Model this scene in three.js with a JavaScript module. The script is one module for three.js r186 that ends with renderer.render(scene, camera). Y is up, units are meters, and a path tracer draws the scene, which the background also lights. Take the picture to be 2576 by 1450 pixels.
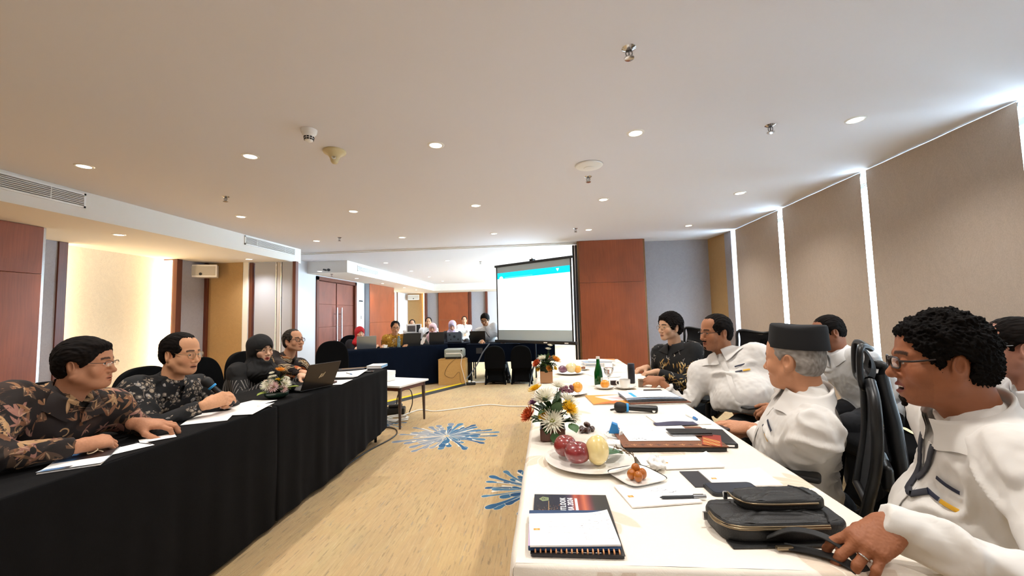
import * as THREE from 'three';
import { RoundedBoxGeometry } from 'three/addons/geometries/RoundedBoxGeometry.js';
import { mergeGeometries, mergeVertices, toCreasedNormals } from 'three/addons/utils/BufferGeometryUtils.js';
import { RectAreaLightUniformsLib } from 'three/addons/lights/RectAreaLightUniformsLib.js';
import { createNoise3D, createNoise2D } from 'simplex-noise';

// ------------------------------------------------------------ camera, sky, exposure, large lights
const scene = new THREE.Scene();
const RAD = Math.PI / 180;
const camera = new THREE.PerspectiveCamera(70.29, 2576 / 1450, 0.05, 100);
camera.position.set(0, 1.30, 0);
camera.rotation.order = 'YXZ';
camera.rotation.set(3.9 * RAD, 4.83 * RAD, -0.024);
const renderer = new THREE.WebGLRenderer({ antialias: true });
renderer.toneMapping = THREE.LinearToneMapping;
renderer.toneMappingExposure = 1.0;
renderer.shadowMap.enabled = true;
RectAreaLightUniformsLib.init();
scene.background = new THREE.Color(0.60, 0.82, 1.0);      // bright hazy overcast outside the windows
scene.backgroundIntensity = 30;
const DOWN = { warm: [1.0, 0.95, 0.89], cd: 6.6, farWarm: [1.0, 0.96, 0.92], farCd: 6.5, cone: 66 };   // ceiling downlights
const COVE = { color: [1.0, 0.76, 0.45], power: 12.0 };     // warm LED strips beside the recessed panels
const CEIL = 2.65, SOFFIT = 2.38, TABLE = 0.75;

// ------------------------------------------------------------ helpers
let seed = 12345;
const rnd = () => { seed = (seed * 1664525 + 1013904223) >>> 0; return seed / 4294967296; };
const rr = (a, b) => a + (b - a) * rnd();
const n3 = createNoise3D(rnd), n2 = createNoise2D(rnd);
const V = (x, y, z) => new THREE.Vector3(x, y, z);
const clamp = (x, a = 0, b = 1) => Math.min(b, Math.max(a, x));
const sstep = (a, b, x) => { const t = clamp((x - a) / (b - a)); return t * t * (3 - 2 * t); };
const lin = (hex) => { const c = new THREE.Color(hex); return [c.r, c.g, c.b]; };
const names = {};
const numbered = (n) => { const k = names[n] = (names[n] ?? -1) + 1; return k ? `${n}_${String(k).padStart(3, '0')}` : n; };
const shade = (o) => { o.traverse((m) => { if (m.isMesh) { m.castShadow = true; m.receiveShadow = true; } }); return o; };
function thing(name, label, category, [x, y, z] = [0, 0, 0], turn = 0, group) {
  const o = new THREE.Group(); o.name = numbered(name); o.position.set(x, y, z); o.rotation.y = turn;
  o.userData = { label, category }; if (group) o.userData.group = group;
  scene.add(o); return o;
}
function part(name, geo, m, parent, label) {
  const list = Array.isArray(geo) ? geo : [geo];
  const o = new THREE.Mesh(list.length > 1 ? join(list) : list[0], m); o.name = name; o.castShadow = o.receiveShadow = true;
  if (label) o.userData.label = label;
  parent.add(o); return o;
}
function single(name, label, category, geo, m, [x, y, z] = [0, 0, 0], turn = 0, group) {
  const o = part(numbered(name), geo, m, scene); o.position.set(x, y, z); o.rotation.y = turn;
  o.userData = { label, category }; if (group) o.userData.group = group; return o;
}
function struct(name, geo, m, parent = scene) {
  const o = part(name, geo, m, parent); if (parent === scene) o.userData.kind = 'structure'; return o;
}
function structGroup(name, [x, y, z] = [0, 0, 0], turn = 0) { const o = new THREE.Group(); o.name = name; o.position.set(x, y, z); o.rotation.y = turn; o.userData.kind = 'structure'; scene.add(o); return o; }
function copyOf(root, [x, y, z], turn, label, group) {
  const r = root.clone(); r.name = numbered(root.name.replace(/_\d{3}$/, '')); r.position.set(x, y, z); r.rotation.set(0, turn, 0);
  r.userData = { ...root.userData }; if (label) r.userData.label = label; if (group) r.userData.group = group; scene.add(r); return r;
}
const join = (list) => mergeGeometries(list.map((g) => { const h = g.index ? g.toNonIndexed() : g; for (const k of Object.keys(h.attributes)) if (!['position', 'normal', 'uv'].includes(k)) h.deleteAttribute(k); if (!h.attributes.uv) h.setAttribute('uv', new THREE.BufferAttribute(new Float32Array(h.attributes.position.count * 2), 2)); return h; }));
const mv = (g, x = 0, y = 0, z = 0, rx = 0, ry = 0, rz = 0) => { const m = new THREE.Matrix4().makeRotationFromEuler(new THREE.Euler(rx, ry, rz, 'YXZ')); m.setPosition(x, y, z); return g.applyMatrix4(m); };
// box with uv in metres, centred in x and z, standing on y; corners as [x0,x1],[y0,y1],[z0,z1]
function slab([x0, x1], [y0, y1], [z0, z1], r = 0) {
  const w = Math.abs(x1 - x0), h = Math.abs(y1 - y0), d = Math.abs(z1 - z0);
  const g = r ? new RoundedBoxGeometry(w, h, d, 2, r) : new THREE.BoxGeometry(w, h, d);
  g.translate((x0 + x1) / 2, (y0 + y1) / 2, (z0 + z1) / 2); return boxUV(g);
}
const bx = (w, h, d, x = 0, y = 0, z = 0, r = 0) => slab([x - w / 2, x + w / 2], [y, y + h], [z - d / 2, z + d / 2], r);
function boxUV(g, s = 1) {
  if (g.index) g = g.toNonIndexed();
  const p = g.attributes.position, uv = new Float32Array(p.count * 2), a = V(), b = V(), c = V();
  for (let i = 0; i < p.count; i += 3) {
    a.fromBufferAttribute(p, i); b.fromBufferAttribute(p, i + 1); c.fromBufferAttribute(p, i + 2);
    const n = b.clone().sub(a).cross(c.clone().sub(a)), ax = Math.abs(n.x), ay = Math.abs(n.y), az = Math.abs(n.z);
    [a, b, c].forEach((q, k) => { const j = (i + k) * 2; if (ay >= ax && ay >= az) { uv[j] = q.x * s; uv[j + 1] = q.z * s; } else if (ax >= az) { uv[j] = q.z * s; uv[j + 1] = q.y * s; } else { uv[j] = q.x * s; uv[j + 1] = q.y * s; } });
  }
  g.setAttribute('uv', new THREE.BufferAttribute(uv, 2)); return g;
}
const cyl = (r0, r1, h, x = 0, y = 0, z = 0, seg = 24) => new THREE.CylinderGeometry(r1, r0, h, seg).translate(x, y + h / 2, z);
const lathe = (pts, seg = 40) => new THREE.LatheGeometry(pts.map((p) => new THREE.Vector2(p[0], p[1])), seg);
const tube = (pts, r, seg = 40, rad = 8, closed = false) => new THREE.TubeGeometry(new THREE.CatmullRomCurve3(pts.map((p) => p.isVector3 ? p : V(...p)), closed, 'centripetal'), seg, r, rad, closed);
function rod(a, b, r0, r1 = r0, seg = 12) { const A = V(...a), B = V(...b), d = B.clone().sub(A), g = new THREE.CylinderGeometry(r1, r0, d.length(), seg); g.applyQuaternion(new THREE.Quaternion().setFromUnitVectors(V(0, 1, 0), d.normalize())); return g.translate((A.x + B.x) / 2, (A.y + B.y) / 2, (A.z + B.z) / 2); }
function extr(pts, depth, bevel = 0) { const s = pts instanceof THREE.Shape ? pts : new THREE.Shape(pts.map((p) => new THREE.Vector2(...p))); return new THREE.ExtrudeGeometry(s, { depth, bevelEnabled: bevel > 0, bevelSize: bevel, bevelThickness: bevel, bevelSegments: 3, curveSegments: 20 }); }
function rrect(w, h, r) { const s = new THREE.Shape(), x = -w / 2, y = -h / 2; s.moveTo(x + r, y); s.lineTo(x + w - r, y); s.absarc(x + w - r, y + r, r, -Math.PI / 2, 0); s.lineTo(x + w, y + h - r); s.absarc(x + w - r, y + h - r, r, 0, Math.PI / 2); s.lineTo(x + r, y + h); s.absarc(x + r, y + h - r, r, Math.PI / 2, Math.PI); s.lineTo(x, y + r); s.absarc(x + r, y + r, r, Math.PI, Math.PI * 1.5); return s; }
// a surface from a function (u, v) -> [x, y, z]
function sheet(fn, nu, nv, closed = false) {
  const pos = [], uv = [], idx = [];
  for (let j = 0; j <= nv; j++) for (let i = 0; i <= nu; i++) { pos.push(...fn(i / nu, j / nv)); uv.push(i / nu, j / nv); }
  for (let j = 0; j < nv; j++) for (let i = 0; i < nu; i++) { const a = j * (nu + 1) + i, b = a + 1, c = a + nu + 1, d = c + 1; idx.push(a, b, d, a, d, c); }
  const g = new THREE.BufferGeometry(); g.setAttribute('position', new THREE.Float32BufferAttribute(pos, 3)); g.setAttribute('uv', new THREE.Float32BufferAttribute(uv, 2)); g.setIndex(idx); g.computeVertexNormals(); return g;
}
// a sheet of paper or card with a top face whose uv runs 0..1, its own thickness, and optional curl (u,v)->height
function paper(w, d, t, curl = () => 0, nu = 12, nv = 12) {
  const top = sheet((u, v) => [(u - 0.5) * w, t + curl(u, v), (0.5 - v) * d], nu, nv), bot = sheet((u, v) => [(0.5 - u) * w, curl(1 - u, v), (0.5 - v) * d], nu, nv);
  bot.attributes.uv.array.fill(0.02);
  const rim = []; const e = (f) => { const g = sheet((u, v) => { const [a, b] = f(u); return [(a - 0.5) * w, (1 - v) * t + curl(a, b), (0.5 - b) * d]; }, nu, 1); g.attributes.uv.array.fill(0.02); rim.push(g); };
  e((u) => [1 - u, 0]); e((u) => [u, 1]); e((u) => [0, u]); e((u) => [1, 1 - u]);
  return join([top, bot, ...rim]);
}

// ------------------------------------------------------------ textures and materials
function canvasTex(w, h, draw, srgb = true) {
  const c = document.createElement('canvas'); c.width = w; c.height = h; draw(c.getContext('2d'), w, h);
  const t = new THREE.CanvasTexture(c); t.wrapS = t.wrapT = THREE.RepeatWrapping; t.magFilter = THREE.LinearFilter; t.anisotropy = 8;
  if (srgb) t.colorSpace = THREE.SRGBColorSpace; return t;
}
function pixTex(w, h, fn, srgb = true) {
  const d = new Uint8Array(w * h * 4);
  for (let y = 0; y < h; y++) for (let x = 0; x < w; x++) { const c = fn(x / w, y / h), o = (y * w + x) * 4; d[o] = clamp(c[0], 0, 255); d[o + 1] = clamp(c[1], 0, 255); d[o + 2] = clamp(c[2], 0, 255); d[o + 3] = 255; }
  const t = new THREE.DataTexture(d, w, h, THREE.RGBAFormat); t.wrapS = t.wrapT = THREE.RepeatWrapping; t.magFilter = THREE.LinearFilter; t.minFilter = THREE.LinearFilter; if (srgb) t.colorSpace = THREE.SRGBColorSpace; t.needsUpdate = true; return t;
}
// noise that tiles over the unit square
const tn = (u, v, f, s = 0) => { const a = u * 2 * Math.PI, b = v * 2 * Math.PI, r = f / (2 * Math.PI); return n3(Math.cos(a) * r + s, Math.sin(a) * r + Math.cos(b) * r * 0.7, Math.sin(b) * r + s); };
const mat = (color, roughness = 0.8, o = {}) => new THREE.MeshStandardMaterial({ color, roughness, ...o });
const phys = (color, roughness, o = {}) => new THREE.MeshPhysicalMaterial({ color, roughness, ...o });
const rep = (t, x, y = x) => { const c = t.clone(); c.repeat.set(x, y); c.needsUpdate = true; return c; };
const T = {};
T.weave = pixTex(256, 256, (u, v) => { const a = Math.sin(u * 2 * Math.PI * 64) * 0.5 + Math.sin(v * 2 * Math.PI * 64) * 0.5, c = 128 + a * 22 + tn(u, v, 24) * 40; return [c, c, c]; }, false);
T.speckle = pixTex(256, 256, (u, v) => { const c = 128 + tn(u, v, 60) * 70 + rr(-40, 40); return [c, c, c]; }, false);
const wallFabric = (r, g, b) => pixTex(256, 256, (u, v) => { const k = 1 + tn(u, v, 14) * 0.012 + tn(u, v, 60, 3) * 0.02 + rr(-0.03, 0.03); return [r * k, g * k, b * k]; });
const veneer = (r, g, b, amp = 0.16) => pixTex(512, 512, (u, v) => { const w = tn(u, v, 2, 5) * 0.012, q = n3((u + w) * 46, v * 1.6, 2) * 0.5 + n3((u + w) * 150, v * 3, 7) * 0.35 + n3(u * 420, v * 9, 9) * 0.25, k = 1 + q * amp + tn(u, v, 3, 8) * 0.06; return [r * k, g * (k * 1.0), b * (k * 0.98)]; });
T.wood = veneer(146, 76, 44, 0.09); T.woodDoor = veneer(126, 72, 58, 0.12); T.trim = veneer(96, 46, 28, 0.12);
T.greyFabric = wallFabric(160, 156, 160); T.tan = wallFabric(176, 142, 96); T.cream = wallFabric(226, 214, 192); T.blind = wallFabric(188, 173, 158);
const MAT = {
  partition: mat('#b4b8c4', 0.8), ceiling: mat('#e6e2de', 0.95), soffit: mat('#e9e4dd', 0.95), white: mat('#f0efec', 0.6), whiteGloss: mat('#f4f3f0', 0.25), lightWall: mat('#c9c6c7', 0.9),
  wood: mat('#ffffff', 0.32, { map: T.wood }), door: mat('#ffffff', 0.4, { map: T.woodDoor }), trim: mat('#ffffff', 0.4, { map: T.trim }),
  grey: mat('#ffffff', 0.95, { map: T.greyFabric, bumpMap: rep(T.weave, 8), bumpScale: 0.0006 }), tan: mat('#ffffff', 0.95, { map: T.tan, bumpMap: rep(T.weave, 8), bumpScale: 0.0006 }), cream: mat('#ffffff', 0.9, { map: T.cream }),
  blind: phys('#ffffff', 0.95, { map: rep(T.blind, 2), bumpMap: rep(T.weave, 6), bumpScale: 0.0005 }),
  black: phys('#07080a', 0.9, { specularIntensity: 0.2, bumpMap: rep(T.weave, 6), bumpScale: 0.0006 }), blackCloth: phys('#09090b', 0.9, { specularIntensity: 0.3, bumpMap: rep(T.weave, 6), bumpScale: 0.0008 }), navyCloth: phys('#08101e', 0.95, { specularIntensity: 0.15, bumpMap: rep(T.weave, 6), bumpScale: 0.0008 }),
  plastic: mat('#0d0e10', 0.4), plasticGrey: mat('#2b2e33', 0.5), chrome: mat('#c8c9cc', 0.18, { metalness: 1 }), bronze: mat('#8a6848', 0.22, { metalness: 1 }), steel: mat('#9a9ca0', 0.35, { metalness: 1 }), darkMetal: mat('#17181a', 0.35, { metalness: 0.6 }),
  glass: phys('#ffffff', 0.02, { transmission: 1, thickness: 0, ior: 1.5 }), solidGlass: phys('#ffffff', 0.02, { transmission: 1, thickness: 0.01, ior: 1.5 }),
  paper: mat('#f6f5f2', 0.85), china: phys('#f4f1ea', 0.2, { clearcoat: 0.5, clearcoatRoughness: 0.1 }),
};
// ------------------------------------------------------------ the room
// carpet: woven beige ground with short grey-brown streaks along the room and blue chrysanthemum motifs (all flat weave)
function carpetBase(g, w, h, mx, mz, s0) {           // w x h pixels for mx x mz metres
  g.fillStyle = '#b79b72'; g.fillRect(0, 0, w, h); seed = s0;
  const px = w / mx, pz = h / mz;
  for (let i = 0; i < mx * mz * 40; i++) {           // soft broad clouding of the yarn
    const r = rr(0.05, 0.2); g.globalAlpha = 0.07; g.fillStyle = ['#957d5a', '#c4b08a', '#938a7c', '#bfa97f'][i & 3]; g.beginPath(); g.ellipse(rnd() * w, rnd() * h, r * px, r * 2 * pz, 0, 0, 7); g.fill();
  }
  for (let i = 0; i < mx * mz * 1500; i++) {         // fine ribs
    g.globalAlpha = rr(0.08, 0.26); g.fillStyle = rnd() < 0.5 ? '#cab893' : '#8e7b5c'; g.fillRect(rnd() * w, rnd() * h, rr(0.002, 0.005) * px, rr(0.03, 0.16) * pz);
  }
  for (let i = 0; i < mx * mz * 230; i++) {          // darker dashes, each a little bundle of threads
    const d = rnd(), x = rnd() * w, y = rnd() * h, l = rr(0.02, 0.1) * pz; g.fillStyle = d < 0.5 ? '#7f6e54' : d < 0.8 ? '#6b6154' : '#7d7c7a'; const a0 = rr(0.15, 0.55);
    for (let k = 0; k < 3; k++) { g.globalAlpha = a0 * rr(0.5, 1); g.fillRect(x + k * 0.0028 * px, y + rr(-0.25, 0.25) * l, 0.003 * px, l * rr(0.6, 1)); }
  }
  g.globalAlpha = 1;
}
function chrysanthemum(g, cx, cz, R, px, pz, n, s0, greyLeft) {
  seed = s0; g.save(); g.scale(px, pz); g.translate(cx, cz);
  const petal = (a, r0, r1, w, col, bend) => {
    g.save(); g.rotate(a); g.fillStyle = col; g.beginPath(); g.moveTo(r0, -w * 0.12); g.quadraticCurveTo((r0 + r1) / 2, bend - w * 0.3, r1 - w * 1.6, bend * 0.6 - w * 0.55); g.bezierCurveTo(r1 - w * 0.6, bend * 0.6 - w * 0.95, r1 + w * 0.2, bend * 0.5 - w * 0.5, r1, bend * 0.5); g.bezierCurveTo(r1 - w * 0.1, bend * 0.5 + w * 0.6, r1 - w, bend * 0.6 + w * 0.7, r1 - w * 1.9, bend * 0.6 + w * 0.3); g.quadraticCurveTo((r0 + r1) / 2, bend + w * 0.25, r0, w * 0.12); g.closePath(); g.fill(); g.strokeStyle = '#cfc7b6'; g.lineWidth = 0.004; g.stroke(); g.restore();
  };
  for (let k = 0; k < n; k++) {
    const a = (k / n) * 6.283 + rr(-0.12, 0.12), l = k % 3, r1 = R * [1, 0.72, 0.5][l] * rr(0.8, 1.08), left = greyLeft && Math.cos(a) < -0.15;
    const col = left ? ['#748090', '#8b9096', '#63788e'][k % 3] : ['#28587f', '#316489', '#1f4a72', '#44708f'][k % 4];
    petal(a, R * 0.05, r1, R * rr(0.07, 0.12), col, rr(-0.12, 0.12) * R);
    if (k % 2) petal(a + 0.1, R * 0.1, r1 * 0.8, R * 0.035, '#d9d6cf', rr(-0.05, 0.05) * R);
  }
  g.restore();
}
const AISLE = { x0: -2.2, x1: 0.9, z0: -8.2, z1: 0.2 };
const aisleTex = canvasTex(2048, 2048, (g, w, h) => {
  const mx = AISLE.x1 - AISLE.x0, mz = AISLE.z1 - AISLE.z0, px = w / mx, pz = h / mz; carpetBase(g, w, h, mx, mz, 77);
  const P = (x, z) => [x - AISLE.x0, z - AISLE.z0];
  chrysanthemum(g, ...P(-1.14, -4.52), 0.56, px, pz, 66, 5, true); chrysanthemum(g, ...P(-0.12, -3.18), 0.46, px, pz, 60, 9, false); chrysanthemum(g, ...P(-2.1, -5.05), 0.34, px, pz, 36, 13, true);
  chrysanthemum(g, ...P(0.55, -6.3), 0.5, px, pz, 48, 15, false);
});
aisleTex.wrapS = aisleTex.wrapT = THREE.ClampToEdgeWrapping;
const tileTex = canvasTex(1024, 1024, (g, w, h) => carpetBase(g, w, h, 3.1, 4.2, 99));
const carpetBump = rep(T.speckle, 1);
{
  const fl = structGroup('floor');
  const aisle = new THREE.PlaneGeometry(3.1, 8.4).rotateX(-Math.PI / 2).translate(-0.65, 0, -4);
  const carpetMat = (t, rp) => mat('#ffffff', 1, { map: t, bumpMap: rep(T.speckle, ...rp), bumpScale: 0.002 });
  part('carpet', aisle, carpetMat(aisleTex, [12, 32]), fl);
  const pieces = [[[-7, -2.2], [-8.2, 0.2]], [[0.9, 4], [-8.2, 0.2]], [[-7, 4], [-18, -8.2]], [[-7, 4], [0.2, 3]]].map(([[x0, x1], [z0, z1]]) => {
    const g = new THREE.PlaneGeometry(x1 - x0, z1 - z0).rotateX(-Math.PI / 2).translate((x0 + x1) / 2, 0, (z0 + z1) / 2), p = g.attributes.position, u = g.attributes.uv;
    for (let i = 0; i < p.count; i++) u.setXY(i, p.getX(i) / 3.1, p.getZ(i) / 4.2); return g;
  });
  part('carpet', pieces, carpetMat(tileTex, [12, 16]), fl);
  part('floor_slab', slab([-7, 4], [-0.2, -0.004], [-18, 3]), MAT.lightWall, fl);
}
struct('ceiling', slab([-7, 3.6], [CEIL, CEIL + 0.15], [-18, 3]), mat('#e2e0e5', 0.95));
// left air-conditioning bulkhead of the main room and the one of the far room, with plaster soffits
// both are hollow plasterboard boxes whose fronts are cut out behind the air grilles
const GRILLES = [[-4.6, 2.555, -3.02, 1.3, 0.145, 6, 'long white air grille on the left bulkhead, nearest the camera'], [-4.6, 2.565, -6.48, 1.26, 0.14, 6, 'white air grille at the far end of the left bulkhead'], ...[[-10.0, 'nearest'], [-12.5, 'middle'], [-14.7, 'farthest']].map(([z, n]) => [-4.5, 2.53, z, 1.2, 0.14, 6, `white air grille on the far room bulkhead, the ${n} of its three`])];
function bulkhead(name, x, z0, z1) {
  const cut = GRILLES.filter((g) => g[0] === x).map(([, y, z, l, h]) => [z - l / 2 + 0.012, z + l / 2 - 0.012, y - h / 2 + 0.012, y + h / 2 - 0.012]).sort((a, b) => a[0] - b[0]), fr = [x - 0.05, x], list = [slab([-6.9, x], [SOFFIT, SOFFIT + 0.03], [z0, z1]), slab([-6.9, x - 0.05], [SOFFIT + 0.03, CEIL], [z0, z0 + 0.04]), slab([-6.9, x - 0.05], [SOFFIT + 0.03, CEIL], [z1 - 0.04, z1])]; let at = z0;
  for (const [a, b, y0, y1] of cut) { list.push(slab(fr, [SOFFIT + 0.03, CEIL], [at, a]), slab(fr, [SOFFIT + 0.03, y0], [a, b]), slab(fr, [y1, CEIL], [a, b])); at = b; }
  list.push(slab(fr, [SOFFIT + 0.03, CEIL], [at, z1])); struct(name, list, MAT.soffit);
}
bulkhead('bulkhead_left', -4.6, -7.3, 3); bulkhead('bulkhead_far', -4.5, -17.6, -8.9);
struct('bulkhead_far_001', slab([-4.5, 3.1], [SOFFIT, CEIL], [-17.6, -16.05]), MAT.soffit);
// outer shell
struct('wall_back', slab([-6.9, 3.6], [0, CEIL], [2.8, 3]), MAT.grey);
struct('wall_far', slab([-6.9, 3.6], [0, CEIL], [-18, -17.6]), MAT.lightWall);
struct('wall_left', slab([-7, -6.52], [0, CEIL], [-18, 3]), MAT.lightWall);
struct('wall_left_001', slab([-6.5, -6.2], [0, SOFFIT], [-4.62, -3.98]), MAT.lightWall);
struct('wall_left_002', slab([-6.5, -6.16], [0, SOFFIT], [-6.92, -6.36]), MAT.lightWall);
struct('wall_left_003', slab([-6.5, -5.44], [0, SOFFIT], [-7.3, -6.92]), MAT.lightWall);
struct('wall_left_004', slab([-6.5, -5.45], [0, CEIL], [-9.25, -7.3]), MAT.lightWall);
struct('wall_left_005', slab([-6.5, -5.45], [0, CEIL], [-11.85, -11.3]), MAT.lightWall);
struct('wall_left_006', slab([-6.5, -5.45], [2.36, CEIL], [-11.3, -9.25]), MAT.lightWall);
struct('wall_left_007', slab([-6.5, -6.1], [0, SOFFIT], [-17.6, -16.1]), MAT.lightWall);
// fabric lining and timber trims along the left side
struct('trim_1', slab([-6.2, -6.14], [0, SOFFIT], [-4.62, -4.0]), MAT.grey);
struct('trim_2', slab([-6.36, -6.12], [0, SOFFIT], [-4.72, -4.62], 0.004), MAT.trim);
struct('trim_3', slab([-6.36, -6.1], [0, SOFFIT], [-6.36, -6.26], 0.004), MAT.trim);
struct('wall_panel_left', slab([-6.16, -6.13], [0, SOFFIT], [-6.84, -6.37]), MAT.grey);
struct('trim_4', slab([-6.16, -6.08], [0, SOFFIT], [-6.92, -6.84], 0.004), MAT.trim);
struct('wall_tan', slab([-6.08, -5.44], [0, SOFFIT], [-6.92, -6.89]), MAT.tan);
struct('trim_5', slab([-5.44, -5.34], [0, SOFFIT], [-6.94, -6.9], 0.003), MAT.white);
// recessed lit panel between the timber trims
function ledStrip(name, [x, z], y0, y1, dir, w = 0.07) {   // dir: +1 shines towards +z, -1 towards -z
  const o = struct(name, slab([x - w / 2, x + w / 2], [y0, y1], [z - 0.004, z + 0.004]), mat('#000000', 1, { emissive: new THREE.Color(...COVE.color), emissiveIntensity: COVE.power }));
  const l = new THREE.RectAreaLight(new THREE.Color(...COVE.color), COVE.power * 1.3, w, y1 - y0); l.position.set(x, (y0 + y1) / 2, z + dir * 0.008); l.lookAt(x - 0.25 * Math.abs(dir), (y0 + y1) / 2, z + dir); scene.add(l); return o;
}
struct('cove_panel', slab([-6.5, -6.34], [0, SOFFIT], [-6.26, -4.72]), MAT.cream);
ledStrip('led_strip_light', [-6.24, -4.726], 0.02, SOFFIT - 0.02, -1); ledStrip('led_strip_light_001', [-6.26, -6.254], 0.02, SOFFIT - 0.02, 1, 0.15);
struct('cove_panel_far', slab([-6.5, -6.2], [0, SOFFIT], [-16.1, -13.95]), MAT.cream);
ledStrip('led_strip_light_002', [-6.1, -16.09], 0.02, SOFFIT - 0.02, 1);
// timber-faced panel units with mirror-bright metal edges
function panelUnit(name, label, [x0, x1], [z0, z1], h, seam, m, edge, face, group) {
  const g = thing(name, label, 'wall panel', [(x0 + x1) / 2, 0, (z0 + z1) / 2], 0, group), w = x1 - x0, d = z1 - z0, alongX = face === 'z';
  const gap = 0.004, W = alongX ? w : w, D = d;
  const mk = (y0, y1) => alongX ? slab([-w / 2 + 0.03, w / 2 - 0.03], [y0, y1], [-d / 2, d / 2], 0.003) : slab([-w / 2, w / 2], [y0, y1], [-d / 2 + 0.03, d / 2 - 0.03], 0.003);
  part('panel_board', mk(0.01, seam - gap), m, g); part('panel_board', mk(seam, h - 0.004), m, g);
  for (const s of [-1, 1]) part('edge_strip', alongX ? slab([s * (w / 2 - 0.028), s * w / 2], [0.01, h - 0.004], [-d / 2 + 0.012, d / 2 - 0.012]) : slab([-w / 2 + 0.012, w / 2 - 0.012], [0.01, h - 0.004], [s * (d / 2 - 0.028), s * d / 2]), edge, g);
  return g;
}
panelUnit('timber_panel', 'tall reddish timber wall panel with a mirror edge behind the man in brown batik', [-6.5, -5.4], [-3.96, -2.2], SOFFIT, 1.87, MAT.wood, MAT.chrome, 'x');
panelUnit('timber_panel', 'wide red-brown timber wall panel between the projection screen and the grey wall', [0.58, 1.80], [-7.86, -7.55], CEIL, 1.87, MAT.wood, MAT.bronze, 'z');
panelUnit('timber_panel', 'orange-brown timber wall panel behind the woman in a red headscarf, beside the double door', [-6.2, -5.3], [-13.88, -11.86], SOFFIT, 1.2, MAT.wood, MAT.steel, 'x');
panelUnit('timber_panel', 'orange-brown timber wall panel on the far end wall behind the woman in a lilac headscarf', [-4.71, -3.36], [-17.595, -17.42], SOFFIT, 1.2, MAT.wood, MAT.trim, 'z');
// far end wall linings
struct('wall_panel_far', [slab([-5.2, -4.72], [0, SOFFIT], [-17.6, -17.5]), slab([-3.25, -2.64], [0, SOFFIT], [-17.6, -17.5])], MAT.grey);
struct('trim_6', [slab([-5.3, -5.2], [0, SOFFIT], [-17.6, -17.36], 0.004), slab([-3.36, -3.25], [0, SOFFIT], [-17.6, -17.4], 0.004), slab([-2.64, -2.55], [0, SOFFIT], [-17.6, -17.4], 0.004), slab([-6.2, -6.08], [0, SOFFIT], [-16.3, -16.1], 0.004)], MAT.trim);
struct('wall_tan_far', slab([-6.1, -5.3], [0, SOFFIT], [-17.6, -17.56]), MAT.tan);
ledStrip('led_strip_light_003', [-5.34, -17.5], 0.02, SOFFIT - 0.02, 1);
// right end of the main room
struct('wall_partition', slab([1.8, 3.05], [0, CEIL], [-8.0, -7.9]), MAT.grey);
struct('wall_partition_001', slab([1.8, 2.28], [0, CEIL], [-7.9, -7.885], 0.004), MAT.grey);
struct('wall_right_return', mv(slab([0, 0.2], [0, CEIL], [-0.265, 0.265]), 3.08, 0, -7.64, 0, 0.152), MAT.tan);
struct('wall_right_end', slab([3.12, 3.3], [0, CEIL], [-7.38, -7.12]), MAT.grey);
// folding partition leaves stacked at the left side, and the black jamb and ceiling track of the opening
{
  const g = thing('folding_partition', 'grey folding partition leaves with silver edge lines stacked behind the woman in a black headscarf', 'partition', [-4.86, 0, -6.95]);
  for (const [a, b, z] of [[-0.39, 0.01, 0], [0.13, 0.36, 0.0]]) part('leaf', slab([a, b], [0.01, SOFFIT - 0.01], [z - 0.05, z], 0.004), MAT.partition, g);
  for (const x of [0.02, 0.115]) part('edge_profile', slab([x - 0.008, x + 0.008], [0.01, SOFFIT - 0.01], [-0.05, 0.006], 0.002), MAT.chrome, g);
  part('leaf', slab([0.03, 0.107], [0.01, SOFFIT - 0.01], [-0.05, -0.006]), MAT.lightWall, g);
  for (const x of [-0.435, 0.385]) part('post', slab([x - 0.04, x + 0.02], [0.01, SOFFIT - 0.01], [-0.05, 0.03], 0.004), MAT.trim, g);
  const j = thing('partition_jamb', 'slim black post with a chrome edge beside the projection screen', 'post', [0.535, 0, -7.75]);
  part('post', slab([-0.03, 0.0], [0, CEIL - 0.05], [-0.06, 0.06], 0.004), MAT.plastic, j); part('edge_profile', slab([0.002, 0.02], [0, CEIL - 0.05], [-0.03, 0.03]), MAT.chrome, j);
  part('seal', slab([0.022, 0.042], [0, CEIL - 0.05], [-0.05, 0.05]), MAT.plastic, j);
}
{
  const t = structGroup('trim_7', [0, 0, -7.76]);
  part('track_rail', slab([-5.4, 0.58], [CEIL - 0.02, CEIL], [-0.075, -0.03], 0.003), MAT.white, t); part('track_rail', slab([-5.4, 0.58], [CEIL - 0.02, CEIL], [0.03, 0.075], 0.003), MAT.white, t);
  part('track_slot', slab([-5.4, 0.58], [CEIL - 0.012, CEIL - 0.002], [-0.03, 0.03]), MAT.plasticGrey, t);
}
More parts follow.
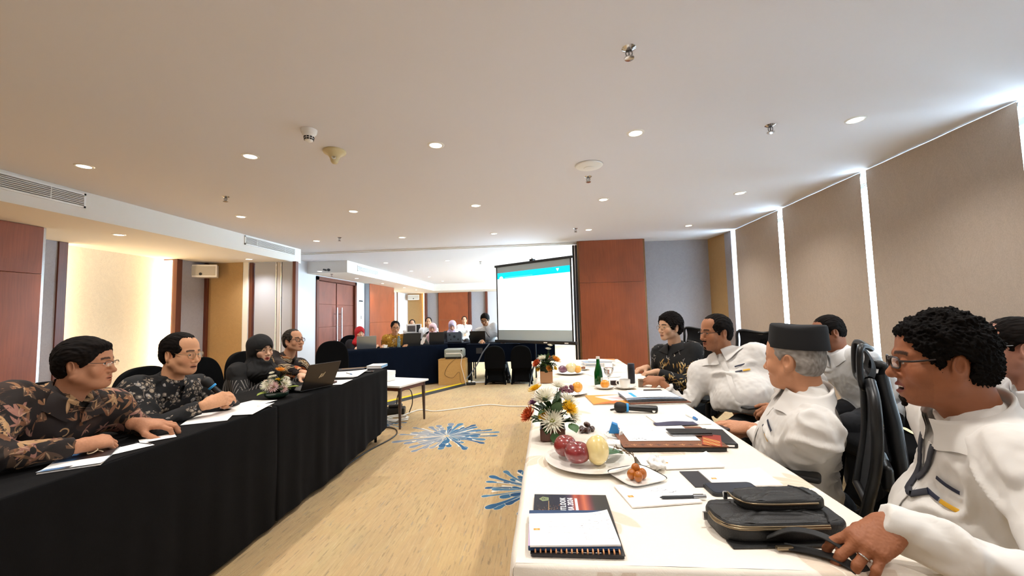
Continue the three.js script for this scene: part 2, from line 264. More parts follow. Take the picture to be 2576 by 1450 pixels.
// window wall on the right: frames, glazing, roller blinds with gaps between them
const XW = 3.3;
struct('wall_right', [slab([XW, XW + 0.25], [0, 0.12], [-18, 3]), slab([XW, XW + 0.25], [CEIL - 0.05, CEIL + 0.15], [-18, 3]), slab([XW, XW + 0.25], [0.12, CEIL - 0.05], [-8.6, -7.12]), slab([XW, XW + 0.25], [0.12, CEIL - 0.05], [1.3, 3]), slab([XW, XW + 0.25], [0.12, CEIL - 0.05], [-18, -17.2])], MAT.lightWall);
const bays = [[-7.12, -5.71], [-5.71, -4.25], [-4.25, -2.87], [-2.87, -1.45], [-1.45, 0], [0, 1.3], [-10.7, -8.6], [-12.9, -10.7], [-15.1, -12.9], [-17.2, -15.1]];
bays.forEach(([z0, z1], i) => {
  const w = structGroup(`window_${i + 1}`, [XW + 0.08, 0, (z0 + z1) / 2]), d = z1 - z0;
  part('window_frame', [slab([-0.03, 0.03], [0.12, 0.17], [-d / 2, d / 2]), slab([-0.03, 0.03], [CEIL - 0.1, CEIL - 0.05], [-d / 2, d / 2]), slab([-0.03, 0.03], [0.17, CEIL - 0.1], [-d / 2, -d / 2 + 0.012]), slab([-0.03, 0.03], [0.17, CEIL - 0.1], [d / 2 - 0.012, d / 2])], MAT.steel, w);
  part('pane', slab([-0.004, 0.004], [0.17, CEIL - 0.1], [-d / 2 + 0.012, d / 2 - 0.012]), MAT.glass, w);
});
const blindLabels = ['narrow beige roller blind at the far end of the window wall', 'beige roller blind second from the far end of the window wall', 'wide beige roller blind behind the man looking down in the second row', 'largest beige roller blind, behind the curly-haired man', 'beige roller blind just beyond the right edge of the view', 'beige roller blind farthest behind the camera'];
[[-6.98, -5.74], [-5.62, -4.27], [-4.19, -2.90], [-2.80, -1.48], [-1.40, -0.04], [0.04, 1.28]].forEach(([z0, z1], i) => {
  const d = z1 - z0, b = thing('roller_blind', blindLabels[i], 'blind', [3.135, 0, (z0 + z1) / 2], 0, 'beige roller blinds on the window wall');
  part('fabric', sheet((u, v) => [0.004 * Math.sin(u * 5 + i) * (1 - v) + 0.002 * Math.sin(u * 17), 0.1 + v * (CEIL - 0.115), (0.5 - u) * d], 24, 24), MAT.blind, b);
  part('bottom_bar', slab([-0.012, 0.012], [0.07, 0.1], [-d / 2, d / 2], 0.005), MAT.steel, b);
  part('roller_tube', new THREE.CylinderGeometry(0.025, 0.025, d, 16).rotateX(Math.PI / 2).translate(0.03, CEIL - 0.035, 0), MAT.steel, b);
});
// bead chain of the blinds, hanging in the gaps
for (const [z, lab] of [[-5.68, 'white bead chain hanging in the bright gap at the middle of the window wall'], [-4.23, 'white bead chain hanging in the bright gap behind the man looking down']]) {
  const beads = []; for (let i = 0; i < 46; i++) beads.push(new THREE.SphereGeometry(0.007, 8, 6).translate(0.004 * Math.sin(i), CEIL - 0.03 - i * 0.021, 0)); single('bead_chain', lab, 'chain', beads, MAT.white, [3.15, 0, z]);
}
// double door in the far room
{
  const d = structGroup('door_1', [-5.45, 0, -10.275]);
  part('door_frame', [slab([-0.12, 0.03], [0, 2.36], [0.93, 1.02]), slab([-0.12, 0.03], [0, 2.36], [-1.02, -0.93]), slab([-0.12, 0.03], [2.27, 2.36], [-1.02, 1.02])], MAT.trim, d);
  for (const s of [1, -1]) {
    const leaf = part('door_leaf', slab([-0.08, -0.06], [0.01, 2.265], [s * 0.475 - 0.455, s * 0.475 + 0.452]), MAT.door, d);
    for (let k = 0; k < 4; k++) part('door_board', slab([-0.06, -0.035], [0.015 + k * 0.5625, 0.015 + (k + 1) * 0.5625 - 0.006], [s * 0.475 - 0.45, s * 0.475 + 0.45], 0.003), MAT.door, leaf);
    const h = part('door_handle', [rod([0.05, 0.62, s * 0.12], [0.05, 1.62, s * 0.12], 0.02), rod([-0.04, 0.78, s * 0.12], [0.05, 0.78, s * 0.12], 0.012), rod([-0.04, 1.46, s * 0.12], [0.05, 1.46, s * 0.12], 0.012)], MAT.chrome, leaf);
  }
  const n = thing('wall_notice', 'small white notice with a black header on the wall beside the double door', 'notice', [-5.445, 1.72, -11.6]);
  part('sheet', slab([-0.004, 0.004], [-0.14, 0.14], [-0.12, 0.12]), MAT.paper, n); part('header_strip', slab([0.004, 0.007], [0.1, 0.14], [-0.12, 0.12]), MAT.plastic, n);
  const s = thing('wall_switch', 'white wall switch plate below the notice beside the double door', 'switch', [-5.445, 1.36, -11.6]);
  part('plate', slab([-0.004, 0.008], [-0.09, 0.09], [-0.04, 0.04], 0.003), MAT.white, s); part('rocker', slab([0.008, 0.013], [-0.05, 0.05], [-0.015, 0.015], 0.002), MAT.plasticGrey, s);
}
struct('trim_8', slab([-0.9, 0.1], [0, 0.02], [-0.03, 0.03], 0.004).translate(-0.65, 0, -8.08), MAT.white);
// ------------------------------------------------------------ ceiling fittings
const GX = [-3.86, -2.37, -0.83, 0.70, 2.25], GZ = [-3.06, -4.84, -6.56, -1.33, 0.4];
{
  const rowName = { '-3.06': 'front row', '-4.84': 'second row', '-6.56': 'third row', '-1.33': 'row above the camera', '0.4': 'row behind the camera' };
  const colName = ['left end', 'second from the left', 'middle', 'second from the right', 'right end'];
  const lensMat = (c, e) => mat('#ffffff', 0.4, { emissive: new THREE.Color(...c), emissiveIntensity: e });
  const warm = lensMat([1, 0.9, 0.75], 7), cool = lensMat([1, 0.95, 0.9], 5);
  const proto = thing('ceiling_downlight', 'x', 'downlight', [0, 0, 0]);
  part('trim_ring', lathe([[0.046, -0.001], [0.049, -0.007], [0.062, -0.006], [0.066, 0]]), MAT.whiteGloss, proto); part('lens', cyl(0.047, 0.047, 0.004, 0, -0.005, 0, 32), warm, proto);
  scene.remove(proto); names.ceiling_downlight = -1;
  const add = (x, y, z, label, far, cd) => {
    const d = copyOf(proto, [x, y, z], 0, label, 'round ceiling downlights'); if (far) d.children[1].material = cool;
    const s = new THREE.SpotLight(new THREE.Color(...(far ? DOWN.farWarm : DOWN.warm)), cd ?? (far ? DOWN.farCd : DOWN.cd), 0, DOWN.cone * RAD, 0.85, 2); s.position.set(x, y - 0.02, z); s.target.position.set(x, 0, z); s.castShadow = true; s.shadow.radius = 2.2; scene.add(s, s.target);
  };
  GZ.forEach((z) => GX.forEach((x, i) => add(x, CEIL, z, `round ceiling downlight, ${colName[i]} of the ${rowName[z]} over the tables`)));
  [[-4.41, 'middle'], [-6.55, 'far'], [-2.2, 'near']].forEach(([z, n]) => add(-5.06, SOFFIT, z, `round downlight under the left bulkhead, ${n} one`, false, DOWN.cd * 0.85));
  const farRow = ['first', 'second', 'third', 'fourth'];
  [-9.5, -11.35, -13.15, -14.9].forEach((z, j) => [-3.84, -2.33, -0.8, 0.7, 2.25].forEach((x, i) => add(x, CEIL, z, `round ceiling downlight in the far room, ${colName[i]} of its ${farRow[j]} row`, true)));
  [-8.55, -10.3, -12.0, -13.9, -15.2].forEach((z, j) => add(-4.95, SOFFIT, z, `round downlight under the far bulkhead, number ${['one', 'two', 'three', 'four', 'five'][j]} counting from the double door`, true, DOWN.farCd * 0.5));
}
// sprinkler heads
{
  const p = thing('sprinkler_head', 'chrome sprinkler head on the ceiling nearest the camera', 'sprinkler', [0.455, CEIL, -2.05]);
  part('escutcheon', lathe([[0.014, -0.012], [0.02, -0.010], [0.034, -0.002], [0.036, 0]]), MAT.chrome, p);
  part('frame_arms', [tube([[-0.012, -0.01, 0], [-0.016, -0.03, 0], [-0.006, -0.05, 0]], 0.0032, 12), tube([[0.012, -0.01, 0], [0.016, -0.03, 0], [0.006, -0.05, 0]], 0.0032, 12), rod([0, -0.01, 0], [0, -0.05, 0], 0.004)], MAT.steel, p);
  part('deflector', lathe([[0, -0.056], [0.024, -0.056], [0.026, -0.052], [0.006, -0.05], [0, -0.05]], 24), MAT.chrome, p);
  for (const [x, z, l] of [[1.67, -3.07, 'chrome sprinkler head on the ceiling near the window wall'], [0.44, -4.0, 'chrome sprinkler head below the round white ceiling disc'], [-3.4, -4.04, 'chrome sprinkler head on the ceiling at the left, beside the bulkhead'], [-3.36, -6.38, 'chrome sprinkler head on the ceiling near the far end of the bulkhead'], [0.48, -6.43, 'chrome sprinkler head on the ceiling above the timber panel'], [-1.6, -9.9, 'chrome sprinkler head on the ceiling of the far room'], [-5.0, -9.15, 'chrome sprinkler head under the soffit by the double door']]) copyOf(p, [x, l.includes('soffit') ? SOFFIT : CEIL, z], 0, l, 'ceiling sprinkler heads');
  const s = thing('smoke_detector', 'white smoke detector with black slotted head on the ceiling', 'smoke detector', [-1.645, CEIL, -2.69]);
  part('base', lathe([[0.03, -0.04], [0.045, -0.034], [0.052, -0.02], [0.055, 0]]), MAT.whiteGloss, s); part('head', lathe([[0, -0.085], [0.022, -0.084], [0.027, -0.078], [0.033, -0.052], [0.04, -0.036]]), MAT.whiteGloss, s);
  for (let k = 0; k < 10; k++) for (const [y, r] of [[-0.056, 0.033], [-0.070, 0.030]]) part('slot', mv(bx(0.014, 0.009, 0.004, 0, -0.0045, 0), Math.cos(k * 0.628) * r, y, Math.sin(k * 0.628) * r, 0, Math.PI / 2 - k * 0.628, 0), MAT.plastic, s);
  const c = thing('ceiling_siren', 'cream cone-shaped ceiling siren with a round black eye', 'siren', [-1.655, CEIL, -3.06]);
  part('cone', lathe([[0, -0.105], [0.018, -0.103], [0.028, -0.09], [0.036, -0.06], [0.052, -0.035], [0.082, -0.02], [0.088, -0.008], [0.086, 0]]), mat('#d8c79a', 0.4), c);
  part('eye', mv(new THREE.TorusGeometry(0.013, 0.004, 8, 20), 0.012, -0.065, 0.034, -0.35, 0.33, 0), MAT.white, c); part('eye_slot', [mv(bx(0.018, 0.005, 0.006, 0, 0, 0), 0.012, -0.06, 0.033, -0.35, 0.33, 0), mv(bx(0.018, 0.005, 0.006, 0, 0, 0), 0.012, -0.074, 0.031, -0.35, 0.33, 0)], MAT.plastic, c);
  const a = thing('ceiling_disc', 'flat round white access point disc on the ceiling', 'access point', [0.417, CEIL, -3.68]);
  part('body', lathe([[0, -0.028], [0.05, -0.028], [0.055, -0.024], [0.115, -0.016], [0.125, -0.006], [0.12, 0]], 48), MAT.white, a); part('centre_cap', lathe([[0, -0.036], [0.046, -0.035], [0.05, -0.027]], 40), MAT.white, a);
}
// air-conditioning grilles on the bulkheads
function grille(x, y, z, len, h, n, label) {
  const g = thing('air_grille', label, 'vent', [x, y, z], 0, 'white air grilles on the bulkheads');
  part('frame', [slab([0, 0.012], [h / 2 - 0.018, h / 2], [-len / 2, len / 2]), slab([0, 0.012], [-h / 2, -h / 2 + 0.018], [-len / 2, len / 2]), slab([0, 0.012], [-h / 2, h / 2], [-len / 2, -len / 2 + 0.018]), slab([0, 0.012], [-h / 2, h / 2], [len / 2 - 0.018, len / 2]), slab([0, 0.01], [-h / 2, h / 2], [len * 0.28, len * 0.28 + 0.008]), slab([0, 0.01], [-h / 2, h / 2], [-len * 0.28, -len * 0.28 + 0.008])], MAT.white, g);
  for (let k = 0; k < n; k++) part('slat', mv(bx(0.012, 0.006, len - 0.03, 0, -0.003, 0), 0.008, -h / 2 + 0.022 + (k + 0.5) * (h - 0.044) / n, 0, 0, 0, 0.35), MAT.white, g);
}
for (const g of GRILLES) grille(...g);
// wall loudspeakers
function speaker(x, y, z, turn, label) {
  const g = thing('wall_speaker', label, 'loudspeaker', [x, y, z], turn);
  part('cabinet', extr([[-0.24, -0.02], [0.24, -0.02], [0.18, -0.22], [-0.18, -0.22]], 0.21, 0.006).rotateX(Math.PI / 2).translate(0, 0.105, 0.02).scale(1, 1, 1), MAT.whiteGloss, g);
  part('grille_cloth', slab([-0.225, 0.225], [-0.08, 0.08], [-0.002, 0.012], 0.004), mat('#cfcac0', 0.8), g); part('badge', mv(cyl(0.024, 0.024, 0.008, 0, 0, 0, 24), 0.0, -0.055, 0.01, Math.PI / 2), MAT.plasticGrey, g);
}
speaker(-6.0, 2.215, -6.62, 0.3, 'white wall loudspeaker in the corner under the left bulkhead'); speaker(-5.72, 2.2, -17.2, 0.05, 'small white wall loudspeaker on the far end wall');
{ const k = thing('security_camera', 'small dark camera on the end face of the far bulkhead above the double door', 'camera', [-4.98, 2.44, -8.88]); part('body', mv(cyl(0.02, 0.02, 0.1, 0, 0, 0), 0, 0, 0.02, Math.PI / 2), MAT.plastic, k); part('lens', mv(cyl(0.03, 0.03, 0.03, 0, 0, 0), 0.07, 0, 0.02, Math.PI / 2), MAT.plasticGrey, k); }
// ------------------------------------------------------------ smooth blended solids, meshed with surface nets
const smin = (a, b, k) => { const h = Math.max(k - Math.abs(a - b), 0); return Math.min(a, b) - h * h / (4 * k); };
const smax = (a, b, k) => -smin(-a, -b, k);
const CAP = (a, b, ra, rb = ra, k = 0.02) => ({ t: 0, ax: a.x, ay: a.y, az: a.z, dx: b.x - a.x, dy: b.y - a.y, dz: b.z - a.z, l2: Math.max(1e-9, b.distanceToSquared(a)), ra, rb, k });
const ELL = (c, r, k = 0.02, q = null) => { const m = new THREE.Matrix4().makeRotationFromQuaternion((q ?? new THREE.Quaternion()).clone().invert()).elements; return { t: 1, c, r, k, m: q ? m : null }; };
const SUB = (p, k = p.k) => ({ ...p, sub: true, k });
const CUT = (w, n, R, k = 0.006) => ({ t: 2, w, n, R, k, sub: true });   // takes away what lies beyond a plane, within R of a point
function dist(p, x, y, z) {
  if (p.t === 0) { const X = x - p.ax, Y = y - p.ay, Z = z - p.az, h = Math.min(1, Math.max(0, (X * p.dx + Y * p.dy + Z * p.dz) / p.l2)), a = X - p.dx * h, b = Y - p.dy * h, c = Z - p.dz * h; return Math.sqrt(a * a + b * b + c * c) - p.ra - (p.rb - p.ra) * h; }
  if (p.t === 1) {
    let X = x - p.c.x, Y = y - p.c.y, Z = z - p.c.z; const m = p.m;
    if (m) { const a = m[0] * X + m[4] * Y + m[8] * Z, b = m[1] * X + m[5] * Y + m[9] * Z; Z = m[2] * X + m[6] * Y + m[10] * Z; X = a; Y = b; }
    X /= p.r.x; Y /= p.r.y; Z /= p.r.z; const k0 = Math.sqrt(X * X + Y * Y + Z * Z); X /= p.r.x; Y /= p.r.y; Z /= p.r.z; const k1 = Math.sqrt(X * X + Y * Y + Z * Z);
    return k1 < 1e-6 ? -Math.min(p.r.x, p.r.y, p.r.z) : k0 * (k0 - 1) / k1;
  }
  const X = x - p.w.x, Y = y - p.w.y, Z = z - p.w.z; return Math.max(-(X * p.n.x + Y * p.n.y + Z * p.n.z), Math.sqrt(X * X + Y * Y + Z * Z) - p.R);
}
const field = (prims) => (x, y, z) => { let d = 1; for (let i = 0; i < prims.length; i++) { const p = prims[i], e = dist(p, x, y, z); d = p.sub ? smax(d, -e, p.k) : smin(d, e, p.k); } return d; };
function bounds(prims, pad) {
  const b = new THREE.Box3();
  for (const p of prims) if (!p.sub) { if (p.t === 0) { const r = Math.max(p.ra, p.rb) + pad; b.expandByPoint(V(p.ax - r, p.ay - r, p.az - r)); b.expandByPoint(V(p.ax + r, p.ay + r, p.az + r)); b.expandByPoint(V(p.ax + p.dx - r, p.ay + p.dy - r, p.az + p.dz - r)); b.expandByPoint(V(p.ax + p.dx + r, p.ay + p.dy + r, p.az + p.dz + r)); } else { const r = (p.m ? Math.max(p.r.x, p.r.y, p.r.z) : 0) + pad, q = p.m ? V(0, 0, 0) : p.r; b.expandByPoint(p.c.clone().sub(q).subScalar(r)); b.expandByPoint(p.c.clone().add(q).addScalar(r)); } }
  return b;
}
// opt: displace(p, n) -> metres along the normal; color(p, n) -> linear rgb
function solid(prims, c, opt = {}) {
  const f = opt.fn ?? field(prims), bb = opt.box ?? bounds(prims, c * 2 + (opt.pad ?? 0.004)), lo = bb.min, B = 6;
  const nx = Math.ceil((bb.max.x - lo.x) / c) + 1, ny = Math.ceil((bb.max.y - lo.y) / c) + 1, nz = Math.ceil((bb.max.z - lo.z) / c) + 1, F = new Float32Array(nx * ny * nz), at = (i, j, k) => (k * ny + j) * nx + i;
  for (let k0 = 0; k0 < nz; k0 += B) for (let j0 = 0; j0 < ny; j0 += B) for (let i0 = 0; i0 < nx; i0 += B) {
    const h = B * c / 2, d = f(lo.x + i0 * c + h, lo.y + j0 * c + h, lo.z + k0 * c + h), far = Math.abs(d) > h * 2.9;
    for (let k = k0; k < Math.min(nz, k0 + B); k++) for (let j = j0; j < Math.min(ny, j0 + B); j++) for (let i = i0; i < Math.min(nx, i0 + B); i++) F[at(i, j, k)] = far ? d : f(lo.x + i * c, lo.y + j * c, lo.z + k * c);
  }
  const id = new Int32Array(nx * ny * nz).fill(-1), pos = [], idx = [];
  for (let k = 0; k < nz - 1; k++) for (let j = 0; j < ny - 1; j++) for (let i = 0; i < nx - 1; i++) {
    let m = 0; for (let q = 0; q < 8; q++) if (F[at(i + (q & 1), j + (q >> 1 & 1), k + (q >> 2))] < 0) m |= 1 << q;
    if (m === 0 || m === 255) continue;
    let sx = 0, sy = 0, sz = 0, n = 0;
    for (let q = 0; q < 8; q++) for (const b of [1, 2, 4]) if (!(q & b)) { const r = q | b; if ((m >> q & 1) === (m >> r & 1)) continue; const a = F[at(i + (q & 1), j + (q >> 1 & 1), k + (q >> 2))], e = F[at(i + (r & 1), j + (r >> 1 & 1), k + (r >> 2))], t = a / (a - e); sx += (q & 1) + (b === 1 ? t : 0); sy += (q >> 1 & 1) + (b === 2 ? t : 0); sz += (q >> 2) + (b === 4 ? t : 0); n++; }
    id[at(i, j, k)] = pos.length / 3; pos.push(lo.x + (i + sx / n) * c, lo.y + (j + sy / n) * c, lo.z + (k + sz / n) * c);
  }
  const quad = (a, b, d, e, flip) => { if (a < 0 || b < 0 || d < 0 || e < 0) return; flip ? idx.push(a, d, b, a, e, d) : idx.push(a, b, d, a, d, e); };
  for (let k = 1; k < nz - 1; k++) for (let j = 1; j < ny - 1; j++) for (let i = 1; i < nx - 1; i++) {
    const s = F[at(i, j, k)] < 0;
    if (s !== F[at(i + 1, j, k)] < 0) quad(id[at(i, j - 1, k - 1)], id[at(i, j, k - 1)], id[at(i, j, k)], id[at(i, j - 1, k)], !s);
    if (s !== F[at(i, j + 1, k)] < 0) quad(id[at(i - 1, j, k - 1)], id[at(i - 1, j, k)], id[at(i, j, k)], id[at(i, j, k - 1)], !s);
    if (s !== F[at(i, j, k + 1)] < 0) quad(id[at(i - 1, j - 1, k)], id[at(i, j - 1, k)], id[at(i, j, k)], id[at(i - 1, j, k)], !s);
  }
  const g = new THREE.BufferGeometry(); g.setAttribute('position', new THREE.Float32BufferAttribute(pos, 3)); g.setIndex(idx); g.computeVertexNormals();
  const P = g.attributes.position, N = g.attributes.normal, p = V(), n = V();
  if (opt.displace) { for (let i = 0; i < P.count; i++) { p.fromBufferAttribute(P, i); n.fromBufferAttribute(N, i); p.addScaledVector(n, opt.displace(p, n)); P.setXYZ(i, p.x, p.y, p.z); } g.computeVertexNormals(); }
  if (opt.color) { const C = new Float32Array(P.count * 3); for (let i = 0; i < P.count; i++) { p.fromBufferAttribute(P, i); n.fromBufferAttribute(N, i); C.set(opt.color(p, n), i * 3); } g.setAttribute('color', new THREE.BufferAttribute(C, 3)); }
  return g;
}
const mergeC = (list) => mergeGeometries(list.map((g) => { const h = g.clone(); if (h.attributes.uv) h.deleteAttribute('uv'); if (!h.index) h.setIndex([...Array(h.attributes.position.count).keys()]); return h; }));
const mix = (a, b, t) => [a[0] + (b[0] - a[0]) * t, a[1] + (b[1] - a[1]) * t, a[2] + (b[2] - a[2]) * t];
const SKIN = new THREE.MeshPhysicalMaterial({ vertexColors: true, roughness: 0.52, specularIntensity: 0.45 });
const HAIR = phys('#ffffff', 0.7, { vertexColors: true, specularIntensity: 0.15 });
const EYE = new THREE.MeshPhysicalMaterial({ vertexColors: true, roughness: 0.15 });

// ------------------------------------------------------------ head (origin between the ears at eye height, +z forwards, +x the person's left)
function headPrims(o) {
  const w = o.w ?? 1, jw = o.jaw ?? 1, fat = o.fat ?? 0, nose = o.nose ?? 1, P = [];
  P.push(ELL(V(0, 0.032, -0.014), V(0.076 * w, 0.086, 0.094 * (o.len ?? 1)), 0.03), ELL(V(0, 0.045, 0.03), V(0.062 * w, 0.062, 0.058), 0.03), ELL(V(0, -0.02, 0.032), V(0.064 * w, 0.075, 0.056), 0.03));
  for (const s of [-1, 1]) {
    P.push(CAP(V(s * 0.05 * w * jw, -0.055, 0.005), V(s * 0.022 * jw, -0.094, 0.064), 0.022 + fat * 0.012, 0.016, 0.03));
    P.push(ELL(V(s * 0.041 * w, -0.03, 0.062), V(0.026 + fat * 0.008, 0.026 + fat * 0.008, 0.022), 0.022));            // cheek
    P.push(CAP(V(s * 0.012, 0.019, 0.087), V(s * 0.044 * w, 0.019, 0.071), 0.0095, 0.008, 0.016));                 // brow ridge
  }
  P.push(ELL(V(0, -0.098, 0.072), V(0.021 * jw, 0.015, 0.017), 0.02), ELL(V(0, -0.066, 0.072), V(0.033, 0.026, 0.022), 0.02));
  if (fat) P.push(ELL(V(0, -0.098, 0.03), V(0.05, 0.026, 0.045), 0.03));
  for (const s of [-1, 1]) P.push(SUB(ELL(V(s * 0.032, 0.001, 0.1), V(0.019, 0.012, 0.014), 0.012)));                // eye socket
  P.push(CAP(V(0, 0.008, 0.085), V(0, -0.034, 0.106 + 0.004 * (nose - 1)), 0.0075, 0.0115 * nose, 0.012), ELL(V(0, -0.037, 0.106), V(0.0115 * nose, 0.0095, 0.011), 0.008));
  for (const s of [-1, 1]) { P.push(ELL(V(s * 0.0135 * nose, -0.041, 0.094), V(0.0085, 0.0075, 0.0105), 0.006)); P.push(SUB(ELL(V(s * 0.0075, -0.0485, 0.102), V(0.004, 0.0035, 0.005), 0.003))); }
  for (const s of [-1, 1]) { P.push(ELL(V(s * 0.031, 0.0, 0.0785), V(0.0155, 0.0125, 0.0135), 0.006)); P.push(SUB(ELL(V(s * 0.031, -0.0012 - 0.002 * (o.squint ?? 0), 0.0935), V(0.0135, 0.0052 - 0.0018 * (o.squint ?? 0), 0.011), 0.003))); }   // lids around the eye
  const mo = o.mouth ?? 0;                                                                                          // 0 closed .. 1 open smile
  for (const s of [-1, 1]) { P.push(CAP(V(0, -0.0665, 0.0945), V(s * (0.022 + mo * 0.005), -0.0695 + mo * 0.004, 0.082 - mo * 0.002), 0.0062, 0.0035, 0.006)); P.push(CAP(V(0, -0.0775 - mo * 0.006, 0.0925), V(s * 0.019, -0.0745 - mo * 0.002, 0.082), 0.0068, 0.0035, 0.006)); }
  P.push(SUB(ELL(V(0, -0.0722 - mo * 0.003, 0.0975), V(0.022 + mo * 0.004, 0.0014 + mo * 0.0055, 0.015 + mo * 0.006), 0.003)));
  if (!o.noEars) for (const s of [-1, 1]) {
    const q = new THREE.Quaternion().setFromEuler(new THREE.Euler(-0.15, s * 0.42, 0));
    P.push(ELL(V(s * 0.078 * w, -0.008, -0.012), V(0.0085, 0.033, 0.0195), 0.008, q), ELL(V(s * 0.076 * w, -0.034, -0.004), V(0.008, 0.011, 0.010), 0.008));
    P.push(SUB(ELL(V(s * 0.0865 * w, -0.004, -0.009), V(0.0085, 0.021, 0.0105), 0.003, q)));
  }
  return P;
}
function headColor(o) {
  const S = o.skin, lip = o.lip ?? mix(S, lin('#8e3b34'), 0.45), brow = o.brow ?? lin('#15100e');
  return (p) => {
    let c = mix(S, [S[0] * 1.05, S[1] * 0.86, S[2] * 0.8], 0.5 * sstep(0.04, 0.01, Math.hypot(Math.abs(p.x) - 0.042, p.y + 0.032, p.z - 0.075)));
    const k = 1 + 0.025 * n3(p.x * 60, p.y * 60, p.z * 60); c = [c[0] * k, c[1] * k, c[2] * k];
    if (p.z > 0.04) {
      const mo = o.mouth ?? 0, lipD = Math.hypot(p.x / (0.025 + mo * 0.004), (p.y + 0.0718 + mo * 0.002 - mo * 3 * p.x * p.x) / (0.0125 + mo * 0.005)); c = mix(c, lip, sstep(1.08, 0.85, lipD));
      const inner = Math.hypot(p.x / (0.021 + mo * 0.004), (p.y + 0.0722 + mo * 0.003) / (0.0016 + mo * 0.005)); if (inner < 1) c = mix(c, lin('#2a0f0d'), 0.85);
      const bd = Math.abs(p.y - 0.0255 + 9 * (Math.abs(p.x) - 0.03) ** 2 * (Math.abs(p.x) > 0.03 ? 1 : 0.3)), ba = Math.abs(Math.abs(p.x) - 0.031); if (!o.noBrow) c = mix(c, brow, 0.9 * sstep(0.0065, 0.0035, bd + 0.001 * n3(p.x * 300, p.y * 300, 3)) * sstep(0.0225, 0.018, ba));
      if (o.stubble) c = mix(c, lin('#2a221f'), o.stubble * sstep(-0.035, -0.06, p.y) * (Math.hypot(p.x / 0.027, (p.y + 0.072) / 0.014) > 1 ? 1 : 0) * (0.7 + 0.3 * n3(p.x * 200, p.y * 200, p.z * 200)));
    }
    return c;
  };
}
function eyeball(gx, gy) {
  const g = new THREE.SphereGeometry(0.0118, 22, 16), p = g.attributes.position, C = new Float32Array(p.count * 3), d = V(gx, gy, 1).normalize(), q = V();
  for (let i = 0; i < p.count; i++) { q.fromBufferAttribute(p, i).normalize(); const a = Math.acos(clamp(q.dot(d), -1, 1)); C.set(a < 0.2 ? [0.004, 0.004, 0.004] : a < 0.48 ? [0.03, 0.014, 0.008] : a < 0.55 ? [0.1, 0.08, 0.07] : [0.62, 0.56, 0.52], i * 3); }
  g.setAttribute('color', new THREE.BufferAttribute(C, 3)); return g;
}
function hairGeo(o, cell) {
  const h = o.hair; if (!h) return null; const w = o.w ?? 1, t = h.t ?? 0.012, P = [];
  P.push(ELL(V(0, 0.034, -0.015), V(0.077 * w + t, 0.087 + t * (h.top ?? 1), 0.095 * (o.len ?? 1) + t), 0.01), ELL(V(0, -0.02, -0.045), V(0.064 * w + t * 0.6, 0.06, 0.056 + t * 0.7), 0.03));
  if (h.front) P.push(ELL(V(0, 0.085, 0.045), V(0.058, 0.028 * h.front, 0.042), 0.02));
  if (h.curl) for (let i = 0; i < 60; i++) { const a = rr(0, 6.28), e = rr(0.0, 1.45), r = h.cr ?? 0.95; P.push(ELL(V(Math.cos(a) * Math.cos(e) * (0.077 * w + t) * r, 0.034 + Math.sin(e) * (0.087 + t) * r, -0.015 + Math.sin(a) * Math.cos(e) * (0.095 * (o.len ?? 1) + t) * r), V(1, 1, 1).multiplyScalar(rr(0.01, 0.016)), 0.008)); }
  const F = h.face ?? [0.088, 0.088, 0.085], fc = h.fc ?? V(0, -0.022, 0.1);
  P.push(SUB(ELL(fc, V(...F), 0.008)));
  if (h.recede) for (const s of [-1, 1]) P.push(SUB(ELL(V(s * 0.04, 0.07, 0.075), V(0.026, 0.035, 0.05 * h.recede), 0.01)));
  const f0 = field(P), sl = h.slope ?? 0.6, y0 = h.side ?? -0.02;
  const fn = (x, y, z) => smax(smax(f0(x, y, z), -(y - y0 - sl * (z - 0.03)) / Math.hypot(1, sl), 0.006), -(Math.hypot((Math.abs(x) - 0.08 * w) / 1.3, (y + 0.012) * 0.8, z + 0.01) - 0.027), 0.006);
  const col = lin(h.color ?? '#0b0908'), c2 = lin(h.color2 ?? h.color ?? '#1a1411'), am = h.amp ?? 0.002, fr = h.freq ?? 40;
  const bb = new THREE.Box3(V(-0.13, -0.12, -0.15), V(0.13, 0.185, 0.12));
  return solid(null, cell, { fn, box: bb, displace: (p) => am * (n3(p.x * fr * (h.comb ? 3 : 1), p.y * fr, p.z * fr * (h.comb ? 0.35 : 1)) + 0.5 * n3(p.x * fr * 2.7, p.y * fr * 2.7, p.z * fr * (h.comb ? 0.7 : 2.7))), color: (p) => mix(col, c2, clamp(0.5 + 0.5 * n3(p.x * 90, p.y * 40, p.z * 30))) });
}
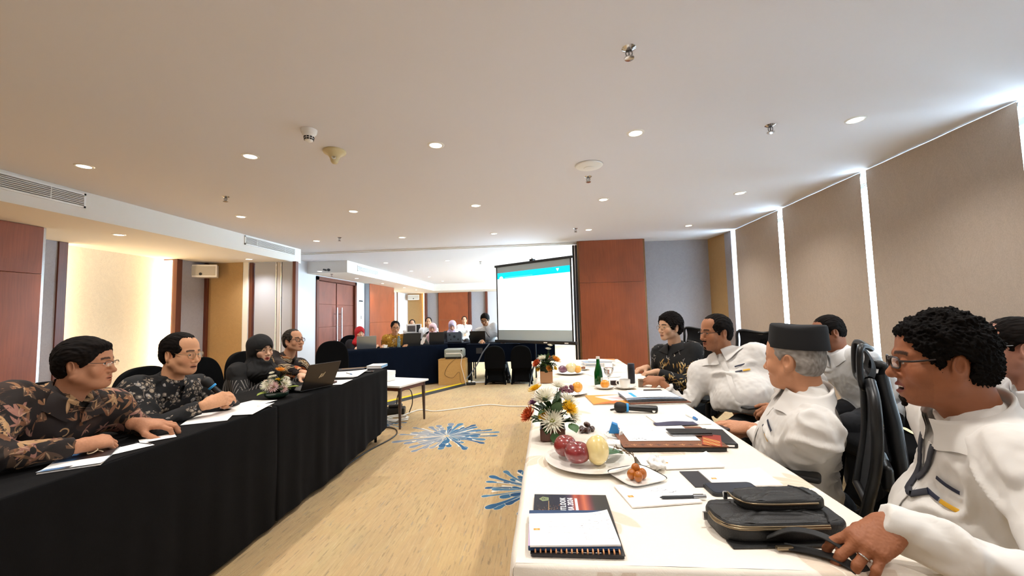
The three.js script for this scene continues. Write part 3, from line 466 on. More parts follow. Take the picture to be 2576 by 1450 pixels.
// ------------------------------------------------------------ hand (origin at the wrist, +z along the fingers, +y the back of the hand, thumb on side s of x)
function handPrims(s, curl, spread = 0.06, thumb = [0.2, 0.3, 0.3], k = 1) {
  const P = [], nails = [], W = V(0, 0, 0), mcp = [[0.027, 0, 0.086], [0.0085, 0.002, 0.091], [-0.0105, 0, 0.086], [-0.0275, -0.004, 0.076]], len = [[0.043, 0.025, 0.021], [0.047, 0.029, 0.022], [0.043, 0.027, 0.021], [0.034, 0.02, 0.018]], rad = [0.0098, 0.01, 0.0094, 0.0084];
  P.push(CAP(V(0, 0, -0.014), V(0, 0, 0.01), 0.026, 0.0255, 0.02), ELL(V(0, -0.003, 0.05), V(0.037, 0.0145, 0.044), 0.02));
  mcp.forEach((m, i) => {
    const M = V(m[0] * s, m[1], m[2]); P.push(CAP(V(m[0] * s * 0.5, 0, 0.012), M, 0.015, 0.0115, 0.014));
    let a = 0, p = M.clone(); const sp = (1.5 - i) * spread * s, c = Array.isArray(curl[i]) ? curl[i] : [curl[i] * 0.9, curl[i] * 1.1, curl[i] * 0.7];
    len[i].forEach((l, j) => { a += c[j]; const d = V(Math.sin(sp) * Math.cos(a), -Math.sin(a), Math.cos(a) * Math.cos(sp)), q = p.clone().addScaledVector(d, l), r0 = rad[i] * [1.04, 0.96, 0.88][j], r1 = rad[i] * [0.98, 0.9, 0.74][j]; P.push(CAP(p, q, r0, r1, j ? 0.004 : 0.007)); if (j === 2) nails.push([q.clone().addScaledVector(d, -0.004), V(Math.sin(sp) * Math.sin(a), Math.cos(a), Math.sin(a) * Math.cos(sp)), rad[i]]); p = q; });
  });
  const [t0, t1, t2] = thumb, cm = V(0.022 * s, -0.008, 0.02), D = (x, y, z) => V(x * s, y, z).normalize(), d1 = D(0.72 - t0 * 0.5, -0.35 - t0 * 0.5, 0.62), d2 = D(0.5 - t1 * 1.1, -0.25 - t1 * 0.35, 0.85), d3 = D(0.3 - t2 * 1.4, -0.2 - t2 * 0.4, 0.9);
  const a = cm.clone().addScaledVector(d1, 0.044), b = a.clone().addScaledVector(d2, 0.034), c = b.clone().addScaledVector(d3, 0.026);
  P.push(CAP(cm, a, 0.0165, 0.0125, 0.016), CAP(a, b, 0.0122, 0.0108, 0.005), CAP(b, c, 0.0108, 0.0085, 0.004));
  return { P, nails };
}
function handGeo(h, skin, cell) {
  const { P, nails } = handPrims(h.s, h.curl, h.spread, h.thumb), dark = [skin[0] * 0.72, skin[1] * 0.62, skin[2] * 0.58], pale = mix(skin, [0.75, 0.5, 0.42], 0.45);
  return solid(P, cell, {
    displace: (p) => 0.0005 * n3(p.x * 160, p.y * 160, p.z * 160),
    color: (p, n) => { let c = skin; const k = 1 + 0.05 * n3(p.x * 90, p.y * 90, p.z * 90); c = [c[0] * k, c[1] * k, c[2] * k]; if (n.y > 0.3 && p.z > 0.08 && p.z < 0.098) c = mix(c, dark, 0.35 * (0.5 + 0.5 * n3(p.x * 200, 1, p.z * 300))); if (n.y < -0.35) c = mix(c, pale, 0.35); for (const [q, d, r] of nails) { const v = p.clone().sub(q); if (v.length() < r * 1.15 && v.dot(d) > r * 0.35) c = mix(skin, [0.72, 0.46, 0.4], 0.6); } return c; },
  });
}
// ------------------------------------------------------------ spectacles, in head space
function glasses(parent, o) {
  const m = mat(o.color ?? '#1a1a1c', 0.3, { metalness: o.metal ?? 0.3 }), r = o.r ?? 0.0016, w = o.w ?? 0.0235, h = o.h ?? 0.016, list = [], lenses = [], zc = 0.108, hw = o.hw ?? 1;
  const rim = (s) => { const pts = []; for (let i = 0; i < 28; i++) { const a = i / 28 * 6.2832, c = Math.cos(a), q = Math.sin(a), e = 0.7; pts.push(V(s * 0.0325 + Math.sign(c) * Math.abs(c) ** e * w, -0.002 + Math.sign(q) * Math.abs(q) ** e * h, zc - Math.abs(s * 0.0325 + Math.sign(c) * Math.abs(c) ** e * w) * 0.16)); } return pts; };
  for (const s of [-1, 1]) {
    const pts = rim(s), n = pts.length;
    if (o.half) list.push(tube(pts.slice(0, 15), r, 30, 6)); else list.push(tube(pts, r, 48, 6, true));
    list.push(tube([[s * (0.0325 + w), 0.004, zc - 0.009], [s * 0.074 * hw, 0.005, 0.075], [s * 0.0785 * hw, 0.011, 0.03], [s * 0.0775 * hw, 0.014, 0.008]], r * 1.15, 30, 6));
    lenses.push(sheet((u, v) => { const p = pts[Math.round(u * n) % n]; const c = V(s * 0.0325, -0.002, zc - 0.005); const q = c.clone().lerp(p, 0.02 + v * 0.97); return [q.x, q.y, q.z]; }, n, 2));
  }
  list.push(tube([[-0.0325 + w, 0.002, zc - 0.002], [0, 0.005, zc + 0.001], [0.0325 - w, 0.002, zc - 0.002]], r, 12, 6));
  const g = part('glasses', list, m, parent); for (const l of lenses) part('lens', l, o.tint ? phys(o.tint, 0.03, { transmission: 0.85, thickness: 0, ior: 1.5 }) : MAT.glass, g); return g;
}
// ------------------------------------------------------------ a whole seated person. Positions in the spec are in the room; the group stands on the floor under the pelvis, +z the way the body faces.
const tone = (c) => { const y = c[0] * 0.3 + c[1] * 0.59 + c[2] * 0.11; return mix(c, [y, y, y], 0.12).map((v) => Math.min(0.75, v * 1.25)); };
function person(o) {
  const G = thing('person', o.label, 'person', [o.at[0], 0, o.at[1]], o.turn * RAD, o.group), R = o.turn * RAD, sc = o.scale ?? 1, cs = o.cell ?? 1;
  const toL = (p) => V(...p).sub(V(o.at[0], 0, o.at[1])).applyAxisAngle(V(0, 1, 0), -R), dirL = (p) => V(...p).normalize().applyAxisAngle(V(0, 1, 0), -R);
  const H = toL(o.head), pel = V(0, o.seat ?? 0.55, 0), hq = new THREE.Quaternion().setFromEuler(new THREE.Euler((o.nod ?? 0) * RAD, (o.look - o.turn) * RAD, (o.tilt ?? 0) * RAD, 'YXZ'));
  const fwd = V(0, 0, 1).applyQuaternion(hq), neck = H.clone().add(V(0, -(o.neckD ?? 0.16) * sc, 0)).addScaledVector(fwd, -0.035).add(V(0, 0, (o.neckZ ?? -0.012)));
  const up = neck.clone().sub(pel).normalize(), x = V(Math.cos((o.twist ?? 0) * RAD), (o.roll ?? 0), -Math.sin((o.twist ?? 0) * RAD)).normalize(); x.addScaledVector(up, -x.dot(up)).normalize(); const z = x.clone().cross(up), L = neck.distanceTo(pel), q = new THREE.Quaternion().setFromRotationMatrix(new THREE.Matrix4().makeBasis(x, up, z));
  const A = (a, b, c) => pel.clone().addScaledVector(x, a).addScaledVector(up, b).addScaledVector(z, c), sw = o.shoulder ?? 0.172, bulk = o.bulk ?? 1, belly = o.belly ?? 0, skin = tone(lin(o.skin));
  const sh = [1, -1].map((s) => A(s * sw, L - 0.07 * sc + (s > 0 ? o.shL ?? 0 : o.shR ?? 0), 0.0));
  const arms = (o.arms ?? []).map((a) => {
    const s = a.side, S = sh[s > 0 ? 0 : 1], W = toL(a.wrist), u = 0.285 * sc, f = 0.255 * sc; let d = W.distanceTo(S); if (d > u + f - 0.005) { W.sub(S).setLength(u + f - 0.005).add(S); d = u + f - 0.005; }
    const n = W.clone().sub(S).normalize(), t = (u * u - f * f + d * d) / (2 * d), hh = Math.sqrt(Math.max(0, u * u - t * t)), pole = a.pole ? dirL(a.pole) : V(s * 0.6, -0.8, -0.3); pole.addScaledVector(n, -pole.dot(n)).normalize();
    return { ...a, S, W, E: S.clone().addScaledVector(n, t).addScaledVector(pole, hh) };
  });
  // shirt or dress
  const C = [], B = [];
  C.push(ELL(A(0, 0.0, 0.005), V(0.178 * bulk, 0.14, 0.145 * bulk * (o.hemZ ?? 1)), 0.05, q), ELL(A(0, L * 0.36, 0.012 + belly * 0.06), V((0.158 + belly * 0.035) * bulk, 0.17, (0.115 + belly * 0.075) * bulk), 0.07, q), ELL(A(0, L - 0.185, 0.012), V(0.165 * bulk, 0.165, 0.115 * bulk), 0.06, q));
  C.push(CAP(A(-0.045, L - 0.05, -0.005), sh[1], 0.062 * sc, 0.057 * bulk, 0.05), CAP(A(0.045, L - 0.05, -0.005), sh[0], 0.062 * sc, 0.057 * bulk, 0.05), CAP(A(0, L - 0.035, -0.01), A(0, L - 0.01, -0.006), 0.068, 0.056, 0.04));
  if (o.bust) for (const s of [-1, 1]) C.push(ELL(A(s * 0.075, L - 0.22, 0.085), V(0.07, 0.075, 0.06), 0.05));
  B.push(ELL(A(0, L * 0.3, 0.01), V(0.13, L * 0.42, 0.09), 0.05, q), CAP(A(0, L - 0.1, -0.01), H.clone().addScaledVector(fwd, -0.03).add(V(0, -0.06, 0)), 0.05, 0.05, 0.03), CAP(A(-0.1, L - 0.07, 0), A(0.1, L - 0.07, 0), 0.045, 0.045, 0.04));
  const sl = o.sleeve ?? 1;
  for (const s of [1, -1]) {
    const a = arms.find((q2) => q2.side === s), S = sh[s > 0 ? 0 : 1], E = a ? a.E : S.clone().addScaledVector(x, s * 0.05).add(V(0, -0.27, -0.02)), W = a ? a.W : E.clone().add(V(-s * 0.02, -0.06, 0.24)), fd = W.clone().sub(E).normalize(), cuff = a?.cuff ?? 0.025;
    C.push(CAP(A(s * 0.085, L - 0.15, 0.005), S, 0.085 * sc, 0.058 * bulk, 0.08)); C.push(CAP(S, E, 0.061 * sl * bulk, 0.053 * sl, 0.075)); const end = W.clone().addScaledVector(fd, -cuff); C.push(CAP(E, end.clone().addScaledVector(fd, 0.03), 0.053 * sl, 0.037 * sl, 0.02));
    C.push(CUT(end, fd, 0.075)); B.push(CAP(S, E, 0.042, 0.036, 0.03), CAP(E, W, 0.036, 0.026, 0.03)); if (a) a.fd = fd;
  }
  // lap and legs
  const knee = (o.knees ?? [V(0.13, 0.5, 0.43), V(-0.13, 0.5, 0.43)]), foot = (o.feet ?? [V(0.13, 0.075, 0.42), V(-0.13, 0.075, 0.42)]), LG = [];
  LG.push(ELL(pel.clone().add(V(0, -0.02, 0.01)), V(0.165 * bulk, 0.105, 0.13), 0.05));
  for (const i of [0, 1]) { const hp = pel.clone().add(V(i ? -0.09 : 0.09, -0.02, 0.04)); LG.push(CAP(hp, knee[i], 0.085 * bulk, 0.066, 0.04), CAP(knee[i], foot[i].clone().add(V(0, 0.03, 0)), 0.064, 0.05, 0.03)); B.push(CAP(hp, knee[i], 0.06, 0.048, 0.04), CAP(knee[i], foot[i], 0.046, 0.032, 0.03)); }
  if (o.hemY) C.push(CUT(V(0, o.hemY, 0.2), V(0, -0.97, 0.24), 0.45, 0.01));
  // body: one skin, with finer grids for the head and the hands
  const hm = new THREE.Matrix4().compose(H, hq, V(sc, sc, sc)), inv = hm.clone().invert(), nl = neck.clone().addScaledVector(up, -0.03).applyMatrix4(inv), HP = headPrims(o.face ?? {});
  HP.push(CAP(V(0, -0.05, -0.03), nl, 0.052 + (o.face?.fat ?? 0) * 0.012, 0.058 + (o.face?.fat ?? 0) * 0.01, 0.035));
  const hc = headColor({ ...(o.face ?? {}), skin });
  const headG = solid(HP, o.headCell ?? 0.0028, { color: hc }); headG.applyMatrix4(hm);
  const geos = [solid(B, 0.016 * cs, { color: () => skin }), headG];
  for (const a of arms) if (a.hand) {
    const fz = a.fingers ? dirL(a.fingers) : a.fd.clone(), by = a.back ? dirL(a.back) : V(0, 1, 0), bx2 = by.clone().cross(fz).normalize(), yy = fz.clone().cross(bx2), hg = handGeo({ s: -a.side, ...a.hand }, skin, a.cell ?? 0.0026);
    a.M = new THREE.Matrix4().makeBasis(bx2, yy, fz).setPosition(a.W); const hs = sc * (o.hs ?? 1); if (hs !== 1) a.M.scale(V(hs, hs, hs)); hg.applyMatrix4(a.M); geos.push(hg);
  }
  part('body', mergeC(geos), SKIN, G);
  // eyes and hair
  const hn = (geo, name, m, label) => { const p = part(name, geo, m, G, label); p.applyMatrix4(hm); return p; };
  if (!o.noEyes) for (const s of [-1, 1]) { const e = eyeball(o.gaze?.[0] ?? 0, o.gaze?.[1] ?? 0).translate(s * 0.031, 0, 0.0782); hn(e, 'eye', EYE); }
  const hg = hairGeo(o.face ?? {}, (o.headCell ?? 0.0028) * 1.25); if (hg) hn(hg, 'hair', HAIR);
  if (o.beard) { const bp = []; for (const b of o.beard) bp.push(CAP(V(...b[0]), V(...b[1]), b[2], b[2] * 0.8, 0.01)); hn(solid(bp, 0.0028, { displace: (p) => 0.0012 * n3(p.x * 220, p.y * 220, p.z * 220), color: () => lin('#14100e') }), 'beard', HAIR); }
  if (o.glasses) { const h = new THREE.Group(); glasses(h, o.glasses); const gl = h.children[0]; G.add(gl); gl.applyMatrix4(hm); }
  // clothes
  const fa = (o.fold ?? 1) * 0.011, fo = o.foldSeed ?? 0;
  const fold = (p) => {
    const w = n3(p.x * 4 + fo, p.y * 4, p.z * 4), w2 = n3(p.x * 5 - fo, p.y * 5 + 7, p.z * 5), side = p.x > 0 ? 1 : -1;
    const m1 = sstep(0.0, 0.65, n3(p.x * 3.2 + 9 + fo, p.y * 4.2, p.z * 3.2)), m2 = sstep(0.05, 0.7, n3(p.x * 4.1, p.y * 3.1 + 20, p.z * 4.1 + fo)), s1 = 0.5 + 0.5 * Math.sin(52 * p.y + side * 30 * p.x + 16 * p.z + 4.2 * w), s2 = 0.5 + 0.5 * Math.sin(46 * p.x * side + 24 * p.z - 22 * p.y + 4 * w2);
    return fa * (m1 * (s1 * s1 * s1 - 0.3) + 0.8 * m2 * (s2 * s2 * s2 - 0.3) + 0.25 * w + 0.10 * n3(p.x * 30, p.y * 22, p.z * 30 + fo));
  };
  const shirtG = solid(C, (o.shirtCell ?? 0.0085) * cs, { displace: fold, pad: 0.012 });
  part(o.shirtName ?? 'shirt', o.shirtMat.map ? boxUV(shirtG) : shirtG, o.shirtMat, G);
  const sf = field(C), onShirt = (a, b, dir = 1) => { const p = A(a, b, 0.4 * dir); for (let i = 0; i < 90; i++) { const d = sf(p.x, p.y, p.z); if (d < 0.001) break; p.addScaledVector(z, -dir * Math.max(d * 0.7, 0.001)); } const e = 0.004, n = V(sf(p.x + e, p.y, p.z) - sf(p.x - e, p.y, p.z), sf(p.x, p.y + e, p.z) - sf(p.x, p.y - e, p.z), sf(p.x, p.y, p.z + e) - sf(p.x, p.y, p.z - e)).normalize(); return { p, n }; };
  if (!o.noLegs) part('trousers', solid(LG, 0.014 * cs, { displace: (p) => 0.6 * fold(p) }), mat(o.trousers ?? '#15161a', 0.9), G);
  if (o.shoes) for (const i of [0, 1]) part('shoe', solid([CAP(foot[i].clone().add(V(0, -0.03, -0.04)), foot[i].clone().add(V(0, -0.045, 0.13)), 0.042, 0.032, 0.03), CAP(foot[i], foot[i].clone().add(V(0, 0.05, 0)), 0.045, 0.048, 0.03)], 0.012), mat('#0c0c0e', 0.5), G);
  // collar
  if (o.collar !== false) {
    const nr = o.neckR ?? 0.063, cb = A(0, L - 0.012, 0.0), cn = up.clone().addScaledVector(z, -0.12).normalize(), cx = x, cz = cx.clone().cross(cn), open = o.open ?? 0.25, tip = o.tip ?? 0.05;
    const prof = (u, v) => {                                             // u along the collar, v across: stand up, then fold down
      const a = (open + (2 * Math.PI - 2 * open) * u), front = Math.pow(Math.abs(Math.cos(Math.PI * u)), 12), h0 = -0.012, h1 = 0.03 + 0.004 * Math.cos(a), hd = -0.016 - tip * front;
      let r, h; if (v < 0.4) { r = nr + 0.002 * v; h = h0 + (h1 - h0) * (v / 0.4); } else { const t = (v - 0.4) / 0.6; r = nr + 0.006 + (0.010 + 0.012 * front) * t; h = h1 + 0.003 * Math.sin(t * 3) + (hd - h1) * t; }
      const at = (r2) => cb.clone().addScaledVector(cx, Math.sin(a) * r2 * 1.05).addScaledVector(cz, Math.cos(a) * r2 * (1.05 + 0.12 * Math.max(0, Math.cos(a)))).addScaledVector(cn, h - 0.02 * Math.cos(a)); let c = at(r); if (v > 0.4) { const t = (v - 0.4) / 0.6; for (let k = 0; k < 4; k++) { r = Math.max(nr + 0.005, r + (0.007 + 0.012 * (1 - t) - sf(c.x, c.y, c.z)) * t * 0.7); c = at(r); } } return [c.x, c.y, c.z];
    };
    const cg = sheet(prof, 56, 12), cg2 = cg.clone(); { const P = cg2.attributes.position, N = cg2.attributes.normal; for (let i = 0; i < P.count; i++) P.setXYZ(i, P.getX(i) - N.getX(i) * 0.003, P.getY(i) - N.getY(i) * 0.003, P.getZ(i) - N.getZ(i) * 0.003); }
    const cj = join([cg, cg2]); part('collar', o.shirtMat.map ? boxUV(cj) : cj, o.collarMat ?? o.shirtMat, G);
  }
  return { G, A, L, x, up, z, q, H, hm, hq, hn, arms, sh, neck, onShirt, sf, skin, toL };
}
// a thin strip laid on the shirt between two or more points given as [across, up] on the chest
function onChest(P, name, pts, w, t, m, lift = 0.004) {
  const c = []; for (let i = 0; i < pts.length - 1; i++) for (let k = 0; k < 8; k++) { const u = k / 8; c.push([pts[i][0] + (pts[i + 1][0] - pts[i][0]) * u, pts[i][1] + (pts[i + 1][1] - pts[i][1]) * u]); } c.push(pts.at(-1));
  const s = c.map(([a, b]) => P.onShirt(a, b)), n = s.length;
  const g = sheet((u, v) => { const i = Math.min(n - 1, Math.round(u * (n - 1))), j = Math.min(n - 2, i), d = s[j + 1].p.clone().sub(s[j].p).normalize(), side = d.cross(s[i].n).normalize(), q = v < 0.3 ? 0 : v < 0.7 ? 1 : 0, e = v < 0.5 ? -1 : 1; const p = s[i].p.clone().addScaledVector(s[i].n, lift + q * t).addScaledVector(side, e * w / 2); return [p.x, p.y, p.z]; }, n - 1, 3);
  return part(name, g, m, P.G);
}
// ------------------------------------------------------------ tables and cloths
const damask = canvasTex(1024, 1024, (g, w, h) => {                     // 1.2 m of white damask with woven leaf sprays
  g.fillStyle = '#ece3d6'; g.fillRect(0, 0, w, h); seed = 31;
  const spray = (x, y, r, a) => { g.save(); g.translate(x, y); g.rotate(a); g.fillStyle = '#d8c7b4'; for (let k = 0; k < 7; k++) { g.save(); g.rotate((k - 3) * 0.5); g.beginPath(); g.moveTo(0, 0); g.bezierCurveTo(r * 0.3, -r * 0.3, r * 0.8, -r * 0.2, r, 0); g.bezierCurveTo(r * 0.8, r * 0.2, r * 0.3, r * 0.3, 0, 0); g.fill(); g.strokeStyle = '#e9decf'; g.lineWidth = 3; g.stroke(); g.restore(); } g.restore(); };
  for (const [x, y, r, a] of [[200, 220, 110, 0.5], [620, 130, 90, 2.2], [830, 480, 115, 4], [380, 620, 105, 1.4], [120, 850, 90, 3.1], [700, 850, 110, 5.2]]) for (const dx of [-w, 0, w]) for (const dy of [-h, 0, h]) spray(x + dx, y + dy, r, a);
  g.globalAlpha = 0.25; for (let i = 0; i < 9000; i++) { g.fillStyle = rnd() < 0.5 ? '#fbf7f0' : '#e9e0d4'; g.fillRect(rnd() * w, rnd() * h, rr(1, 9), 1); }
});
const CLOTH = mat('#ffffff', 0.82, { map: rep(damask, 0.83), bumpMap: rep(T.weave, 8), bumpScale: 0.0006 });
// a cloth over a rectangular table: flat top, rounded hem, sides falling with soft flutes
function drape(w, d, h, o = {}) {
  const e = 0.006, r = 0.012, per = 2 * (w + d), n = o.n ?? 240, rows = 14, flare = o.flare ?? 0.03, amp = o.amp ?? 0.02, s0 = o.s0 ?? 0, lift = o.lift ?? (() => 0.015);
  const edge = (s) => { s = ((s % 1) + 1) % 1 * per; if (s < w) return [s - w / 2, d / 2, 0, 1]; s -= w; if (s < d) return [w / 2, d / 2 - s, 1, 0]; s -= d; if (s < w) return [w / 2 - s, -d / 2, 0, -1]; s -= w; return [-w / 2, -d / 2 + s, -1, 0]; };
  const nrm = (s) => { let x = 0, z = 0; for (const k of [-2, -1, 0, 1, 2]) { const q = edge(s + k * 0.02 / per * 2); x += q[2]; z += q[3]; } const l = Math.hypot(x, z) || 1; return [x / l, z / l]; };
  const side = sheet((u, v) => {
    const [x, z] = edge(u), [nx, nz] = nrm(u), t = v * v * (3 - 2 * v), fl = amp * v * (n2(u * per * 3.1 + s0, 0.3) + 0.6 * n2(u * per * 7 + s0, v * 0.8)), out = e + (v < 0.1 ? r * Math.sin(v * 15.7) : r) + flare * v + fl;
    return [x + nx * out, h + e - v * v * 0 - (v < 0.1 ? r * (1 - Math.cos(v * 15.7)) : r + (v - 0.1) / 0.9 * (h - r - lift(u, x, z))), z + nz * out];
  }, n, rows);
  const top = sheet((u, v) => { const x = (u - 0.5) * (w + 2 * e), z = (0.5 - v) * (d + 2 * e); return [x, h + e + 0.0012 * n2(x * 4 + s0, z * 4) + 0.0006 * n2(x * 15, z * 3 + s0), z]; }, Math.ceil(w * 24), Math.ceil(d * 24));
  return [boxUV(side), boxUV(top)];
}
function foldingTable(name, label, [x, z], w, d, turn, cloth, clothLabel, clothMat, o = {}) {
  const t = thing(name, label, 'table', [x, 0, z], turn, o.group);
  part('tabletop', slab([-w / 2, w / 2], [TABLE - 0.03, TABLE - 0.004], [-d / 2, d / 2], 0.004), MAT.plasticGrey, t);
  for (const sx of [-1, 1]) for (const sz of [-1, 1]) part('leg', rod([sx * (w / 2 - 0.08), 0, sz * (d / 2 - 0.08)], [sx * (w / 2 - 0.08), TABLE - 0.03, sz * (d / 2 - 0.08)], 0.014), MAT.darkMetal, t);
  if (cloth) single('tablecloth', clothLabel, 'tablecloth', drape(w, d, TABLE, o), clothMat, [x, 0, z], turn, o.cgroup);
  return t;
}
// white run on the right: two tables end to end; black run on the left
foldingTable('banquet_table', 'folding table hidden under the white damask cloth nearest the camera', [0.355, -1.835], 0.87, 1.78, 0, true, 'white damask tablecloth nearest the camera, under the black sling bag and booklets', CLOTH, { s0: 4, flare: 0.035, amp: 0.014, lift: (u, x, z) => x > 0.43 ? 0.42 : 0.015 });
foldingTable('banquet_table', 'folding table hidden under the white damask cloth at the far half of the right row', [0.36, -3.87], 0.90, 2.24, 0, true, 'white damask tablecloth on the far half of the right row, under the green bottle', CLOTH, { s0: 9, flare: 0.02, amp: 0.014, lift: (u, x, z) => x > 0.44 ? 0.42 : 0.015 });
foldingTable('banquet_table', 'folding table hidden under the black cloth in front of the man in brown batik', [-2.07, -1.62], 0.6, 1.84, 0, true, 'black tablecloth in front of the man in brown batik', MAT.blackCloth, { s0: 2, flare: 0.0, amp: 0.012, lift: (u, x, z) => x < -0.29 ? 0.4 : 0.02 });
foldingTable('banquet_table', 'folding table hidden under the black cloth with the laptop and flowers', [-2.07, -3.47], 0.6, 1.80, 0, true, 'black tablecloth under the flower bowl and the dark laptop', MAT.blackCloth, { s0: 7, flare: 0.0, amp: 0.014, lift: (u, x, z) => x < -0.29 ? 0.4 : 0.03 + 0.09 * sstep(-0.3, 0.9, -z) * (x > 0 ? 1 : 0) });
{ // diagonal far table and the straight one under the screen
  foldingTable('banquet_table', 'folding table hidden under the dark cloth in front of the woman in a red headscarf', [-3.0, -7.78], 2.0, 0.62, Math.PI / 4 * 0.93, true, 'dark navy tablecloth with laptops in the far room, left of the cardboard box', MAT.navyCloth, { s0: 12, flare: 0.03, amp: 0.02, lift: (u, x, z) => z < -0.3 ? 0.4 : 0.02 });
  const t = foldingTable('banquet_table', 'dark table with a short front cloth behind the cardboard box and the projection screen', [-0.75, -8.42], 1.75, 0.6, 0.0, false);
  part('front_cloth', [slab([-0.88, 0.88], [0.4, TABLE], [0.302, 0.312], 0.004), slab([-0.89, 0.89], [TABLE - 0.005, TABLE + 0.003], [-0.31, 0.315], 0.002)], MAT.navyCloth, t); part('side_post', slab([-0.88, -0.8], [0, 0.5], [0.25, 0.3], 0.003), MAT.darkMetal, t);
  part('notice', slab([-0.68, -0.55], [0.57, 0.68], [0.312, 0.315]), MAT.plasticGrey, t);
}
{ // small white side table at the end of the black row
  const g = thing('side_table', 'small white-topped table with dark tapered legs at the end of the black row', 'table', [-2.0, 0, -5.12], -0.3);
  part('tabletop', slab([-0.36, 0.36], [0.485, 0.51], [-0.3, 0.3], 0.006), MAT.white, g); part('apron', [slab([-0.33, 0.33], [0.44, 0.485], [0.24, 0.26]), slab([-0.33, 0.33], [0.44, 0.485], [-0.26, -0.24]), slab([0.31, 0.33], [0.44, 0.485], [-0.25, 0.25]), slab([-0.33, -0.31], [0.44, 0.485], [-0.25, 0.25])], MAT.trim, g);
  for (const sx of [-1, 1]) for (const sz of [-1, 1]) part('leg', rod([sx * 0.32, 0, sz * 0.25], [sx * 0.315, 0.485, sz * 0.24], 0.013, 0.024), mat('#4a3a33', 0.5), g);
}
// ------------------------------------------------------------ chairs
function coverChair() {                                                  // banquet chair in a black stretch cover, seat facing +z
  const g = thing('covered_chair', 'x', 'chair');
  const s = new THREE.Shape(); s.moveTo(-0.21, 0); s.lineTo(0.21, 0); s.lineTo(0.215, 0.25); s.bezierCurveTo(0.215, 0.5, 0.13, 0.55, 0, 0.55); s.bezierCurveTo(-0.13, 0.55, -0.215, 0.5, -0.215, 0.25); s.lineTo(-0.21, 0);
  part('backrest', mv(extr(s, 0.035, 0.018), 0, 0.42, -0.25, -0.13), MAT.black, g);
  part('seat', slab([-0.225, 0.225], [0.36, 0.47], [-0.22, 0.24], 0.04), MAT.black, g);
  part('skirt', sheet((u, v) => { const a = u * 6.2832, c = Math.cos(a), q = Math.sin(a), e = 0.35, r = 1 + 0.12 * (1 - v) * (0.3 + 0.7 * Math.abs(Math.sin(2 * a)) ** 2) - 0.16 * Math.sin(Math.PI * v); return [Math.sign(c) * Math.abs(c) ** e * 0.215 * r, 0.02 + v * 0.4 + (v < 0.1 ? 0.09 * (1 - Math.abs(Math.sin(2 * a))) * 1 : 0), 0.01 + Math.sign(q) * Math.abs(q) ** e * 0.22 * r]; }, 72, 10), MAT.black, g);
  for (const sx of [-1, 1]) for (const sz of [-1, 1]) part('leg', rod([sx * 0.225, 0, 0.01 + sz * 0.23], [sx * 0.19, 0.4, 0.01 + sz * 0.19], 0.02, 0.024), MAT.black, g);
  scene.remove(g); names.covered_chair = -1; return g;
}
const CC = coverChair();
const chairAt = (x, z, deg, label) => copyOf(CC, [x, 0, z], deg * RAD, label, 'black covered banquet chairs');
chairAt(-2.62, -1.42, 90, 'black covered banquet chair at the left edge, behind the man in brown batik'); chairAt(-2.60, -2.10, 84, 'rounded black chair back between the man in brown batik and the man with the microphone');
chairAt(-2.75, -2.85, 84, 'black covered banquet chair with a rounded back right behind the man with the microphone'); chairAt(-3.12, -5.75, 30, 'empty black covered banquet chair in front of the double door');
chairAt(-2.95, -3.55, 84, 'black covered banquet chair under the woman in a black headscarf'); chairAt(-3.02, -4.2, 84, 'black covered banquet chair under the man in striped brown batik');
chairAt(2.13, -2.78, -92, 'tall black covered banquet chair standing empty between the second-row men'); chairAt(2.45, -3.3, -100, 'black covered banquet chair under the man looking down in the second row'); chairAt(2.25, -1.95, -95, 'black covered banquet chair behind the curly-haired man');
chairAt(-1.02, -8.02, 180, 'black covered chair pushed under the far table, left of two').scale.set(0.85, 0.75, 0.85); chairAt(-0.52, -8.04, 180, 'black covered chair pushed under the far table, right of two').scale.set(0.85, 0.75, 0.85);
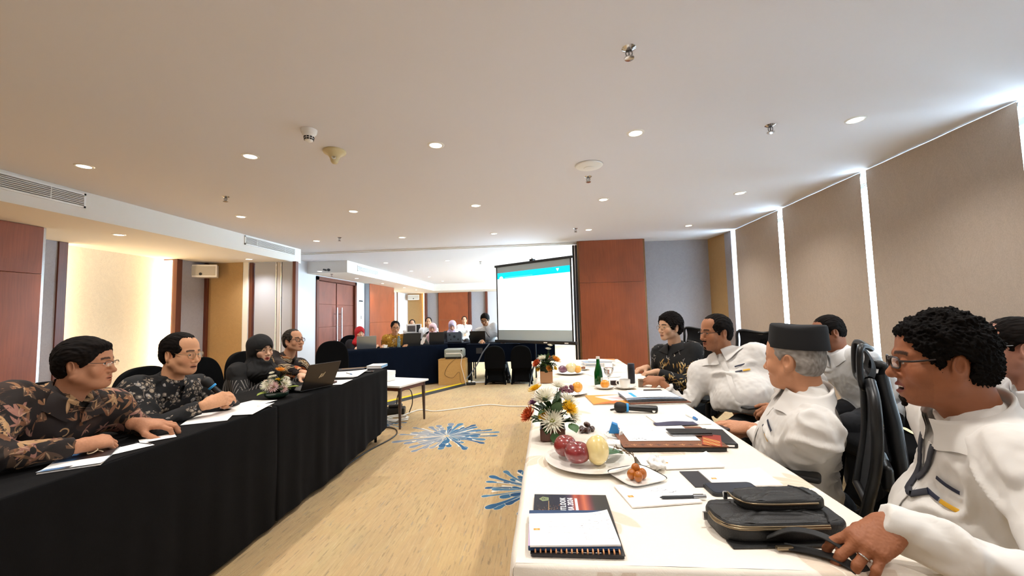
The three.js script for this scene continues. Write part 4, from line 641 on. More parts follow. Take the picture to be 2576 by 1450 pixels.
function meshChair() {                                                   // office chair, seat facing +z
  const g = thing('mesh_chair', 'x', 'office chair');
  const curve = (y, k = 0) => -0.24 - 0.07 * Math.sin((y - 0.5) * 5.2) * 0.5 - 0.08 * clamp(y - 0.6, 0, 1) + k;
  part('seat', sheet((u, v) => { const a = u * 6.2832, c = Math.cos(a), s = Math.sin(a), e = 0.5, r = v < 0.5 ? v * 2 : 1 - (v - 0.5) * 2; return [Math.sign(c) * Math.abs(c) ** e * 0.25 * (0.02 + 0.98 * Math.sqrt(r)), v < 0.5 ? 0.44 : 0.44 + 0.065 * Math.sqrt(1 - r * r * 0.98), 0.01 + Math.sign(s) * Math.abs(s) ** e * 0.24 * (0.02 + 0.98 * Math.sqrt(r))]; }, 48, 16), MAT.black, g);
  const b = part('back_frame', [tube([[-0.19, 0.52, -0.24], [-0.235, 0.75, curve(0.75)], [-0.22, 0.95, curve(0.95)], [-0.15, 0.99, curve(0.99)]], 0.018, 30, 8), tube([[0.19, 0.52, -0.24], [0.235, 0.75, curve(0.75)], [0.22, 0.95, curve(0.95)], [0.15, 1.02, curve(1.02)]], 0.018, 30, 8), tube([[-0.15, 1.02, curve(1.02)], [0, 1.0, curve(1.0) - 0.01], [0.15, 1.02, curve(1.02)]], 0.018, 16, 8), tube([[-0.19, 0.52, -0.24], [0, 0.5, -0.26], [0.19, 0.52, -0.24]], 0.018, 16, 8)], MAT.plastic, g);
  part('mesh_back', sheet((u, v) => { const y = 0.52 + v * 0.49, w = 0.19 + 0.045 * Math.sin(v * 2.6); return [(u - 0.5) * 2 * w, y, curve(y) - 0.02 * Math.cos((u - 0.5) * 3)]; }, 16, 16), mat('#101114', 0.8), b);
  part('spine', [tube([[0, 0.42, -0.2], [0, 0.55, -0.35], [0, 0.8, -0.36], [0, 0.95, -0.34], [0, 1.03, -0.33]], 0.028, 40, 8), slab([-0.12, 0.12], [0.6, 0.7], [-0.34, -0.3], 0.02)], MAT.plastic, g);
  const h = part('headrest', sheet((u, v) => { const x = (u - 0.5) * 0.3; return [x, 0.99 + v * 0.15 + 0.02 * Math.cos(u * 6.28), -0.29 + 0.25 * x * x * 4 - 0.03 * Math.sin(v * 3.14)]; }, 20, 10), mat('#101114', 0.8), g);
  part('headrest_frame', [tube([[-0.155, 1.0, -0.265], [0, 0.98, -0.3], [0.155, 1.0, -0.265], [0.16, 1.07, -0.262], [0.15, 1.145, -0.27], [0, 1.13, -0.31], [-0.15, 1.145, -0.27], [-0.16, 1.07, -0.262]], 0.011, 60, 8, true), tube([[0, 1.0, -0.335], [0, 1.06, -0.345], [0, 1.07, -0.3]], 0.018, 12, 8)], MAT.plastic, h);
  for (const s of [-1, 1]) { const a = part('armrest', slab([s * 0.29 - 0.04, s * 0.29 + 0.04], [0.655, 0.68], [-0.12, 0.13], 0.012), MAT.plastic, g); part('arm_post', tube([[s * 0.29, 0.655, 0.0], [s * 0.3, 0.52, -0.02], [s * 0.22, 0.42, -0.02]], 0.02, 16, 8), MAT.plastic, a); }
  part('gas_lift', [cyl(0.03, 0.025, 0.3, 0, 0.12, 0), slab([-0.1, 0.1], [0.4, 0.44], [-0.12, 0.12], 0.01)], MAT.plastic, g);
  for (let k = 0; k < 5; k++) { const a = k * 1.2566 + 0.3, c = Math.cos(a), s = Math.sin(a), leg = part('base_arm', rod([0, 0.13, 0], [c * 0.3, 0.085, s * 0.3], 0.03, 0.018), MAT.plastic, g); part('caster', [mv(cyl(0.027, 0.027, 0.02, 0, -0.01, 0, 16), c * 0.31 - s * 0.016, 0.028, s * 0.31 + c * 0.016, Math.PI / 2, -a, 0), mv(cyl(0.027, 0.027, 0.02, 0, -0.01, 0, 16), c * 0.31 + s * 0.016, 0.028, s * 0.31 - c * 0.016, Math.PI / 2, -a, 0)], MAT.plastic, leg); }
  scene.remove(g); names.mesh_chair = -1; return g;
}
const MC = meshChair();
const officeAt = (x, z, deg, label) => copyOf(MC, [x, 0, z], deg * RAD, label, 'black mesh office chairs');
officeAt(1.05, -1.97, -122, 'black mesh office chair with a headrest under the man in the black cap'); officeAt(1.36, -2.93, -42, 'black mesh office chair behind the man in the white shirt with a goatee'); officeAt(1.21, -3.76, -48, 'black mesh office chair under the man in black and gold batik'); officeAt(1.42, -1.06, -92, 'black mesh office chair under the curly-haired man');
// ------------------------------------------------------------ people
const batik = (base, draw) => mat('#ffffff', 0.85, { map: canvasTex(1024, 1024, (g, w, h) => { g.fillStyle = base; g.fillRect(0, 0, w, h); draw(g, w, h); }) });
const wrapDraw = (w, h, x, y, f) => { for (const dx of [-w, 0, w]) for (const dy of [-h, 0, h]) f(x + dx, y + dy); };
const leafPath = (g, l, wd) => { g.beginPath(); g.moveTo(0, 0); g.bezierCurveTo(l * 0.3, -wd, l * 0.8, -wd * 0.7, l, 0); g.bezierCurveTo(l * 0.8, wd * 0.5, l * 0.4, wd * 0.6, 0, 0); };
const brownBatik = batik('#1d1310', (g, w, h) => {
  seed = 51;
  for (let i = 0; i < 60; i++) { g.fillStyle = ['#2d1d15', '#150d0c', '#3a2519'][i % 3]; g.globalAlpha = 0.6; g.beginPath(); g.ellipse(rnd() * w, rnd() * h, rr(30, 110), rr(20, 60), rr(0, 3), 0, 7); g.fill(); }
  g.globalAlpha = 1;
  const flame = (l, wd, hook) => { g.beginPath(); g.moveTo(0, 0); g.bezierCurveTo(l * 0.25, -wd * 1.2, l * 0.7, -wd + hook * 0.4, l, hook); g.bezierCurveTo(l * 0.75, hook * 0.7 + wd * 0.5, l * 0.35, wd * 0.9, 0, 0); };
  for (let i = 0; i < 560; i++) {
    const x = rnd() * w, y = rnd() * h, a = rr(0, 6.28), n = 2 + (i % 3), c = ['#8a6040', '#5f432e', '#a8835c', '#4d3829', '#7a5238', '#96685a'][i % 6], l = rr(24, 84);
    g.save(); g.translate(x, y); g.rotate(a); for (let k = 0; k < n; k++) { g.save(); g.rotate((k - n / 2) * rr(0.3, 0.9)); g.fillStyle = c; flame(l * rr(0.6, 1.1), l * rr(0.1, 0.2), l * rr(-0.3, 0.3)); g.fill(); if (k % 2) { g.globalAlpha = 0.7; g.fillStyle = '#c6a27c'; flame(l * 0.6, l * 0.05, l * 0.1); g.fill(); g.globalAlpha = 1; } g.restore(); } g.restore();
    if (i % 4 === 0) { g.fillStyle = '#17100d'; g.beginPath(); g.ellipse(x + 20, y - 12, rr(6, 26), rr(4, 14), a, 0, 7); g.fill(); }
  }
  for (let i = 0; i < 70; i++) { g.strokeStyle = ['#b08a60', '#7a583c'][i & 1]; g.lineWidth = rr(3, 7); g.beginPath(); g.arc(rnd() * w, rnd() * h, rr(12, 34), rr(0, 6), rr(1, 5)); g.stroke(); }
});
const dotBatik = batik('#0d0d10', (g, w, h) => {
  seed = 61; for (let i = 0; i < 900; i++) { g.globalAlpha = 0.35; g.fillStyle = ['#17171c', '#1d1b20', '#101828'][i % 3]; g.fillRect(rnd() * w, rnd() * h, rr(4, 30), rr(2, 8)); } g.globalAlpha = 1;
  for (let i = 0; i < 900; i++) {
    const x = rnd() * w, v = rnd(), yb = v < 0.62 ? rr(0.79, 1.0) : rr(0, 0.16), y = (1 - yb) * h, d = n2(x * 0.012, y * 0.012); if (d < -0.25) continue;
    const r = rr(7, 17); g.fillStyle = ['#7d7063', '#9b8b78', '#5f574f', '#8f8a86'][i % 4]; g.beginPath(); g.ellipse(x, y, r, r * 0.8, rr(0, 3), 0, 7); g.fill(); g.lineWidth = 3; g.strokeStyle = '#1a1716'; g.stroke(); g.fillStyle = '#b3a592'; g.beginPath(); g.arc(x + 2, y - 1, r * 0.35, 0, 7); g.fill();
    if (i % 3 === 0) { g.strokeStyle = '#6d6258'; g.lineWidth = 4; g.beginPath(); g.moveTo(x, y); g.quadraticCurveTo(x + rr(-30, 30), y + rr(5, 25), x + rr(-46, 46), y + rr(5, 40)); g.stroke(); }
  }
});
const stripeBatik = batik('#1c0f0a', (g, w, h) => {
  seed = 71; for (let b = 0; b < 16; b++) { g.save(); g.translate(rnd() * w, rnd() * h); g.rotate(rr(-1, 1)); g.fillStyle = ['#8b3f16', '#6d2c10', '#a04d1a'][b % 3]; g.beginPath(); g.ellipse(0, 0, rr(60, 120), rr(30, 60), 0, 0, 7); g.fill(); g.restore(); }
  for (let b = 0; b < 46; b++) { const x = rnd() * w, y = rnd() * h, a = rr(-0.9, 0.9), n = 4 + (b % 4); wrapDraw(w, h, x, y, (X, Y) => { g.save(); g.translate(X, Y); g.rotate(a); for (let k = 0; k < n; k++) { g.strokeStyle = ['#cdb38a', '#b8915f', '#d9c7a2'][k % 3]; g.lineWidth = 6; g.lineCap = 'round'; g.beginPath(); g.moveTo(-52, k * 15); g.quadraticCurveTo(-14, k * 15 - 16, 8, k * 15); g.quadraticCurveTo(26, k * 15 + 14, 52, k * 15 - 4); g.stroke(); } g.restore(); }); }
});
const goldBatik = batik('#0a0a0d', (g, w, h) => {
  seed = 81; for (let i = 0; i < 120; i++) { g.save(); g.translate(rnd() * w, rnd() * h); g.rotate(rr(0, 6.28)); g.strokeStyle = ['#b9b2a6', '#8f8b88', '#cfc7b4'][i % 3]; g.lineWidth = rr(3, 7); g.beginPath(); g.moveTo(0, 0); g.quadraticCurveTo(rr(10, 30), rr(-16, 16), rr(24, 52), rr(-6, 6)); g.stroke(); if (i % 2) { g.beginPath(); g.moveTo(14, 0); g.lineTo(20, 16); g.stroke(); } g.restore(); }
  for (let i = 0; i < 130; i++) { const x = rr(0.02, 0.2) * w * (i % 2 ? 1 : 1) + (i % 3 === 0 ? w * 0.8 : 0), y = h * (1 - rr(0.56, 0.85)); g.save(); g.translate(x, y); g.rotate(rr(-2.6, -0.2)); g.fillStyle = ['#b08a4a', '#c9a868', '#8a6733', '#d8c08a'][i % 4]; leafPath(g, rr(26, 70), rr(6, 14)); g.fill(); g.restore(); }
});
const mustardBatik = batik('#a87a1e', (g, w, h) => { seed = 91; for (let i = 0; i < 260; i++) { g.save(); g.translate(rnd() * w, rnd() * h); g.rotate(rr(0, 6.3)); g.fillStyle = ['#5f3d10', '#d6ad4a', '#7d5617', '#e0c070'][i % 4]; leafPath(g, rr(30, 70), rr(8, 18)); g.fill(); g.restore(); } });
const abaya = batik('#0b0a0b', (g, w, h) => { for (let x = 0; x < w; x += 30) { g.fillStyle = '#77736f'; g.fillRect(x, h * 0.19, 9, h * 0.1); } });
const WHITE = mat('#d9d6d2', 0.82, { bumpMap: rep(T.weave, 10), bumpScale: 0.0002 }), WHITE2 = mat('#e2e4e6', 0.82), DARKTOP = mat('#16131a', 0.85), OLIVE = mat('#4f463a', 0.85);
const short = { t: 0.011, comb: 1, amp: 0.0022, freq: 34, color: '#0a0808', color2: '#1b1512' };
// --- left row
const man1 = person({
  label: 'heavy-set man in brown floral batik with rimless glasses leaning on the black table', neckD: 0.135, scale: 0.95, hs: 1.16, at: [-2.46, -1.62], turn: 78, head: [-2.105, 1.128, -1.715], look: 113, nod: 0, skin: '#a8714f', shoulder: 0.185, bulk: 1.1, belly: 0.5, shirtMat: brownBatik, fold: 0.9, foldSeed: 3, trousers: '#1a1614', roll: -0.06,
  arms: [{ side: -1, wrist: [-1.925, 0.81, -1.565], pole: [-0.1, -0.3, 1], fingers: [0.05, -0.05, -1], back: [0.35, 0.95, 0.1], hand: { curl: [[0.55, 0.75, 0.3], [0.65, 0.95, 0.4], [0.75, 1.0, 0.5], [0.85, 1.0, 0.5]], spread: 0.05, thumb: [0.5, 0.4, 0.3] }, cuff: 0.02 },
    { side: 1, wrist: [-1.985, 0.825, -1.85], pole: [-0.4, -0.5, -0.8], fingers: [0.75, -0.12, -0.45], back: [0.2, 0.96, 0.1], hand: { curl: [[0.25, 0.85, 0.35], [0.2, 0.8, 0.35], [0.2, 0.75, 0.35], [0.2, 0.7, 0.3]], spread: 0.15, thumb: [0.0, 0.2, 0.2] }, cuff: 0.02 }],
  face: { fat: 0.7, w: 1.06, jaw: 1.16, nose: 1.0, hair: { ...short, t: 0.014, front: 0.6, face: [0.09, 0.082, 0.085], side: -0.012 } }, glasses: { half: 1, r: 0.0012, color: '#2a2220', h: 0.013, w: 0.024 }, tip: 0.04, neckR: 0.074,
});
const man2 = person({
  label: 'man in black batik with grey-dotted shoulders speaking, both hands clasped round a microphone', hs: 1.1, at: [-2.55, -2.33], turn: 76, head: [-2.231, 1.118, -2.334], look: 90, nod: 4, skin: '#c38b62', shoulder: 0.17, bulk: 1.04, belly: 0.25, shirtMat: dotBatik, foldSeed: 8, trousers: '#121214',
  arms: [{ side: -1, wrist: [-1.985, 0.83, -2.25], pole: [-0.2, -0.6, 0.8], fingers: [0.5, 0.25, -0.8], back: [0.5, 0.55, 0.6], hand: { curl: [[0.7, 1.1, 0.6], [0.75, 1.15, 0.6], [0.8, 1.2, 0.6], [0.85, 1.2, 0.6]], spread: 0.02, thumb: [0.4, 0.7, 0.6] }, cuff: 0.03 },
    { side: 1, wrist: [-2.03, 0.83, -2.455], pole: [-0.2, -0.6, -0.8], fingers: [0.75, 0.1, 0.5], back: [0.65, 0.55, -0.5], hand: { curl: [[0.7, 1.1, 0.6], [0.75, 1.15, 0.6], [0.8, 1.2, 0.6], [0.85, 1.2, 0.6]], spread: 0.02, thumb: [0.4, 0.6, 0.6] }, cuff: 0.03 }],
  face: { w: 1.02, fat: 0.25, jaw: 1.05, mouth: 0.35, hair: { ...short, recede: 1.1, face: [0.082, 0.095, 0.09] } }, glasses: { r: 0.0013, color: '#8f7a5a', metal: 0.8, w: 0.022, h: 0.018 }, tip: 0.03, neckR: 0.064,
});
function hijab(P, color, o = {}) {
  const pr = [ELL(V(0, 0.034, -0.012), V(0.096, 0.108, 0.123), 0.02), CAP(V(0, -0.06, -0.025), V(0, -0.14, -0.03), 0.085, 0.095, 0.05), ELL(V(0, -0.195, -0.005), V(0.165, 0.085, 0.13), 0.07), ELL(V(0, -0.1, 0.045), V(0.068, 0.05, 0.058), 0.03)];
  if (o.long) pr.push(ELL(V(0, -0.26, 0.05), V(0.14, 0.13, 0.1), 0.06));
  pr.push(SUB(ELL(V(0, -0.03, 0.108), V(0.053, 0.07, 0.06), 0.008)));
  const g = solid(pr, o.cell ?? 0.005, { displace: (p) => { const w = n3(p.x * 8, p.y * 6, p.z * 8), s = Math.sin(34 * p.y + 55 * Math.abs(p.x) + 30 * p.z + 4 * w); return (p.y < -0.06 ? 0.0035 : 0.001) * (s * s - 0.4) + 0.003 * w; } });
  return P.hn(g, 'headscarf', mat(color, 0.85));
}
const woman3 = person({
  label: 'woman in a black headscarf, thin glasses and a striped black top at the black table', at: [-2.83, -3.5], turn: 74, head: [-2.609, 1.045, -3.543], look: 72, skin: '#c79a7a', scale: 1.03, neckD: 0.15, shoulder: 0.15, bulk: 0.98, bust: 1, shirtMat: abaya, shirtName: 'dress', fold: 0.6, foldSeed: 12, collar: false, trousers: '#0c0b0c',
  arms: [{ side: -1, wrist: [-2.34, 0.79, -3.28], pole: [-0.6, -0.8, 0.25], fingers: [0.7, -0.05, -0.7], hand: { curl: [0.3, 0.35, 0.4, 0.45] }, cell: 0.0035 }, { side: 1, wrist: [-2.25, 0.80, -3.60], pole: [-0.6, -0.8, -0.2], fingers: [0.9, -0.05, 0.3], hand: { curl: [0.25, 0.3, 0.35, 0.4] }, cell: 0.0035 }],
  face: { noEars: 1, jaw: 0.95, lip: lin('#a04a44'), brow: lin('#2a1a14') }, glasses: { half: 1, r: 0.001, color: '#b59a78', metal: 0.9, h: 0.014 },
});
hijab(woman3, '#060608');
const man4 = person({
  label: 'man in striped brown and orange batik with dark glasses, head tilted back', at: [-2.96, -4.12], turn: 58, head: [-2.678, 1.09, -4.136], look: 74, nod: -9, skin: '#b98562', shoulder: 0.168, shirtMat: stripeBatik, foldSeed: 15, trousers: '#15110f', neckZ: -0.03,
  arms: [{ side: -1, wrist: [-2.33, 0.80, -3.78], pole: [-0.3, -0.6, 0.7], fingers: [0.8, -0.05, 0.4], hand: { curl: [0.4, 0.5, 0.5, 0.6] }, cell: 0.0035 }, { side: 1, wrist: [-2.42, 0.80, -4.2], pole: [-0.3, -0.6, -0.7], fingers: [0.9, -0.05, 0.3], hand: { curl: [0.4, 0.5, 0.5, 0.6] }, cell: 0.0035 }],
  face: { w: 1.0, hair: { ...short, recede: 0.9, color2: '#4a443e', face: [0.085, 0.09, 0.09] } }, glasses: { r: 0.0024, color: '#17120f', w: 0.024, h: 0.0175 }, tip: 0.03,
});
// --- right row
const curly = person({
  label: 'smiling man with curly black hair, glasses and a white shirt in the right foreground', neckD: 0.13, at: [1.32, -1.24], turn: -114, head: [1.072, 1.150, -1.232], look: -114, nod: 2, skin: '#8a5231', shoulder: 0.185, bulk: 1.1, belly: 1.05, shR: -0.03, shirtMat: WHITE, fold: 1.4, foldSeed: 22, trousers: '#d9d5cf', scale: 1.0, shirtCell: 0.007, headCell: 0.0025,
  arms: [{ side: 1, wrist: [0.725, 0.838, -0.966], pole: [0.6, -0.5, 0.6], fingers: [-0.86, -0.36, 0.18], back: [-0.2, 0.85, 0.45], hand: { curl: [[0.4, 0.7, 0.25], [0.45, 0.6, 0.3], [0.45, 0.6, 0.3], [0.4, 0.6, 0.3]], spread: 0.2, thumb: [0.5, 0.5, 0.2] }, cell: 0.0022, cuff: -0.025 }, { side: -1, wrist: [1.12, 0.58, -1.32], pole: [0.6, -0.6, -0.7], fingers: [-0.9, -0.2, 0.1], hand: { curl: [0.5, 0.6, 0.6, 0.7] }, cell: 0.004 }],
  face: { len: 0.88, fat: 0.55, w: 1.02, jaw: 1.08, nose: 1.06, mouth: 0.85, squint: 0.7, lip: lin('#7d4238'), stubble: 0.2, hair: { t: 0.015, curl: 1, top: 0.8, front: 0.9, amp: 0.0045, freq: 85, color: '#050404', color2: '#120e0c', face: [0.1, 0.088, 0.095], fc: V(0, -0.03, 0.105), side: -0.035 } },
  beard: [[[-0.014, -0.104, 0.085], [0.014, -0.104, 0.085], 0.009], [[0, -0.108, 0.084], [0, -0.122, 0.086], 0.008]], glasses: { r: 0.0024, color: '#231713', w: 0.024, h: 0.015 }, neckR: 0.076, tip: 0.036, seat: 0.56,
});
const capMan = person({
  label: 'grey-haired man in a tall black cap and white shirt turned away towards the far room', neckD: 0.125, at: [1.08, -1.94], turn: -114, head: [1.006, 1.095, -1.800], look: -141, nod: 3, skin: '#b27a56', shoulder: 0.172, bulk: 1.04, belly: 0.35, shirtMat: WHITE, foldSeed: 31, fold: 1.6, trousers: '#23252b', shirtCell: 0.0075,
  arms: [{ side: 1, wrist: [0.955, 0.735, -2.1], pole: [0.1, -1, 0.15], fingers: [-0.85, 0.0, -0.4], back: [0.1, 0.8, 0.5], hand: { curl: [[0.2, 0.25, 0.2], [0.2, 0.3, 0.2], [0.25, 0.3, 0.2], [0.3, 0.35, 0.2]], spread: 0.01, thumb: [0.3, 0.3, 0.1] }, cuff: 0.03 }, { side: -1, wrist: [0.95, 0.70, -2.16], pole: [0.3, -0.9, -0.4], fingers: [-0.8, 0.0, -0.2], hand: { curl: [0.6, 0.7, 0.7, 0.8] }, cell: 0.004 }],
  face: { fat: 0.15, hair: { t: 0.006, amp: 0.0009, freq: 60, color: '#77716c', color2: '#a8a29c', face: [0.088, 0.088, 0.09], side: -0.028, comb: 1 } }, tip: 0.05,
});
{ // the tall black cap
  const pts = []; for (const [r, y] of [[0.086, 0.0], [0.0885, 0.002], [0.086, 0.03], [0.083, 0.075], [0.081, 0.094], [0.077, 0.099], [0.06, 0.1], [0.0, 0.096]]) pts.push([r, y]);
  const g = lathe(pts, 64).scale(0.99, 1, 1.24).translate(0, 0.046, -0.018).rotateX(-0.1), p = g.attributes.position; for (let i = 0; i < p.count; i++) p.setY(i, p.getY(i) - 0.012 * Math.abs(p.getX(i) / 0.08) ** 2 * (p.getY(i) > 0.12 ? 1 : 0)); g.computeVertexNormals();
  capMan.hn(g, 'cap', phys('#08090c', 0.9, { sheen: 0.4, sheenRoughness: 0.5, sheenColor: new THREE.Color('#2a3040') }));
}
const whiteMan = person({
  label: 'heavy-set man with a goatee, glasses and a white shirt, one hand on the table', neckD: 0.15, shL: -0.04, hemZ: 0.72, hemY: 0.665, at: [1.37, -2.83], turn: -36, head: [1.176, 1.150, -3.008], look: -77, nod: 3, skin: '#96613f', shoulder: 0.185, bulk: 1.14, belly: 0.75, shirtMat: WHITE, foldSeed: 41, fold: 1.6, trousers: '#17181c', shirtCell: 0.008,
  knees: [V(0.15, 0.57, 0.44), V(-0.14, 0.57, 0.44)],
  arms: [{ side: -1, wrist: [0.80, 0.808, -3.10], pole: [-0.2, -0.8, 0.3], fingers: [-0.92, -0.02, -0.2], back: [-0.1, 0.75, 0.65], hand: { curl: [[0.5, 0.6, 0.3], [0.55, 0.7, 0.4], [0.6, 0.8, 0.4], [0.7, 0.8, 0.4]], thumb: [0.1, 0.2, 0.1] }, cell: 0.003, cuff: 0.07 }, { side: 1, wrist: [1.33, 0.735, -2.53], pole: [0.9, -0.5, 0.1], fingers: [-0.85, -0.25, 0.05], back: [0.2, 0.7, 0.6], hand: { curl: [[0.6, 0.7, 0.3], [0.65, 0.8, 0.4], [0.7, 0.8, 0.4], [0.8, 0.9, 0.4]], thumb: [0.1, 0.1, 0.1] }, cell: 0.003, cuff: 0.035 }],
  face: { fat: 0.6, w: 1.05, jaw: 1.12, nose: 1.1, stubble: 0.28, hair: { ...short, recede: 0.9, face: [0.088, 0.09, 0.085] } }, beard: [[[-0.02, -0.057, 0.094], [0.02, -0.057, 0.094], 0.0045], [[-0.014, -0.098, 0.084], [0.014, -0.098, 0.084], 0.008], [[0, -0.1, 0.083], [0, -0.108, 0.082], 0.01]], glasses: { half: 1, r: 0.0016, color: '#1c1512', h: 0.014 }, neckR: 0.078, tip: 0.045,
});
const goldMan = person({
  label: 'slim man in black and gold batik with thin glasses at the white table', at: [1.2, -3.80], turn: -48, head: [1.09, 1.166, -3.79], look: -66, skin: '#b98d6c', shoulder: 0.165, bulk: 0.95, shirtMat: goldBatik, foldSeed: 52, trousers: '#101012',
  arms: [{ side: -1, wrist: [0.88, 0.80, -3.86], pole: [-0.1, -0.8, -0.4], fingers: [-0.8, -0.1, 0.35], hand: { curl: [0.5, 0.6, 0.6, 0.7] }, cell: 0.0035 }, { side: 1, wrist: [0.92, 0.79, -3.66], pole: [0.5, -0.8, 0.4], fingers: [-0.85, -0.15, -0.3], hand: { curl: [0.5, 0.6, 0.6, 0.7] }, cell: 0.0035 }],
  face: { jaw: 0.95, hair: { ...short, t: 0.02, front: 1.0, top: 1.1, amp: 0.004, freq: 40 } }, glasses: { r: 0.0012, color: '#7a6a50', metal: 0.8, h: 0.016 }, tip: 0.03,
});
const reader = person({
  label: 'man in a white shirt by the blinds, looking down, one hand on a black chair', at: [2.42, -3.33], turn: -72, head: [2.150, 1.118, -3.36], look: -100, nod: 22, skin: '#8f5a3e', shoulder: 0.172, shirtMat: WHITE2, foldSeed: 61, trousers: '#15161b',
  arms: [{ side: 1, wrist: [2.232, 0.55, -3.165], pole: [0.7, -0.2, 0.6], fingers: [-0.25, -0.35, 0.8], back: [-0.3, 0.9, 0.3], hand: { curl: [0.2, 0.15, 0.15, 0.2], spread: 0.16 }, cell: 0.003 }, { side: -1, wrist: [2.05, 0.62, -3.55], pole: [0.2, -0.8, -0.6], fingers: [-0.8, -0.1, 0.2], hand: { curl: [0.5, 0.5, 0.5, 0.5] }, cell: 0.004 }],
  face: { fat: 0.3, hair: { ...short, t: 0.009, recede: 1.0, face: [0.088, 0.098, 0.09] } }, tip: 0.04,
});
const edgeMan = person({
  label: 'man in a white shirt half hidden behind the curly-haired man at the right edge', at: [2.22, -1.90], turn: -95, head: [1.985, 1.115, -1.950], look: -118, skin: '#a5705a', shoulder: 0.172, shirtMat: WHITE2, foldSeed: 71, trousers: '#2a2020', knees: [V(0.12, 0.64, 0.62), V(-0.16, 0.5, 0.42)], feet: [V(0.1, 0.3, 0.66), V(-0.13, 0.075, 0.42)],
  arms: [{ side: 1, wrist: [1.9, 0.72, -1.75], pole: [0.5, -0.9, 0.3], fingers: [-0.9, -0.1, 0], hand: { curl: [0.5, 0.5, 0.5, 0.5] }, cell: 0.004 }],
  face: { fat: 0.2, hair: { ...short, t: 0.01, face: [0.09, 0.09, 0.088] } }, glasses: { r: 0.0014, metal: 0.8, color: '#b0b4b8' }, tip: 0.04,
});
// small things worn on the white shirts: placket, pocket badges, pens, lanyard
const NAVY = mat('#141a33', 0.6), GOLD = mat('#d9a421', 0.6), SEAM = mat('#cfcac0', 0.9);
for (const [P, a] of [[curly, 0.085], [capMan, 0.085], [whiteMan, 0.09]]) {
  onChest(P, 'placket', [[0.0, P.L - 0.07], [0, P.L * 0.66], [0, P.L * 0.38], [0, 0.07]], 0.03, 0.002, P === curly ? WHITE : WHITE, 0.001);
  onChest(P, 'name_tag', [[a - 0.035, P.L - 0.135], [a + 0.03, P.L - 0.142]], 0.009, 0.002, NAVY); onChest(P, 'pocket_trim', [[a - 0.045, P.L - 0.17], [a - 0.005, P.L - 0.177]], 0.011, 0.003, NAVY); onChest(P, 'pocket_trim', [[a - 0.002, P.L - 0.178], [a + 0.036, P.L - 0.185]], 0.011, 0.003, GOLD);
}
onChest(curly, 'lanyard', [[-0.045, curly.L - 0.06], [-0.035, curly.L - 0.11], [-0.02, curly.L - 0.155], [0.0, curly.L - 0.185], [0.025, curly.L - 0.19], [0.05, curly.L - 0.172]], 0.017, 0.004, mat('#1b1e2a', 0.5), 0.006); onChest(curly, 'lanyard', [[0.02, curly.L - 0.07], [0.018, curly.L - 0.11], [0.0, curly.L - 0.165]], 0.017, 0.004, mat('#1b1e2a', 0.5), 0.007);
{ const t = []; for (let k = -3; k <= 3; k++) t.push(bx(0.0062, 0.008, 0.004, k * 0.0066, -0.0728, 0.0925 - Math.abs(k) ** 2 * 0.0008, 0.001)); curly.hn(join(t), 'teeth', mat('#e9e2d2', 0.3)); }
{ // ring on the hand and watch on the wrist
  const a = curly.arms[0], r = part('ring', new THREE.TorusGeometry(0.0108, 0.0018, 10, 28), MAT.chrome, curly.G); const { P } = handPrims(-1, a.hand.curl, a.hand.spread, a.hand.thumb), caps = P.filter((p) => p.t === 0), pr = caps[2 + 8]; 
  const c = V(pr.ax + pr.dx * 0.5, pr.ay + pr.dy * 0.5, pr.az + pr.dz * 0.5), d = V(pr.dx, pr.dy, pr.dz).normalize(); r.applyMatrix4(a.M.clone().multiply(new THREE.Matrix4().compose(c, new THREE.Quaternion().setFromUnitVectors(V(0, 0, 1), d), V(1, 1, 1))));
}
// --- far room
const farP = (o) => person({ cell: 1.5, headCell: 0.0045, noEyes: false, shirtCell: 0.012, trousers: '#101014', ...o, arms: (o.hands ?? []).map(([side, w]) => ({ side, wrist: w, pole: [0.3 * side, -0.9, -0.3], fingers: [0, -0.1, 1], hand: { curl: [0.3, 0.4, 0.4, 0.5] }, cell: 0.005 })) });
const redWoman = farP({ label: 'woman in a bright red headscarf and black top behind the silver laptop', at: [-3.80, -7.86], turn: 40, head: [-3.65, 1.035, -7.732], look: 42, skin: '#d2a080', scale: 0.95, shoulder: 0.155, bust: 1, shirtMat: DARKTOP, shirtName: 'blouse', collar: false, face: { noEars: 1, jaw: 0.95, lip: lin('#a8504a') }, hands: [[-1, [-3.52, 0.79, -7.42]], [1, [-3.25, 0.79, -7.62]]] });
hijab(redWoman, '#b8141c', { cell: 0.007 });
const batikMan = farP({ label: 'man in mustard yellow batik behind the black laptop in the far room', at: [-3.08, -8.05], turn: 25, head: [-2.985, 1.13, -7.86], look: 28, nod: 10, skin: '#b58058', shirtMat: mustardBatik, shoulder: 0.165, face: { hair: { ...short, t: 0.012 } }, glasses: { r: 0.002 }, tip: 0.03, hands: [[-1, [-3.15, 0.79, -7.7]], [1, [-2.75, 0.79, -7.85]]] });
farP({ label: 'man in a white shirt holding a hand to his mouth in the far room', at: [-4.02, -11.95], turn: 18, head: [-3.986, 1.139, -11.848], look: 18, skin: '#b08060', shirtMat: WHITE2, face: { hair: short }, hands: [[1, [-3.96, 1.0, -11.68]]] });
farP({ label: 'man in a white shirt partly hidden behind a woman in a pale pink headscarf', at: [-3.22, -10.92], turn: 14, head: [-3.185, 1.19, -10.805], look: 14, skin: '#b88862', shirtMat: WHITE2, face: { hair: short } });
